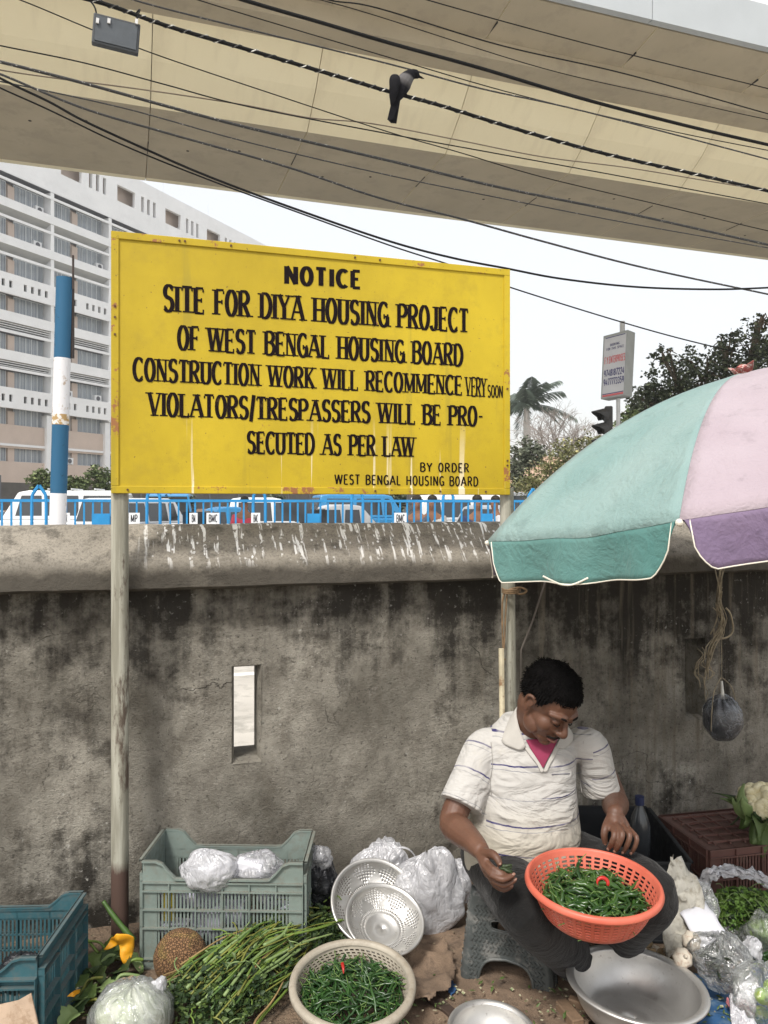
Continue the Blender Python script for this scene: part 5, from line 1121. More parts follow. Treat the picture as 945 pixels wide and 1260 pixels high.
def on(b, px, py, off=.003, dflt=2.5):
    d = (P(px, py, 1)-EY).normalized(); h = b.ray_cast(EY, d)
    return (h[0]-d*off) if h[0] is not None else P(px, py, dflt)
mf = MB()
for fo in folds:
    q = [on(bS, x, y, -.0025) for x, y, Y_ in fo]; solid_chain(mf, [(a, .0035+.0040*(0 < i < len(q)-1)) for i, a in enumerate(q)], 4, 8)
bmm = bmesh.new(); bmm.from_mesh(shirt.data); iv = wm(man).inverted(); vv = [bmm.verts.new(iv@v) for v in mf.v]
for f in mf.f: bmm.faces.new([vv[i] for i in f])
bmm.to_mesh(shirt.data); bmm.free(); bS = bvh_of(shirt)
def patch(b, rows, off, th, name, mt, parent, sub=8):
    """rows of pixels -> cloth patch that follows the body surface"""
    m = MB(); R_ = len(rows)
    for q in range((R_-1)*sub+1):
        i = min(q//sub, R_-2); f = q/sub-i; a0, a1 = rows[i]; b0, b1 = rows[i+1]; l = (a0[0]*(1-f)+b0[0]*f, a0[1]*(1-f)+b0[1]*f); rr = (a1[0]*(1-f)+b1[0]*f, a1[1]*(1-f)+b1[1]*f)
        for j in range(sub+1): g_ = j/sub; m.v.append(on(b, l[0]*(1-g_)+rr[0]*g_, l[1]*(1-g_)+rr[1]*g_, off))
    w_ = sub+1; m.f = [(i*w_+j, (i+1)*w_+j, (i+1)*w_+j+1, i*w_+j+1) for i in range((R_-1)*sub) for j in range(sub)]
    o = m.build(name, mt, parent, smooth=True); mod(o, 'SMOOTH', factor=.5, iterations=4); mod(o, 'SOLIDIFY', thickness=th, offset=0); return o
patch(bS, [((645,910),(688,908)),((652,922),(683,920)),((660,934),(675,933)),((666.5,945),(668.5,945))], .004, .003, 'undershirt', mat('magenta_undershirt', (.25,.03,.075), .9, 0, .15, 20, .2, 60), man)
M_coll = mat('cream_collar', (.44,.42,.385), .9, 0, .08, 12, .25, 60)
# collar: a folded band round the neck with two flaps
def collar(rows, name='collar'):
    m = MB(); w_ = len(rows[0])
    for row in rows: m.v += row
    m.f = [(i*w_+j, (i+1)*w_+j, (i+1)*w_+j+1, i*w_+j+1) for i in range(len(rows)-1) for j in range(w_-1)]
    o = m.build(name, M_coll, man, smooth=True); mod(o, 'SUBSURF', levels=2, render_levels=2); mod(o, 'SOLIDIFY', thickness=.004); return o
o_ = .006
collar([[P(650,866,2.66), P(642,876,2.66), P(634,888,2.66)], [P(635,868,2.585), P(626,880,2.585), P(621,900,2.57)], [P(636,882,2.54), P(624,898,2.54), on(bS,615,914,o_)], [P(640,900,2.505), P(630,908,2.50), on(bS,627,919,o_)], [on(bS,648,919,.012), on(bS,644,921,.010), on(bS,641,924,.008)]])
collar([[P(668,872,2.66), P(680,880,2.66), P(690,890,2.66)], [P(690,882,2.60), P(700,890,2.60), P(707,900,2.58)], [P(695,895,2.545), P(702,901,2.545), on(bS,706,912,o_)], [on(bS,690,908,.014), on(bS,697,912,.010), on(bS,700,919,.008)], [on(bS,683,919,.012), on(bS,687,920,.010), on(bS,692,922,.008)]])
patch(bS, [((644,919),(651,919)),((652,930),(658,929)),((661,941),(665,940)),((666,952),(670,949))], .006, .003, 'placket', M_coll, man, 5)
patch(bS, [((683,917),(690,916)),((678,929),(685,928)),((672,940),(678,939)),((668,951),(673,950))], .0055, .003, 'placket', M_coll, man, 5)
m = MB(); m.tube([on(bS,x,y,.004) for x, y in ((679,953),(700,952),(714,951))], .0012, 5); m.build('pocket_edge', mat('dark_thread', (.10,.10,.14), .9), man)
m = MB(); m.tube(cr([on(bS,x,y,.003) for x, y in ((604,913),(606,940),(603,962),(605,980))], 4), .0010, 5); m.build('sleeve_seam', mat('grey_thread', (.30,.28,.26), .9), man); m = MB(); m.tube(cr([on(bS,x,y,.003) for x, y in ((718,912),(716,935),(714,958),(716,975))], 4), .0010, 5); m.build('sleeve_seam', mat('grey_thread', (.38,.36,.34), .9), man)
for c_, ax_, rad in ((cuffL, axL, .0745), (cuffR, (cuffR-SR).normalized(), .0665)):
    pass
m = MB(); r = random.Random(6)
for k_ in range(7):
    a = P(617+r.uniform(-3,3), 1067+r.uniform(-3,3), 2.17); d = Vector((r.uniform(.2,1), r.uniform(-.3,.2), r.uniform(-.3,.4))).normalized(); m.tube([a, a+d*.012, a+d*.028], [.004,.0045,.002], 6)
tag(m.build('chilli_stems', mat('dark_chilli_green', (.03,.05,.015), .5, 0, .3, 30), None, smooth=True), 'pinch of dark chilli stalks held in the fingers of the vendor', 'chillies')
# ================================================================ GOODS ON THE FOOTPATH
def frame(O, yaw):
    c, s = math.cos(yaw), math.sin(yaw); O = Vector(O)
    return lambda x, y, z: O+Vector((x*c-y*s, x*s+y*c, z))
def worn(name, c, dirt, amt=.5, rough=.6, vs=7):
    t = NT(name); f = t.noise(vs, 7, None, .7); f2 = t.noise(vs*5, 6, None, .7); g = t.n('NewGeometry'); nz_ = t.n('SeparateXYZ'); t.L(g.outputs['Normal'], nz_.inputs[0])
    up = t.ramp(nz_.outputs[2], .5, .95, 0, .45*amt*1.6); col = t.mix(t.ramp(f, .3, .7), [x*.8 for x in c], [min(1, x*1.15) for x in c]); m_ = t.math('ADD', t.ramp(f2, .5, .72, 0, amt), up, True)
    t.col(t.mix(m_, col, dirt)); t.L(t.ramp(f2, .3, .7, rough-.15, rough+.2), t.b.inputs['Roughness']); t.bump(f2, .15, .003); return t.m
def crate(name, label, O, yaw, Wd, Dp, Ht, mt, dip=.16, pitch=.0125, led=.012, group='plastic crates of the stall', slots_=True, cat='crate', flip=False, dipshort=0, lowleft=False, nrib=5):
    root = thing(name, label, cat, Vector(O), yaw, group); q0 = frame(O, yaw)
    q = (lambda x, y, z: q0(x, y, Ht-z)) if flip else q0
    def side(L, xf, nr, dp, asym=False):
        """xf(a, out, z): a along the side, out outwards"""
        m = MB()
        def bx(a0, a1, o0, o1, z0, z1):
            vs = [xf(a, o, z) for z in (z0, z1) for a, o in ((a0,o0),(a1,o0),(a1,o1),(a0,o1))]; m.add(vs, [(3,2,1,0),(4,5,6,7),(0,1,5,4),(1,2,6,5),(2,3,7,6),(3,0,4,7)])
        zb, zt = .10*Ht, (.72 if dp else .80)*Ht; th = .0035
        # top band with the dipped hand edge
        e = L*.17; N = 24; top = []
        for i in range(N+1):
            a = L*i/N
            d = 0
            if dp:
                t0 = min(1, max(0, (a-e*.55)/(e*.75))); t1 = min(1, max(0, (L-e*.55-a)/(e*.75)))
                d = dp*Ht*min(t0*t0*(3-2*t0), t1*t1*(3-2*t1))
            top.append(Ht-d)
        b = len(m.v)
        for i in range(N+1):
            a = L*i/N
            for o, z in ((0, zt), (0, top[i]), (th, zt), (th, top[i])): m.v.append(xf(a, o, z))
        for i in range(N):
            k0, k1 = b+4*i, b+4*i+4; m.f += [(k0,k0+1,k1+1,k1), (k0+2,k1+2,k1+3,k0+3), (k0+1,k0+3,k1+3,k1+1)]
        # rim lip following the top
        for i in range(N):
            a0, a1 = L*i/N, L*(i+1)/N; vs = [xf(a0,-.002,top[i]-.006), xf(a1,-.002,top[i+1]-.006), xf(a1,.014,top[i+1]-.006), xf(a0,.014,top[i]-.006), xf(a0,-.002,top[i]), xf(a1,-.002,top[i+1]), xf(a1,.014,top[i+1]), xf(a0,.014,top[i])]
            m.add(vs, [(3,2,1,0),(4,5,6,7),(0,1,5,4),(2,3,7,6)])
        bx(0, L, 0, th, 0, zb)
        for z in (0.0, zb, .38*Ht, .55*Ht, zt)+((zt+.08*Ht,) if dp else (zt+.07*Ht,)): bx(0, L, .0, led if z else .008, z-.0025+.0025*(z == 0), z+.0025+.0025*(z == 0))
        for i in range(nr+1): a = L*i/nr; a0, a1 = max(0, a-.0022), min(L, a+.0022); bx(a0, a1, .0, led-.0005, .002, zt+.07*Ht)
        bx(0, .05, 0, th, zb, zt); bx(L-.05, L, 0, th, zb, zt)
        if slots_:
            n = int((L-.10)/pitch)
            for i in range(n): a = .05+(L-.10)*(i+.2)/n; bx(a, a+pitch*.52, 0, .003, zb, zt)
        else: bx(.05, L-.05, 0, th, zb, zt)
        return m
    side(Wd, lambda a, o, z: q(a, -o, z), nrib, dip).build('front_side', mt, root)
    side(Wd, lambda a, o, z: q(a, Dp+o, z), nrib, dip).build('back_side', mt, root)
    side(Dp, lambda a, o, z: q(-o, a, z), max(2, nrib-2), dipshort).build('left_side', mt, root)
    side(Dp, lambda a, o, z: q(Wd+o, a, z), max(2, nrib-2), dipshort).build('right_side', mt, root)
    m = MB(); n = 9
    for i in range(n): a = Wd*i/n+.004; m.add([q(a,.004,.006),q(a+Wd/n*.62,.004,.006),q(a+Wd/n*.62,Dp-.004,.006),q(a,Dp-.004,.006)], [(0,1,2,3)])
    for i in range(7): a = Dp*i/7+.004; m.add([q(.004,a,.010),q(Wd-.004,a,.010),q(Wd-.004,a+Dp/7*.5,.010),q(.004,a+Dp/7*.5,.010)], [(0,1,2,3)])
    o = m.build('base_grid', mt, root); mod(o, 'SOLIDIFY', thickness=.003)
    return root, q
M_cg = worn('crate_grey_green', (.19,.235,.21), (.17,.155,.125), .65); M_cb = worn('crate_blue', (.034,.105,.125), (.12,.115,.10), .6); M_cbr = worn('crate_maroon', (.135,.062,.05), (.15,.12,.10), .35); M_ck = worn('crate_black', (.014,.016,.019), (.05,.05,.05), .25)
A_ = G(178,1190,0.0); A_ = Vector((-.832, 2.66, 0.0))
gy_, gq = crate('crate', 'grey-green slatted crate with clear plastic bags on top, beside the left board post', (-.832,2.665,.0), math.atan2(-.015,.57), .555, .25, .375, M_cg, .16, .0125, nrib=6)
by_, bq = crate('crate', 'blue plastic crate cut off by the left edge, holding a black bundle', (-1.53,2.20,0), R(2), .535, .36, .305, M_cb, .15, .013, nrib=5, led=.02)
ky_, kq = crate('crate', 'black open crate between the vendor and the maroon crate', (.745,2.79,0), R(-2), .355, .50, .315, M_ck, 0.0, .013, slots_=False, nrib=4)
my_, mq = crate('crate', 'maroon crate turned upside down under the cauliflower', (1.222,2.905,0), R(12), .56, .33, .30, M_cbr, 0.0, .013, flip=True, nrib=5)
m = MB()                                                                 # raised grid of the upturned base
for i in range(8): m.bar(mq(.05+i*.065, .03, -.003), mq(.05+i*.065, .30, -.003), .006, .008)
for i in range(5): m.bar(mq(.03, .05+i*.058, -.004), mq(.53, .05+i*.058, -.004), .006, .008)
m.add([mq(0,0,.008), mq(.56,0,.008), mq(.56,.33,.008), mq(0,.33,.008)], [(0,1,2,3)]); m.build('base_ribs', M_cbr, my_)
# --- plastic bags
def crumple(c, rad, seed, amp=.22, n=72, k=44, floor=None, m3=None, pinch=None, f0=2.3):
    m = MB()
    def fn(d):
        p = d*f0; a = 1-abs(noise.noise(p+Vector((seed*5.1,seed*2.3,0))))*2; b = 1-abs(noise.noise(p*2.3+Vector((0,seed*3.7,seed))))*2; e = noise.noise(p*.5+Vector((seed,seed,seed)))
        pl = math.sin(math.atan2(d.y, d.x)*13+4*noise.noise(d*2+Vector((seed,0,0)))+2*d.z)*max(0, d.z-.1)*.35
        return 1+amp*(.38*(a-.6)+.07*(b-.6)+1.5*e+pl*.8)
    m.ell(c, rad, n, k, m3, fn)
    if floor is not None:
        for v in m.v: v.z = max(v.z, floor+.002*nz(v, 20))
    return m
M_film = plastic_film('clear_polythene', (.90,.90,.93), .30, .16); M_film2 = plastic_film('thin_clear_polythene', (.85,.88,.84), .12, .14); M_filmw = plastic_film('white_polythene', (.92,.92,.95), .60, .18)
M_blk = mat('black_polythene', (.012,.013,.016), .3, 0, .4, 12, .8, 26, bd=.02); M_paper = mat('white_paper_packet', (.66,.66,.70), .8, 0, .08, 9, .3, 20)
def bag(name, label, cat, c, rad, seed, mt, floor=None, amp=.22, group='plastic bags of the stall', m3=None, f0=2.3):
    root = thing(name, label, cat, Vector(c)-Vector((0,0,rad[2]*.9)), 0, group); crumple(c, rad, seed, amp, floor=floor, m3=m3, f0=f0).build('film', mt, root, smooth=True); return root
def inner(root, c, rad, seed, mt, amp=.2, floor=None, nm='contents'): o = crumple(c, rad, seed, amp, 40, 24, floor).build(nm, mt, root, smooth=True); return o
b = bag('plastic_bag', 'clear plastic bag bulging over the front edge of the grey-green crate', 'bag', P(258,1069,2.69), (.100,.075,.068), 3, M_filmw, None, .16); inner(b, P(262,1076,2.73), (.07,.05,.035), 4, M_paper)
b = bag('plastic_bag', 'clear plastic bag with white packet at the right end of the grey-green crate', 'bag', P(318,1064,2.74), (.085,.07,.042), 7, M_film, None, .2); m = MB(); m.box(P(308,1064,2.71), (.09,.05,.03), Matrix.Rotation(.15, 3, 'Y')); o = m.build('packet', M_paper, b); mod(o, 'BEVEL', width=.006, segments=2)
r = random.Random(17); m = MB()
for k_ in range(26): c = gq(.05+.46*r.random(), .03+.17*r.random(), .05+.20*r.random()); m.box(c, (.10*r.uniform(.5,1.2), .05, .05*r.uniform(.5,1.5)), Matrix.Rotation(r.uniform(-.6,.6), 3, 'Y')@Matrix.Rotation(r.uniform(-.5,.5), 3, 'Z'))
o = stuff(m.build('folded_bags', mat('folded_white_bags', (.52,.52,.60), .5, 0, .25, 12, .5, 30, (.30,.30,.38)), None)); tag(o, 'folded white plastic bags packed inside the grey-green crate', 'bags')
m = MB(); m.box(gq(.085, .012, .215), (.045,.008,.11), 0); tag(m.build('yellow_packet', mat('yellow_wrapper', (.62,.48,.03), .5, 0, .2, 20), None), 'yellow wrapper showing through the slats of the grey-green crate', 'wrapper')
b = bag('plastic_bag', 'shiny black plastic bag with clear top between grey-green crate and steel colanders', 'bag', P(394,1090,2.86), (.062,.06,.125), 11, M_blk, .0, .3); o = crumple(P(392,1056,2.86), (.05,.045,.045), 12, .2).build('clear_top', M_film, b, smooth=True)
b = bag('plastic_bag', 'crumpled clear carrier bag behind the two steel colanders', 'bag', P(470,1078,3.0), (.125,.08,.13), 15, M_filmw, 0, .18); inner(b, P(468,1090,3.0), (.08,.06,.08), 16, M_film, .2, 0)
m = MB(); m.tube(cr([P(478,1068,2.93), P(480,1052,2.92), P(490,1043,2.92), P(503,1045,2.92), P(512,1056,2.93), P(513,1068,2.94)], 6), .007, 8, flat=.35); m.build('handle', M_filmw, b, smooth=True)
b = bag('plastic_bag', 'large crumpled clear bag right of the colanders, leaning on the wall', 'bag', P(526,1102,2.90), (.13,.085,.155), 18, M_filmw, 0, .22); inner(b, P(524,1112,2.92), (.09,.06,.10), 19, M_filmw, .25, 0)
b = bag('plastic_bag', 'small clear bag tucked between the large clear bag and the stool', 'bag', P(556,1090,2.93), (.075,.06,.085), 21, M_filmw, None, .2)
b = bag('plastic_bag', 'black bundle lying inside the blue crate', 'bag', bq(.42,.15,.17), (.075,.07,.045), 25, M_blk, None, .2)
# cardboard in front of the blue crate
m = MB(); m.add([P(-60,1246,2.12), P(0,1236,2.12), P(22,1231,2.12), P(38,1222,2.115), P(50,1275,2.10), P(54,1300,2.09), P(-60,1300,2.08)], [(6,5,4,3,2,1,0)]); o = m.build('cardboard_sheet', mat('pale_cardboard', (.48,.36,.26), .9, 0, .15, 14, .2, 50, (.34,.24,.16)), None); mod(o, 'SOLIDIFY', thickness=.004); tag(o, 'torn pale cardboard leaning on the blue crate at lower left', 'cardboard')
# --- steel
t = NT('dull_stamped_steel'); f = t.noise(5, 5, None, .6); f2 = t.noise(60, 6, None, .75); col = t.mix(t.ramp(f, .3, .7), (.46,.45,.43), (.60,.59,.565)); col = t.mix(t.ramp(f2, .60, .70, 0, .6), col, (.20,.17,.14)); col = t.mix(t.ramp(t.noise(9, 6, t.vec((1,1,1),(3,2,1)), .7), .55, .8, 0, .5), col, (.38,.33,.27)); t.col(col); t.set(Metallic=.72); t.L(t.ramp(t.noise(12, 6), .3, .7, .30, .50), t.b.inputs['Roughness']); t.bump(t.math('ADD', f2, t.math('MULTIPLY', f, 6)), .10, .003); M_st = t.m
def align(nv, spin=0):
    z = Vector(nv).normalized(); x = z.cross(Vector((0,1,0))).normalized(); y = z.cross(x); return Matrix((x, y, z)).transposed()@Matrix.Rotation(spin, 3, 'Z')
def bowl(name, label, c, nv, Rr, Hh, Rb, lip=.018, holes=None, n=96, cat='bowl', group=None, mt=None):
    """c: centre of the rim plane; opening towards nv"""
    root = thing(name, label, cat, Vector(c)-Vector((0,0,Hh)), 0, group); M3 = align(nv); c = Vector(c); mt = mt or M_st
    prof = [(Rb*.012,-Hh), (Rb*.5,-Hh), (Rb*.93,-Hh), (Rb,-Hh+.004)]; K = 22
    for i in range(1, K+1): s_ = i/K; prof.append((Rb+(Rr-lip-Rb)*math.sin(s_*math.pi/2)**.9, -Hh+.004+(Hh-.010)*(1-math.cos(s_*math.pi/2))**.85))
    m = MB(); vs = []; k = len(prof)
    for rr_, z in prof:
        for j in range(n): a = 2*math.pi*j/n; vs.append(c+M3@Vector((rr_*math.cos(a), rr_*math.sin(a), z)))
    fs = [(i*n+j, i*n+(j+1)%n, (i+1)*n+(j+1)%n, (i+1)*n+j) for i in range(k-1) for j in range(n) if not (holes and holes(i, j, n))]
    m.add(vs, fs); o = m.build('shell', mt, root, smooth=True); mod(o, 'SOLIDIFY', thickness=.0014)
    m = MB(); m.lathe(c, [(Rr-lip-.001,-.0058),(Rr-lip*.7,-.001),(Rr-lip*.2,.0),(Rr,-.003),(Rr+.001,-.007),(Rr-.003,-.009),(Rr-lip*.7,-.005),(Rr-lip-.001,-.008)], n, M3); m.build('rolled_rim', mt, root, smooth=True)
    return root
bowl('steel_bowl', 'wide steel bowl in front of the knees of the vendor, lower right', G(783,1207,.165), (.05,.02,1), .206, .115, .115, .022, group=None)
bowl('steel_bowl', 'smaller steel bowl cut off by the bottom edge, in front of the stool', G(606,1266,.10), (.06,-.04,1), .128, .075, .06, .014)
def dots(i, j, n):
    if 4 <= i <= 24 and i % 2 == 0 and j % 2 == 0:
        s_ = (j*8/n) % 1; w_ = .16+.34*min(1, abs(i-4)/9)
        if i < 7: return True
        return abs(s_-.5) < .5*(1-abs(i-15)/9.5) if 7 <= i <= 22 else False
    return False
bowl('colander', 'larger steel colander at the back, leaning on the clear bags', P(461,1108,2.80), (.16,-.62,.80), .160, .07, .065, .012, dots, 144, 'colander', 'steel colanders')
bowl('colander', 'smaller steel colander resting in front of the larger one', P(474,1129,2.62), (.18,-.42,.90), .137, .062, .055, .011, dots, 144, 'colander', 'steel colanders')
# --- perforated baskets
def basket(name, label, c, nv, Rr, Hh, Rb, mt, nc, nr, rimw, skew=0, rim_h=.022, group='baskets of green vegetables', z0=.16, z1=.86):
    root = thing(name, label, 'basket', Vector(c)-Vector((0,0,Hh)), 0, group); M3 = align(nv); c = Vector(c); m = MB(); n = nc*2; rows = []
    rows = [0, z0*.5, z0]+[z0+(z1-z0)*(i+1+(.18 if i % 2 == 0 else 0))/(nr*2) for i in range(nr*2)]+[1]
    for ri, s_ in enumerate(rows):
        rr_ = Rb+(Rr-rimw*.6-Rb)*(s_**.72)
        for j in range(n): a = 2*math.pi*(j+skew*ri+(.16 if (j % 2) else -.16))/n; m.v.append(c+M3@Vector((rr_*math.cos(a), rr_*math.sin(a), -Hh+Hh*s_)))
    for i in range(len(rows)-1):
        for j in range(n):
            if 2 <= i < 2+nr*2 and (i % 2 == 0) and j % 2 == 0: continue
            m.f.append((i*n+j, i*n+(j+1)%n, (i+1)*n+(j+1)%n, (i+1)*n+j))
    b0 = len(m.v); m.v.append(c+M3@Vector((0,0,-Hh)))
    for j in range(n): m.f.append((b0, (j+1)%n, j))
    o = m.build('lattice_wall', mt, root, smooth=False); mod(o, 'SOLIDIFY', thickness=.0035, offset=0)
    m = MB(); m.lathe(c, [(Rr-rimw,-.012),(Rr-rimw*.9,-.003),(Rr-rimw*.6,.001),(Rr-rimw*.25,.0),(Rr,-.004),(Rr+.002,-.012),(Rr+.001,-rim_h),(Rr-.004,-rim_h-.002),(Rr-rimw*.55,-rim_h),(Rr-rimw,-.012)], 96, M3); m.build('rim', mt, root, smooth=True)
    return root, M3
t = NT('red_basket_plastic'); f = t.noise(6, 6); t.col(t.mix(t.ramp(f, .3, .7), (.50,.095,.055), (.64,.17,.11))); t.set(Roughness=.42, Specular_IOR_Level=.4); t.bump(t.noise(50, 5), .12, .002); M_red = t.m
M_wb = worn('grimy_cream_plastic', (.40,.36,.29), (.22,.18,.13), .5, .6, 9)
RBc = P(730,1083,2.17); rb_, RM = basket('basket', 'red-orange perforated basket of green chillies on the lap of the vendor', RBc, (.02,-.055,1), .188, .104, .124, M_red, 42, 7, .014, 0, .015)
for s_ in (0.9,): # moulded grip on the right front of the rim
    m = MB(); a = -.55; p = RBc+RM@Vector((.192*math.cos(.62), .192*math.sin(.62), -.018))
WBc = G(434,1206,.165); wb_, WM = basket('basket', 'grimy cream basket of long green beans at the bottom, left of centre', WBc, (.02,-.12,.99), .190, .155, .130, M_wb, 60, 12, .022, .35)
# --- chillies and beans
M_ch = leafmat('chilli_green', (.025,.085,.012), (.05,.14,.02)); M_ch2 = mat('chilli_stalk', (.10,.17,.04), .6, 0, .2, 20, 0); M_chr = mat('red_chilli_skin', (.42,.02,.015), .35, 0, .15, 10, 0, spec=.4)
def chmat(name, a, b):
    t = NT(name); oi = t.n('ObjectInfo'); t.col(t.mix(oi.outputs['Random'], a, b)); t.set(Roughness=.28, Specular_IOR_Level=.55); return t.m
M_ch = chmat('chilli_green_skin', (.012,.040,.007), (.045,.10,.018)); M_bean = chmat('bean_green_skin', (.010,.034,.007), (.032,.085,.018))
def chilli(L, rd, bend, mt, seed):
    r = random.Random(seed); m = MB(); pts = [Vector((L*(i/8-.5), bend*L*math.sin(math.pi*i/8)+.004*r.uniform(-1,1), .002*r.uniform(-1,1))) for i in range(9)]
    m.tube(pts, [rd*x for x in (.55,.95,1,1,.95,.85,.7,.45,.12)], 7); nf = len(m.f)
    st = cr([pts[0], pts[0]+Vector((-.010,.0015,.002)), pts[0]+Vector((-.022,.006,.004))], 3); m.tube(st, [rd*.62,rd*.4,.0016,.0014,.0013,.0012,.0014], 5)
    o = m.build('chilli', [mt, M_ch2], None, smooth=True)
    for i, p in enumerate(o.data.polygons): p.material_index = 1 if i >= nf else 0
    return o
def heap(c, M3, Rr, zsurf, n, protos, lab, cat, group, nm, seed, tilt=.35, dome=.02):
    r = random.Random(seed)
    for i in range(n):
        a = r.uniform(0, 2*math.pi); q = Rr*math.sqrt(r.random()); z = zsurf+dome*(1-(q/Rr)**2)-.022*r.random()+.004*nz((q*20*math.cos(a), q*20*math.sin(a), 0), 1, seed)
        src = protos[i % len(protos)]; o = src if i < len(protos) else src.copy()
        if i >= len(protos): sc.collection.objects.link(o)
        o.name = nm; tag(o, lab, cat, group)
        sp = r.uniform(0, 6.28); inw = 1-min(1, max(0, (q/Rr-.75)*4))
        if q > Rr*.7: sp = a+math.pi/2+r.gauss(0, .45)
        o.matrix_basis = Matrix.Translation(c+M3@Vector((q*math.cos(a), q*math.sin(a), z)))@(M3@Matrix.Rotation(sp, 3, 'Z')@Matrix.Rotation(r.gauss(0, tilt), 3, 'Y')@Matrix.Rotation(r.uniform(0, 6.28), 3, 'X')).to_4x4()
protos = [chilli(r.uniform(.070,.095), r.uniform(.0052,.0066), r.uniform(-.16,.22), M_ch, 50+i) for i in range(8)]
protos2 = [chilli(r.uniform(.070,.09), r.uniform(.0052,.0066), r.uniform(-.1,.3), M_ch, 90+i) for i in range(4)]
heap(RBc, RM, .130, -.038, 230, protos, 'green chilli lying in the red basket', 'chilli', 'green chillies in the red basket', 'green_chilli', 5, .28, .022)
heap(RBc, RM, .108, -.062, 60, [o_.copy() for o_ in protos[:0]] or protos2, 'green chilli lying in the red basket', 'chilli', 'green chillies in the red basket', 'green_chilli', 15, .28, .0)
protos = [chilli(r.uniform(.085,.12), r.uniform(.0036,.0044), r.uniform(-.12,.14), M_bean, 70+i) for i in range(8)]
heap(WBc, WM, .150, -.048, 270, protos, 'long green chilli lying in the cream basket', 'chilli', 'long green chillies in the cream basket', 'long_green_chilli', 6, .22, .026)
for lab, c in (('curled red chilli on top of the green ones in the red basket', P(742,1086,2.10)), ('small red chilli among the long green ones in the cream basket', P(450,1230,2.25))):
    m = MB(); 
    if 'curled' in lab: c = P(741,1084,2.14); m.tube([c+Vector((.015*math.cos(a), .006*math.sin(a)-.004, .012*math.sin(a)-.004)) for a in [R(-30+235*i/10) for i in range(11)]], [.004,.005,.0056,.0058,.0058,.0056,.0052,.0046,.0036,.0024,.0008], 8)
    else: c = WBc+WM@Vector((.035,-.055,.0)); m.tube([c+Vector((0,0,.012)), c+Vector((.004,-.012,.004)), c+Vector((.006,-.03,-.003))], [.0055,.005,.001], 8)
    tag(m.build('red_chilli', M_chr, None, smooth=True), lab, 'chilli')
# --- stool
yw = math.atan2(-.09,.26); sO = Vector((.45,2.68,0)); c_, s_ = math.cos(yw), math.sin(yw)
def S(x, y, z): return sO+Vector((x*c_-y*s_, x*s_+y*c_, z))
M_stool = mat('grey_stool_plastic', (.072,.080,.078), .42, 0, .15, 8, .1, 60, (.17,.17,.16), spec=.4)
stool = thing('stool', 'low grey plastic stool with woven-look sides under the vendor', 'stool', sO, yw); SHt = .305
def hw_(z): return .158-(.158-.128)*z/SHt
def sideface(fr, nm):
    """fr(x, out, z)"""
    NX_, NZ_ = 40, 40; m = MB(); w_ = NX_+1
    def archz(x): 
        u = abs(x)/.094; return -1 if u > 1 else .090*(1-u**5)**.5+.012*(1-u)
    keep = []
    for i in range(NZ_+1):
        for j in range(NX_+1):
            z = SHt*i/NZ_; x = (j/NX_*2-1); h = hw_(z)*(1-.05*0); X_ = x*h
            rd = .022; e = max(0, abs(x)*h-(h-rd)); out = -.0+(-(rd-math.sqrt(max(0, rd*rd-e*e))))
            top = max(0, z-(SHt-.02)); out -= (.02-math.sqrt(max(0, .0004-top*top)))
            m.v.append(fr(X_, h+out, z))
    for i in range(NZ_):
        for j in range(NX_):
            z = SHt*(i+.5)/NZ_; x = ((j+.5)/NX_*2-1)*hw_(z)
            if z < archz(x): continue
            if abs(x) < .052 and abs(z-.205) < .0125*(1-(abs(x)/.056)**6)**.5*1.1: continue
            m.f.append((i*w_+j, i*w_+j+1, (i+1)*w_+j+1, (i+1)*w_+j))
    o = m.build('side_panel', M_stool, stool, smooth=True); mod(o, 'SOLIDIFY', thickness=.004)
    # raised arch border and slot border
    m = MB(); pts = [(-.094+.188*i/36, archz(-.0939+.1878*i/36)) for i in range(37)]
    m.tube([fr(x, hw_(z)+.0, z) for x, z in [(-.094,0.0)]+pts[1:-1]+[(.094,0.0)]], .0055, 6); m.tube([fr(.053*math.copysign(abs(math.cos(a))**.4, math.cos(a)), hw_(.205)+.001, .205+.0145*math.copysign(abs(math.sin(a))**.6, math.sin(a))) for a in [2*math.pi*i/28 for i in range(29)]], .003, 5); m.tube([fr(-hw_(.012)+.004, hw_(.012)-.004, .012), fr(-.099, hw_(.012)+.001, .012)], .005, 6); m.tube([fr(.099, hw_(.012)+.001, .012), fr(hw_(.012)-.004, hw_(.012)-.004, .012)], .005, 6); m.build('moulded_border', M_stool, stool, smooth=True)
    m = MB(); pz = .0135
    for i in range(2, 20):
        z = i*pz
        for j in range(-11, 12):
            x = j*.0135+(.00675 if i % 2 else 0)
            if abs(x) > hw_(z)-.026 or z < archz(x)+.016 or (abs(x) < .066 and abs(z-.205) < .024): continue
            h = hw_(z)+.0008; dz = .0042; s_ = 1 if i % 2 else -1; a = fr(x-.0062, h, z-dz*s_); b = fr(x+.0062, h, z+dz*s_); c = fr(x, h+.0046, z)
            up = Vector((0,0,.0026)); m.add([a-up, b-up, b+up, a+up, c-up*.7, c+up*.7], [(0,1,4),(1,2,5,4),(2,3,5),(3,0,4,5)])
    stuff(m.build('woven_relief', M_stool, stool))
sideface(lambda x, o, z: S(x, -o, z), 'f'); sideface(lambda x, o, z: S(x, o, z), 'b'); sideface(lambda x, o, z: S(-o, -x, z), 'l'); sideface(lambda x, o, z: S(o, x, z), 'r')
m = MB(); h = hw_(SHt)-.018; m.box(S(0,0,SHt-.003), (2*h,2*h,.005), yw); m.build('seat', M_stool, stool)
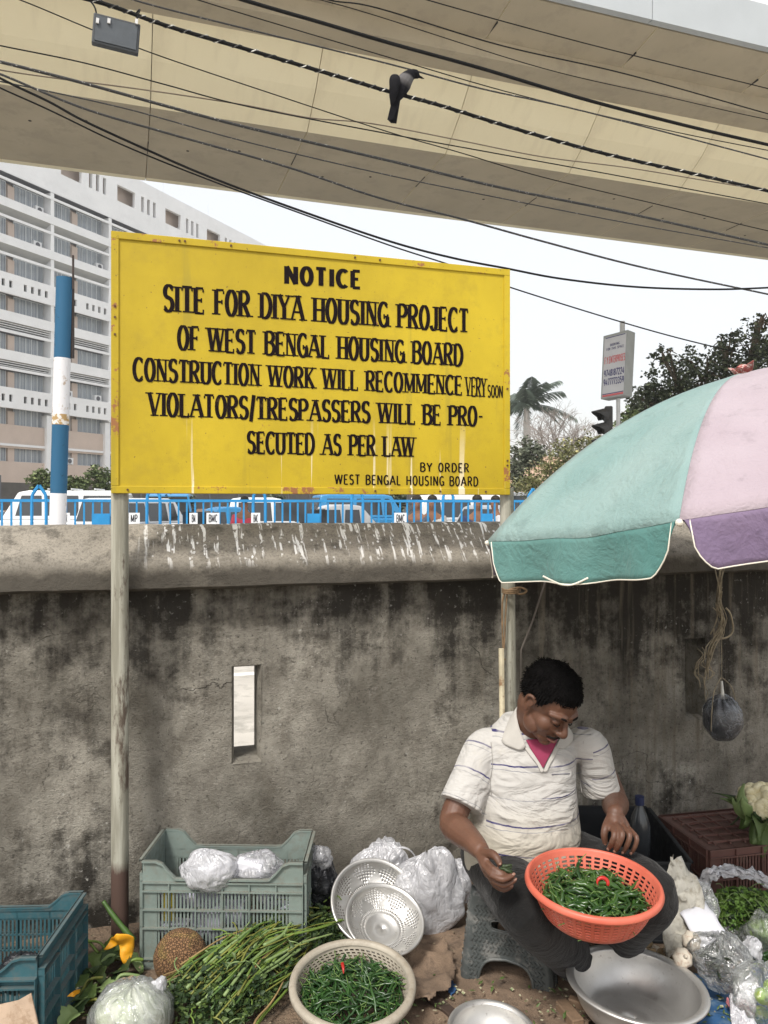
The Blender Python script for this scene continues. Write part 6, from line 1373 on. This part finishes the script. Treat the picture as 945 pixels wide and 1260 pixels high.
# --- brown netted fruit
yc = Vector((P(222,1187,2.58).x, 2.58, .088)); yam = thing('coconut', 'round rough brown gourd-like fruit with a dark seam between cabbage bag and grey-green crate', 'fruit', yc-Vector((0,0,.088)))
t = NT('netted_brown_skin'); vo = t.n('TexVoronoi', feature='DISTANCE_TO_EDGE'); vo.inputs['Scale'].default_value = 130; t.L(t.tc.outputs['Object'], vo.inputs['Vector']); f = t.noise(14, 5)
col = t.mix(t.ramp(vo.outputs['Distance'], .0, .12), (.07,.035,.015), (.24,.13,.06)); col = t.mix(t.ramp(f, .52, .62, 0, .6), col, (.28,.20,.06)); t.col(col); t.set(Roughness=.9); t.bump(t.ramp(vo.outputs['Distance'], 0, .15), .9, .006); M_yam = t.m
def seam(d):
    a = math.atan2(d.x-.1, -d.y); return 1+.02*nz(d, 3, 1)+.008*nz(d, 22, 4)-(.035*math.exp(-(a/.05)**2) if d.z > -.4 else 0)
m = MB(); m.ell(yc, (.087,.083,.088), 96, 60, None, seam); m.build('husk', M_yam, yam, smooth=True)
sc0 = yc+Vector((-.008,-.066,-.045)); m = MB(); m.tube([sc0+Vector((0,.02,.01)), sc0, sc0+Vector((-.002,-.012,-.006))], [.017,.013,.009], 8); m.build('stalk_scar', mat('dry_stalk', (.25,.19,.11), .9, 0, .4, 40, .5), yam, smooth=True)
yam.name = 'brown_fruit'
# --- leaves
def leafshape(L, Wd, cup, curl, seed, lobed=0):
    m = MB(); NL, NW = 12, 6; r = random.Random(seed)
    for i in range(NL+1):
        u = i/NL; wv = Wd*math.sin(math.pi*min(1, u*.92+.06))**.75*(1+lobed*.22*math.sin(u*19))
        for j in range(-NW, NW+1):
            v = j/NW; m.v.append(Vector((L*(u-.5), wv*v, cup*abs(v)**1.5*wv-curl*L*(u-.5)**2+.10*Wd*nz((u*3, v*2, seed), 1.5)+.02*Wd*math.cos(v*20))))
    w_ = 2*NW+1; m.f = [(i*w_+j, i*w_+j+1, (i+1)*w_+j+1, (i+1)*w_+j) for i in range(NL) for j in range(w_-1)]; return m
def put_leaf(m, c, rot, name, mt, label, cat, group=None, parent=None):
    M3 = rot if isinstance(rot, Matrix) else Matrix.Rotation(rot[2], 3, 'Z')@Matrix.Rotation(rot[1], 3, 'Y')@Matrix.Rotation(rot[0], 3, 'X')
    m.v = [Vector(c)+M3@v for v in m.v]
    if parent is None and cat: m2 = m
    o = m.build(name, mt, parent, smooth=True); mod(o, 'SOLIDIFY', thickness=.0008)
    if cat: tag(o, label, cat, group)
    return o
def vegleaf(name, a, b, vein):
    t = NT(name); wv = t.noise(35, 5, None, .6, 1.0); col = t.mix(t.ramp(t.noise(8, 5), .3, .7), a, b); col = t.mix(t.ramp(wv, .60, .68, 0, .5), col, vein); t.col(col); t.set(Roughness=.5, Specular_IOR_Level=.4); t.bump(wv, .4, .004); return t.m
M_l1 = vegleaf('leaf_fresh_green', (.045,.082,.02), (.095,.14,.035), (.18,.23,.09)); M_l2 = vegleaf('leaf_deep_green', (.016,.036,.012), (.04,.07,.022), (.09,.12,.05)); M_l3 = vegleaf('leaf_pale_green', (.14,.21,.07), (.24,.32,.13), (.34,.42,.22)); M_l4 = vegleaf('leaf_bright_herb', (.09,.19,.03), (.17,.28,.06), (.28,.38,.12))
M_or = mat('blossom_orange', (.80,.36,.015), .5, 0, .15, 14, .3, 40, (.85,.46,.04)); M_stm = mat('fresh_stem_green', (.13,.20,.035), .5, 0, .25, 9, .15, 40); M_stm2 = mat('olive_stem', (.17,.18,.035), .55, 0, .3, 9, .15, 40); M_stm3 = mat('deep_stem_green', (.06,.12,.025), .5, 0, .3, 9, .15, 40); M_dry = mat('withered_stem', (.25,.17,.07), .9, 0, .4, 9, .2, 40)
r = random.Random(41)
spots = [(118,1196),(135,1180),(150,1192),(105,1225),(128,1212),(112,1180),(142,1205),(98,1238),(124,1236),(158,1178),(135,1165),(108,1206),(150,1170),(96,1214),(88,1250),(120,1250)]
for i, (x, y) in enumerate(spots):
    Y = 1520/(y-621)*(1-.02)-.0; z = max(.02, .03+.03*r.random()); p = G(x, y, z)
    put_leaf(leafshape(r.uniform(.08,.13), r.uniform(.026,.045), r.uniform(.1,.5), r.uniform(.3,1.2), i, 1), p, (r.uniform(-.6,.6), r.uniform(-.5,.3), r.uniform(0,6.28)), 'squash_leaf', (M_l1, M_l2, M_l2, M_l1, M_l3)[i%5], 'wilted squash leaf in the pile between the blue crate and the cabbage', 'leaf', 'squash leaves in the pile by the blue crate')
for i in range(16):
    x, y = r.uniform(92,165), r.uniform(1165,1255); p = G(x, y, .03); a = r.uniform(0, 3.14); L = r.uniform(.05,.11); d = Vector((math.cos(a), math.sin(a)*.6, r.uniform(-.1,.5)))
    m = MB(); m.tube(cr([p-d*L*.5, p+Vector((r.uniform(-.02,.02),0,.03)), p+d*L*.5+Vector((0,0,.01))], 5), r.uniform(.003,.006), 6); tag(m.build('vine_piece', (M_stm, M_stm2, M_l3)[i%3], None, smooth=True), 'loose stem in the leaf pile by the blue crate', 'stem', 'loose stems in the leaf pile by the blue crate')
m = MB(); m.tube(cr([P(127,1109,2.72), P(142,1130,2.70), P(165,1158,2.68)], 6), [.007]*4+[.009]*5+[.011]*4, 8); tag(m.build('thick_stalk', M_stm3, None, smooth=True), 'thick green stalk leaning on the foot of the left board post', 'stalk')
def petal(pts, Y, name, label):
    m = MB(); m.v = [P(x, y, Y+.03*nz((x*.05,y*.05,1),1)) for x, y in pts]; m.f = [tuple(range(len(pts)))]; o = m.build(name, M_or, None); bm = bmesh.new(); bm.from_mesh(o.data); bmesh.ops.triangulate(bm, faces=bm.faces); bmesh.ops.subdivide_edges(bm, edges=bm.edges, cuts=4, use_grid_fill=True)
    for v in bm.verts: w_ = v.co; v.co += Vector((.004*nz(w_, 40, 1), .045*nz(w_, 18, 3), .006*nz(w_, 40, 5)))
    bm.to_mesh(o.data); bm.free(); mod(o, 'SUBSURF', levels=1, render_levels=1); mod(o, 'SOLIDIFY', thickness=.0015); tag(o, label, 'flower')
    for p_ in o.data.polygons: p_.use_smooth = True
petal([(131,1165),(138,1152),(146,1144),(156,1147),(166,1152),(165,1168),(161,1184),(155,1182),(151,1170),(146,1163),(138,1165)], 2.62, 'squash_blossom', 'orange-yellow squash blossom on the leaf pile at the foot of the post')
petal([(80,1229),(88,1222),(100,1215),(98,1222),(88,1230)], 2.38, 'squash_blossom', 'small orange petal beside the blue crate')
# --- cabbage in film
cc = Vector((P(163,1243,2.28).x, 2.28, .092)); cb = thing('bagged_cabbage', 'pale cabbage wrapped in knotted clear film in front of the brown fruit', 'cabbage', cc-Vector((0,0,.092)))
t = NT('cabbage_head'); f = t.noise(9, 6, t.vec((1,1,.4)), .6, 1.5); t.col(t.mix(t.ramp(f, .35, .65), (.40,.45,.31), (.64,.65,.56))); t.set(Roughness=.5); t.bump(f, .5, .008)
m = crumple(cc, (.110,.098,.086), 31, .06, 60, 40, 0); m.build('cabbage_head', t.m, cb, smooth=True)
m = crumple(cc+Vector((0,0,.002)), (.119,.106,.094), 33, .09, 80, 50, 0); m.build('film', plastic_film('wet_film', (.75,.77,.76), .22, .10), cb, smooth=True)
m = crumple(P(196,1213,2.30), (.022,.02,.022), 35, .4, 30, 20); m.build('film_knot', M_filmw, cb, smooth=True)
# --- bundle of leafy stems
bS0, bE0 = G(238,1252,.04), G(388,1142,.06); ax = (bE0-bS0); Lb = ax.length; axn = ax.normalized(); pr = Vector((axn.y, -axn.x, 0)).normalized()
bun = thing('stem_bundle', 'big heap of green leafy mustard-like stems tied in a bundle, left of the cream basket', 'greens', (bS0.x, bS0.y, 0)); r = random.Random(77)
for i in range(190):
    w_ = r.uniform(-1,1); hh = .015+.135*math.sqrt(max(0, 1-w_*w_))*(r.random()**.5 if i > 60 else 1); a0 = r.uniform(-.03,.25) if i%3 else r.uniform(.1,.5); a1 = min(1.02, a0+r.uniform(.45,.85)); lat = w_*.125
    pts = []
    for q in range(5):
        t_ = a0+(a1-a0)*q/4; pinch = 1-.35*max(0, t_-.55)/.45; pts.append(bS0+ax*t_+pr*(lat*pinch+.045*nz((t_*3, i*1.7, 0), 1)+.004*r.gauss(0,1)+(t_-.5)*.42*nz((i*2.3, 1, 1), 1))+Vector((0,0,hh*(.55+.45*math.sin(math.pi*min(1,max(0,.15+t_*.75))))-.03+.010*nz((t_*5, i*3.1, 5), 1)+.006*r.random())))
    rd = r.uniform(.0018,.0036) if i%4 else r.uniform(.0038,.0056)
    m = MB(); m.tube(cr(pts, 4), [rd*(1.15-.5*k/16) for k in range(17)], 6); m.build('stem', (M_stm, M_stm2, M_stm, M_stm3, M_l3, M_stm, M_dry, M_stm2)[i%8] if i % 24 != 6 else M_dry, bun, smooth=True)
def leafmass(parent, cfun, n, size, mt, name, seed):
    r = random.Random(seed); m = MB()
    for i in range(n):
        p = cfun(r); s = size*r.uniform(.5,1.5); a = Vector((r.gauss(0,1), r.gauss(0,1), r.gauss(0,.6))).normalized(); b = a.cross(Vector((r.gauss(0,1), r.gauss(0,1), r.gauss(0,1)))).normalized(); c = a.cross(b)
        m.add([p-a*s*.5, p-a*s*.1+b*s*.3+c*s*.12, p+a*s*.5, p-a*s*.1-b*s*.3+c*s*.12, p+c*s*.03], [(0,4,1),(1,4,2),(2,4,3),(3,4,0)])
    return stuff(m.build(name, mt, parent))
def mass1(r):
    t_ = r.choice([r.uniform(-.12,.35), r.uniform(.75,1.05), r.uniform(0,1)]); w_ = r.uniform(-1,1.15); hh = .12*math.sqrt(max(.02, 1-min(1,w_*w_)))*(.5+.5*math.sin(math.pi*min(1, .15+t_*.75)))*r.uniform(.1,1.0); return bS0+ax*t_+pr*w_*.135+Vector((0,0,max(.006, hh+.010)))
leafmass(bun, mass1, 3300, .022, M_l2, 'small_leaves', 5); leafmass(bun, mass1, 1700, .020, M_l1, 'small_leaves', 6)
for i in range(60):                                                     # curled tendrils and side shoots
    p = mass1(r)+Vector((0,0,.018)); m = MB(); c = [p]; d = Vector((r.gauss(0,1), r.gauss(0,1), r.uniform(0,.8))).normalized()
    for q in range(5): d = (d+Vector((r.gauss(0,.5), r.gauss(0,.5), r.gauss(-.15,.3)))).normalized(); c.append(c[-1]+d*.016)
    m.tube(cr(c, 3), .0022, 5); m.build('side_shoot', (M_stm, M_l3, M_stm2)[i%3], bun, smooth=True)
# --- back right: bottle, cauliflower
bt = Vector((P(787,985,3.02).x, 3.02, .0)); zb0 = .185
bo = thing('bottle', 'dark plastic bottle with blue cap standing in the black crate', 'bottle', Vector((bt.x, bt.y, zb0)))
m = MB(); m.lathe((bt.x,bt.y,zb0), [(.0,0),(.034,.0),(.040,.01),(.041,.12),(.040,.16),(.030,.20),(.016,.23),(.0135,.245)], 28); m.build('bottle_body', mat('smoky_bottle_plastic', (.05,.055,.06), .18, 0, .2, 8, .1, 20, spec=.7), bo, smooth=True)
m = MB(); m.tube([(bt.x,bt.y,zb0+.243),(bt.x,bt.y,zb0+.275)], .0175, 16); m.build('bottle_cap', mat('dark_blue_cap', (.02,.03,.09), .4), bo)
cf = P(940,992,3.05); cz_ = cf.z; cau = thing('cauliflower', 'cauliflower with curled green leaves on top of the maroon crate', 'cauliflower', (cf.x, cf.y, .30))
t = NT('cauliflower_curd'); f = t.noise(60, 5); t.col(t.mix(t.ramp(f, .3, .7), (.60,.52,.30), (.78,.72,.50))); t.set(Roughness=.8); t.bump(f, .6, .004); m = MB(); r = random.Random(3)
for i in range(90):
    d = Vector((r.gauss(0,1), r.gauss(-.5,1), abs(r.gauss(.3,1)))).normalized(); m.ell(cf+Vector((.0,0,-.005))+Vector((d.x*.092, d.y*.09, d.z*.075)), (.020*r.uniform(.7,1.3),)*3, 8, 6)
m.ell(cf, (.092,.09,.072), 16, 10); m.build('curd', t.m, cau, smooth=True)
for i, (az, el, L, mt) in enumerate(((3.3,.3,.17,M_l3),(2.9,.7,.16,M_l1),(3.7,.1,.18,M_l3),(4.2,.0,.17,M_l1),(4.6,-.1,.17,M_l3),(5.1,.0,.18,M_l1),(5.7,.1,.17,M_l2),(2.5,.8,.15,M_l2),(1.8,.8,.15,M_l2),(3.05,.9,.14,M_l1),(4.0,-.1,.13,M_l2),(.3,.3,.16,M_l1),(3.5,.9,.12,M_l3),(4.4,.6,.12,M_l3),(3.15,.1,.14,M_l3),(3.9,.5,.13,M_l1),(4.8,.4,.13,M_l2),(2.7,.4,.14,M_l3))):
    d = Vector((math.cos(az), math.sin(az), 0)); b = cf+d*.045+Vector((0,0,-.065)); L *= .92; b = cf+d*.060+Vector((0,0,-.082)); m = leafshape(L, (.036,.022,.030)[i%3], .9, (-2.2, 1.0, -1.0, 2.5)[i%4], 90+i, 1); x = (d*math.cos(el*.5+.75)+Vector((0,0,math.sin(el*.5+.75)))).normalized(); y = Vector((-d.y, d.x, 0)); M3 = Matrix((x, y, x.cross(y))).transposed()
    put_leaf(m, b+x*L*.5, M3, 'outer_leaf', mt, None, None, parent=cau)
m = MB(); m.tube([cf+Vector((-.05,-.05,-.075)), cf+Vector((-.03,-.03,-.05))], .02, 10); m.build('cut_stalk', M_l3, cau)
# --- bag of greens, packet, bags at the right
gb = G(912,1128,.14); bg = thing('greens_bag', 'open clear bag full of pale green sprouting herbs in front of the maroon crate', 'bag', (gb.x, gb.y, 0), 0, 'plastic bags of the stall'); gb.z = .12
mm_ = crumple(gb+Vector((.02,0,-.02)), (.17,.11,.12), 51, .16, 72, 44, 0); mm_.f = [f for f in mm_.f if sum(mm_.v[i].z for i in f)/len(f) < gb.z+.022]; mm_.build('film', M_film2, bg, smooth=True)
def mass2(r): 
    while True:
        x, y = r.uniform(-1,1), r.uniform(-1,1)
        if x*x+y*y < 1: break
    return gb+Vector((.02+x*.145, y*.095, .065*math.sqrt(1-x*x-y*y)+r.uniform(-.03,.045)))
leafmass(bg, mass2, 2300, .019, M_l4, 'herb_leaves', 15); leafmass(bg, mass2, 900, .018, M_l2, 'herb_leaves', 16)
r = random.Random(19)
for i in range(90):
    p = mass2(r)+Vector((0,0,.012)); d = Vector((r.gauss(0,.8), r.gauss(-.6,.6), r.gauss(0,.3))).normalized(); m = MB(); m.tube(cr([p, p+d*.025+Vector((0,0,.008)), p+d*.05], 3), .0013, 4); m.build('herb_stalk', M_l3 if i%2 else M_stm, bg, smooth=True)
def filmstrip(pts, wd, name, label, parent=None, mt=None, seed=1, cat='bag', group='plastic bags of the stall'):
    c = cr(pts, 8); m = MB(); n = 8
    for i, p in enumerate(c):
        t_ = (c[min(i+1,len(c)-1)]-c[max(i-1,0)]).normalized(); sdv = t_.cross(Vector((0,-.6,.8))).normalized()
        for j in range(n+1): v = j/n-.5; m.v.append(p+sdv*wd*v*(1+.3*nz((i*.3, j*.2, seed), 1))+Vector((0,0,.02*nz((i*.35, j*.7, seed), 1.3)))+Vector((0,.02*nz((j*.9, i*.25, seed), 1),0)))
    m.f = [(i*(n+1)+j, i*(n+1)+j+1, (i+1)*(n+1)+j+1, (i+1)*(n+1)+j) for i in range(len(c)-1) for j in range(n)]
    o = m.build(name, mt or M_filmw, parent, smooth=True); mod(o, 'SOLIDIFY', thickness=.0006)
    if parent is None: tag(o, label, cat, group)
    return o
filmstrip([P(862,1092,2.74), P(872,1077,2.74), P(895,1072,2.76), P(925,1076,2.78), P(950,1088,2.78), P(975,1100,2.78)], .040, 'folded_mouth', '', bg)
filmstrip([P(858,1095,2.70), P(862,1115,2.66), P(872,1140,2.60), P(885,1156,2.56)], .035, 'folded_mouth', '', bg, M_film)
m = MB(); n = 8
A0, A1, A2, A3 = P(837,1126,2.57), P(866,1111,2.60), P(893,1150,2.50), P(862,1168,2.47)
for i in range(n+1):
    for j in range(n+1): p = A0.lerp(A1, j/n).lerp(A3.lerp(A2, j/n), i/n); m.v.append(p+Vector((0,0,.010*nz((i*.4, j*.4, 3), 1))))
m.f = [(i*(n+1)+j, i*(n+1)+j+1, (i+1)*(n+1)+j+1, (i+1)*(n+1)+j) for i in range(n) for j in range(n)]; o = m.build('paper_packet', M_paper, None, smooth=True); mod(o, 'SOLIDIFY', thickness=.012); tag(o, 'folded white packet leaning on the bag of herbs right of the vendor', 'packet')
cb_ = P(885,1182,2.44); cb_.z = max(cb_.z, .075); b = bag('plastic_bag', 'clear knotted bag of small dark chillies beside the garlic, lower right', 'bag', cb_, (.088,.075,.078), 61, M_film2, .0, .22)
m = MB(); r = random.Random(5)
for i in range(60): p = cb_+Vector((r.gauss(0,.028), r.gauss(0,.025), r.gauss(.0,.02))); d = Vector((r.gauss(0,1), r.gauss(0,1), r.gauss(0,.4))).normalized(); m.tube([p-d*.02, p, p+d*.022], [.004,.005,.001], 5)
stuff(m.build('dark_chillies', mat('dark_chilli_skin', (.014,.022,.010), .4, 0, .4, 30), b, smooth=True))
crumple(P(924,1166,2.46), (.03,.025,.03), 63, .5, 30, 20).build('film_knot', M_filmw, b, smooth=True)
pb_ = P(938,1152,2.60); b = bag('plastic_bag', 'clear bag of light green pods at the right edge above the limes', 'bag', pb_, (.065,.06,.075), 65, M_film2, 0, .25); inner(b, pb_, (.045,.045,.055), 66, M_l3, .3)
for i in range(22):
    p = P(r.uniform(925,960), r.uniform(1172,1200), 2.48)+Vector((0,0,0)); d = Vector((r.gauss(0,1), r.gauss(0,.5), r.gauss(0,.3))).normalized(); m = MB(); m.tube(cr([p-d*.03, p+Vector((0,0,.004)), p+d*.03], 3), [.004,.0065,.007,.007,.006,.004,.001], 6); tag(m.build('green_chilli', M_ch, None, smooth=True), 'green chilli in the heap at the right edge', 'chilli', 'green chillies heaped at the right edge')
lb = P(936,1228,2.36); b = bag('plastic_bag', 'clear bag of limes in the lower right corner', 'bag', lb+Vector((.01,.0,.01)), (.095,.07,.085), 71, M_film2, 0, .22)
M_lime = mat('lime_skin', (.20,.34,.03), .4, 0, .2, 20, .3, 120, (.34,.42,.05))
for i, (x, y) in enumerate(((939,1226),(936,1248),(955,1240),(950,1215),(925,1262),(948,1262))):
    m = MB(); c = P(x, y, 2.33+.01*(i%3)); m.ell(c, (.025,.024,.023), 16, 12); m.tube([c+Vector((0,-.023,.004)), c+Vector((0,-.028,.005))], .004, 6); m.build('lime', M_lime, b, smooth=True)
filmstrip([P(912,1196,2.40), P(918,1215,2.36), P(914,1240,2.33), P(920,1275,2.28)], .07, 'drawn_out_film', '', b, M_filmw, 4)
# garlic, ginger, sack
M_gar = mat('garlic_skin', (.62,.56,.46), .6, 0, .12, 30, .3, 60, (.45,.34,.26)); M_gin = mat('ginger_skin', (.34,.25,.14), .9, 0, .3, 30, .5, 70)
def garlic(c, rd, lab, seed):
    root = thing('garlic_bulb', lab, 'garlic', Vector(c)-Vector((0,0,rd*.8)), 0, 'garlic bulbs by the steel bowl'); tl = Matrix.Rotation(.9, 3, 'X')@Matrix.Rotation(seed, 3, 'Z')
    m = MB(); m.ell(c, (rd,rd,rd*.82), 36, 18, tl, lambda d: 1+.07*math.cos(math.atan2(d.y,d.x)*7)*(1-abs(d.z))+.12*max(0,d.z)**6); m.build('cloves', M_gar, root, smooth=True); ax_ = tl@Vector((0,0,1)); m = MB(); m.tube([Vector(c)+ax_*rd*.7, Vector(c)+ax_*rd*1.1, Vector(c)+ax_*rd*1.35], [rd*.28,rd*.16,rd*.13], 8); m.build('neck', M_gar, root, smooth=True)
garlic(P(851,1158,2.49), .030, 'garlic bulb under the corner of the white packet', 0); garlic(P(840,1179,2.44), .030, 'lowest garlic bulb beside the rim of the large steel bowl', 1.1)
for i, (x, y) in enumerate(((787,1160),(796,1163),(806,1168),(813,1172),(822,1170),(800,1172),(790,1168),(829,1176),(781,1164))):
    m = MB(); c = P(x, y, 2.62-.012*i); m.ell(c, (.016,.014,.013), 12, 8, None, lambda d: 1+.25*nz(d, 2, i)); 
    if i%2: m.ell(c+Vector((.012,0,.005)), (.009,.01,.009), 10, 6)
    tag(m.build('ginger_piece' if i%2 else 'garlic_clove', M_gin if i%2 else M_gar, None, smooth=True), 'small ginger root piece on the sacking behind the steel bowl' if i%2 else 'loose garlic clove on the sacking behind the steel bowl', 'ginger' if i%2 else 'garlic', 'ginger pieces behind the steel bowl' if i%2 else 'garlic cloves behind the steel bowl')
for i in range(7): m = MB(); m.ell(P(835+r.uniform(-8,14), 1130+r.uniform(-4,22), 2.62), (.017,.016,.015), 12, 8, None, lambda d: 1+.15*nz(d, 3, i)); tag(m.build('red_onion', mat('onion_skin', (.16,.05,.05), .5, 0, .3, 30), None, smooth=True), 'small dark onion in the mouth of the white sack', 'onion', 'small onions in the white sack')
M_sack = mat('dirty_white_sack', (.50,.48,.42), .85, 0, .15, 12, .5, 300, (.34,.31,.25))
filmstrip([P(823,1064,2.60), P(838,1082,2.60), P(848,1104,2.58), P(840,1128,2.58), P(832,1152,2.55), P(842,1172,2.50)], .10, 'white_sack', 'limp dirty white sack beside the left knee of the vendor', None, M_sack, 9, 'sack', None)
filmstrip([P(845,1088,2.66), P(862,1100,2.66), P(868,1120,2.62), P(862,1140,2.58)], .09, 'clear_film', 'loose clear film between the white sack and the herbs', None, M_film2, 12)
# cloths on the ground
def groundcloth(poly, z, name, label, mt, cat, amp=.012, step=.02, seed=1, group=None):
    pts = [G(x, y, 0) for x, y in poly]; x0, x1 = min(p.x for p in pts), max(p.x for p in pts); y0, y1 = min(p.y for p in pts), max(p.y for p in pts)
    def inside(x, y):
        c = False; n = len(pts)
        for i in range(n):
            a, b = pts[i], pts[(i+1)%n]
            if (a.y > y) != (b.y > y) and x < (b.x-a.x)*(y-a.y)/(b.y-a.y)+a.x: c = not c
        return c
    nx, ny = int((x1-x0)/step)+1, int((y1-y0)/step)+1; m = MB(); idx = {}
    def vid(i, j):
        if (i, j) not in idx:
            x, y = x0+i*step, y0+j*step; idx[(i,j)] = len(m.v); rg = 1-abs(nz((x*1.0, y*1.6, seed), 5)); m.v.append(Vector((x+.012*nz((x,y,1),8,seed), y+.012*nz((x,y,5),8,seed), z+amp*(rg**4*1.6)+amp*.35*nz((x, y, seed), 16))))
        return idx[(i, j)]
    for i in range(nx):
        for j in range(ny):
            if inside(x0+(i+.5)*step, y0+(j+.5)*step): m.f.append((vid(i,j), vid(i+1,j), vid(i+1,j+1), vid(i,j+1)))
    o = m.build(name, mt, None, smooth=True); mod(o, 'SMOOTH', factor=.5, iterations=2); mod(o, 'SOLIDIFY', thickness=.002); tag(o, label, cat, group); return o
M_burl = mat('brown_sacking', (.20,.14,.095), .95, 0, .3, 7, .8, 220, (.12,.085,.06), .006)
groundcloth([(470,1150),(520,1120),(590,1110),(720,1120),(760,1160),(720,1290),(640,1300),(480,1300),(395,1300),(430,1200)], .016, 'burlap_sack', 'brown sacking spread on the ground under the stool', M_burl, 'sackcloth', .012, .012, 3)
groundcloth([(500,1185),(545,1180),(562,1205),(560,1235),(530,1262),(495,1250)], .030, 'burlap_sack', 'rumpled fold of brown sacking left of the stool', M_burl, 'sackcloth', .035, .010, 8)
groundcloth([(770,1150),(860,1140),(960,1150),(1000,1300),(760,1310)], .014, 'sack_cloth', 'dusty sacking under the goods at the right', M_burl, 'sackcloth', .010, .014, 5)
groundcloth([(850,1212),(905,1208),(960,1214),(990,1300),(835,1300)], .030, 'blue_tarpaulin', 'patch of blue tarpaulin in the lower right corner', mat('blue_tarpaulin_cloth', (.035,.11,.25), .6, 0, .2, 9, .3, 60, (.10,.17,.26)), 'tarpaulin', .010, .012, 2)
groundcloth([(546,1226),(556,1216),(564,1232),(556,1242)], .036, 'blue_scrap', 'small blue cloth scrap on the sacking left of the small bowl', mat('blue_scrap_cloth', (.03,.09,.22), .8), 'scrap', .004, .006, 2)
m = MB(); m.bar(G(516,1214,.03), G(572,1262,.03), .035, .02); o = m.build('wooden_batten', mat('dark_wet_wood', (.055,.035,.025), .8, 0, .4, 14, .5, 40), None); mod(o, 'BEVEL', width=.002, segments=1); tag(o, 'dark wooden batten lying between the cream basket and the small bowl', 'wood')
m = MB(); m.bar(G(690,1236,.03), G(712,1262,.03), .04, .035); m.bar(G(700,1232,.035), G(745,1246,.035), .025, .03); o = m.build('wood_block', mat('split_wood', (.20,.13,.08), .85, 0, .4, 14, .5, 40), None); mod(o, 'BEVEL', width=.003, segments=1); tag(o, 'broken wood piece between the small bowl and the large bowl', 'wood')
m = MB(); r = random.Random(23)
for k_ in range(6):
    a = k_*1.05; c = G(903,1243,.05); m2 = leafshape(.035, .012, .6, -1.2, k_); M3 = Matrix.Rotation(a, 3, 'Z')@Matrix.Rotation(-.5, 3, 'Y'); b0 = len(m.v); m.add([c+M3@(v+Vector((.016,0,0))) for v in m2.v], m2.f)
o = m.build('pink_flower', mat('dull_pink_petal', (.50,.18,.20), .6, 0, .2, 30, .2), None, smooth=True); mod(o, 'SOLIDIFY', thickness=.001); tag(o, 'dull pink flower lying on the blue tarpaulin', 'flower')
m = MB(); m.add([G(893,1262,.045), G(925,1263,.045), G(930,1276,.045), G(890,1276,.045)], [(0,1,2,3)]); o = m.build('red_paper', mat('red_paper', (.45,.05,.05), .7), None); mod(o, 'SOLIDIFY', thickness=.002); tag(o, 'edge of a red wrapper at the bottom edge below the pink flower', 'paper')
# scattered litter
r = random.Random(99); m = MB(); ml = MB()
def crumb(m, p, s): d = Matrix.Rotation(r.uniform(0,6.28), 3, 'Z')@Matrix.Rotation(r.gauss(0,.5), 3, 'X'); m.add([p+d@Vector((-s,-s*.4,0)), p+d@Vector((s*.8,-s*.5,0)), p+d@Vector((s,s*.4,s*.1)), p+d@Vector((-s*.5,s*.6,s*.2))], [(0,1,2,3)])
for k_ in range(900):
    x, y = r.uniform(60,960), r.uniform(1115,1300); crumb(m, G(x, y, .036), r.uniform(.002,.007))
tag(stuff(m.build('ground_litter', mat('dry_litter', (.22,.17,.11), .9, 0, .5, 30, 0, c2=(.06,.05,.03)), None)), 'scattered dry crumbs and dirt bits on the footpath', 'litter')
for k_ in range(260):
    x, y = r.choice([(r.gauss(720,60), r.gauss(1222,14)), (r.gauss(840,30), r.gauss(1200,15)), (r.gauss(690,30), r.gauss(1235,12)), (r.gauss(860,40), r.gauss(1240,18)), (r.gauss(560,30), r.gauss(1240,14)), (r.gauss(130,40), r.gauss(1225,20))]); crumb(ml, G(x, y, .042), r.uniform(.003,.008))
mg_ = MB()
for k_ in range(110):
    x, y = r.choice([(r.uniform(80,200), r.uniform(1190,1262)), (r.gauss(545,35), r.gauss(1225,22)), (r.gauss(700,40), r.gauss(1235,14)), (r.gauss(870,30), r.gauss(1235,14)), (r.gauss(400,25), r.gauss(1150,12))]); p = G(x, y, .045); a = r.uniform(0, 6.28); s_ = r.uniform(.006,.016); dx = Vector((math.cos(a), math.sin(a), r.gauss(0,.3)))*s_; dy = Vector((-math.sin(a), math.cos(a), r.gauss(0,.3)))*s_*.4
    mg_.add([p-dx, p-dx*.1+dy, p+dx, p-dx*.1-dy, p+Vector((0,0,s_*.25))], [(0,4,1),(1,4,2),(2,4,3),(3,4,0)])
tag(stuff(mg_.build('leaf_scraps', M_l1, None)), 'torn green leaf scraps scattered on the sacking and the dirt', 'leaf scraps')
tag(stuff(ml.build('vegetable_scraps', mat('pale_scraps', (.42,.38,.26), .7, 0, .5, 30, 0, c2=(.10,.20,.05)), None)), 'small pale and green vegetable scraps among the bowls', 'scraps')
# ================================================================ AIR
m = MB(); m.box((0, 419, 20.0), (1020, 982, 44)); t = NT('thin_haze'); t.t.nodes.remove(t.b)
pv = t.n('VolumePrincipled'); pv.inputs['Color'].default_value = (.98,.975,.97,1); pv.inputs['Density'].default_value = .0009; pv.inputs['Anisotropy'].default_value = .2
t.L(pv.outputs[0], t.t.nodes['Material Output'].inputs['Volume']); hz_ = stuff(m.build('haze', t.m, None)); hz_.display_type = 'WIRE'
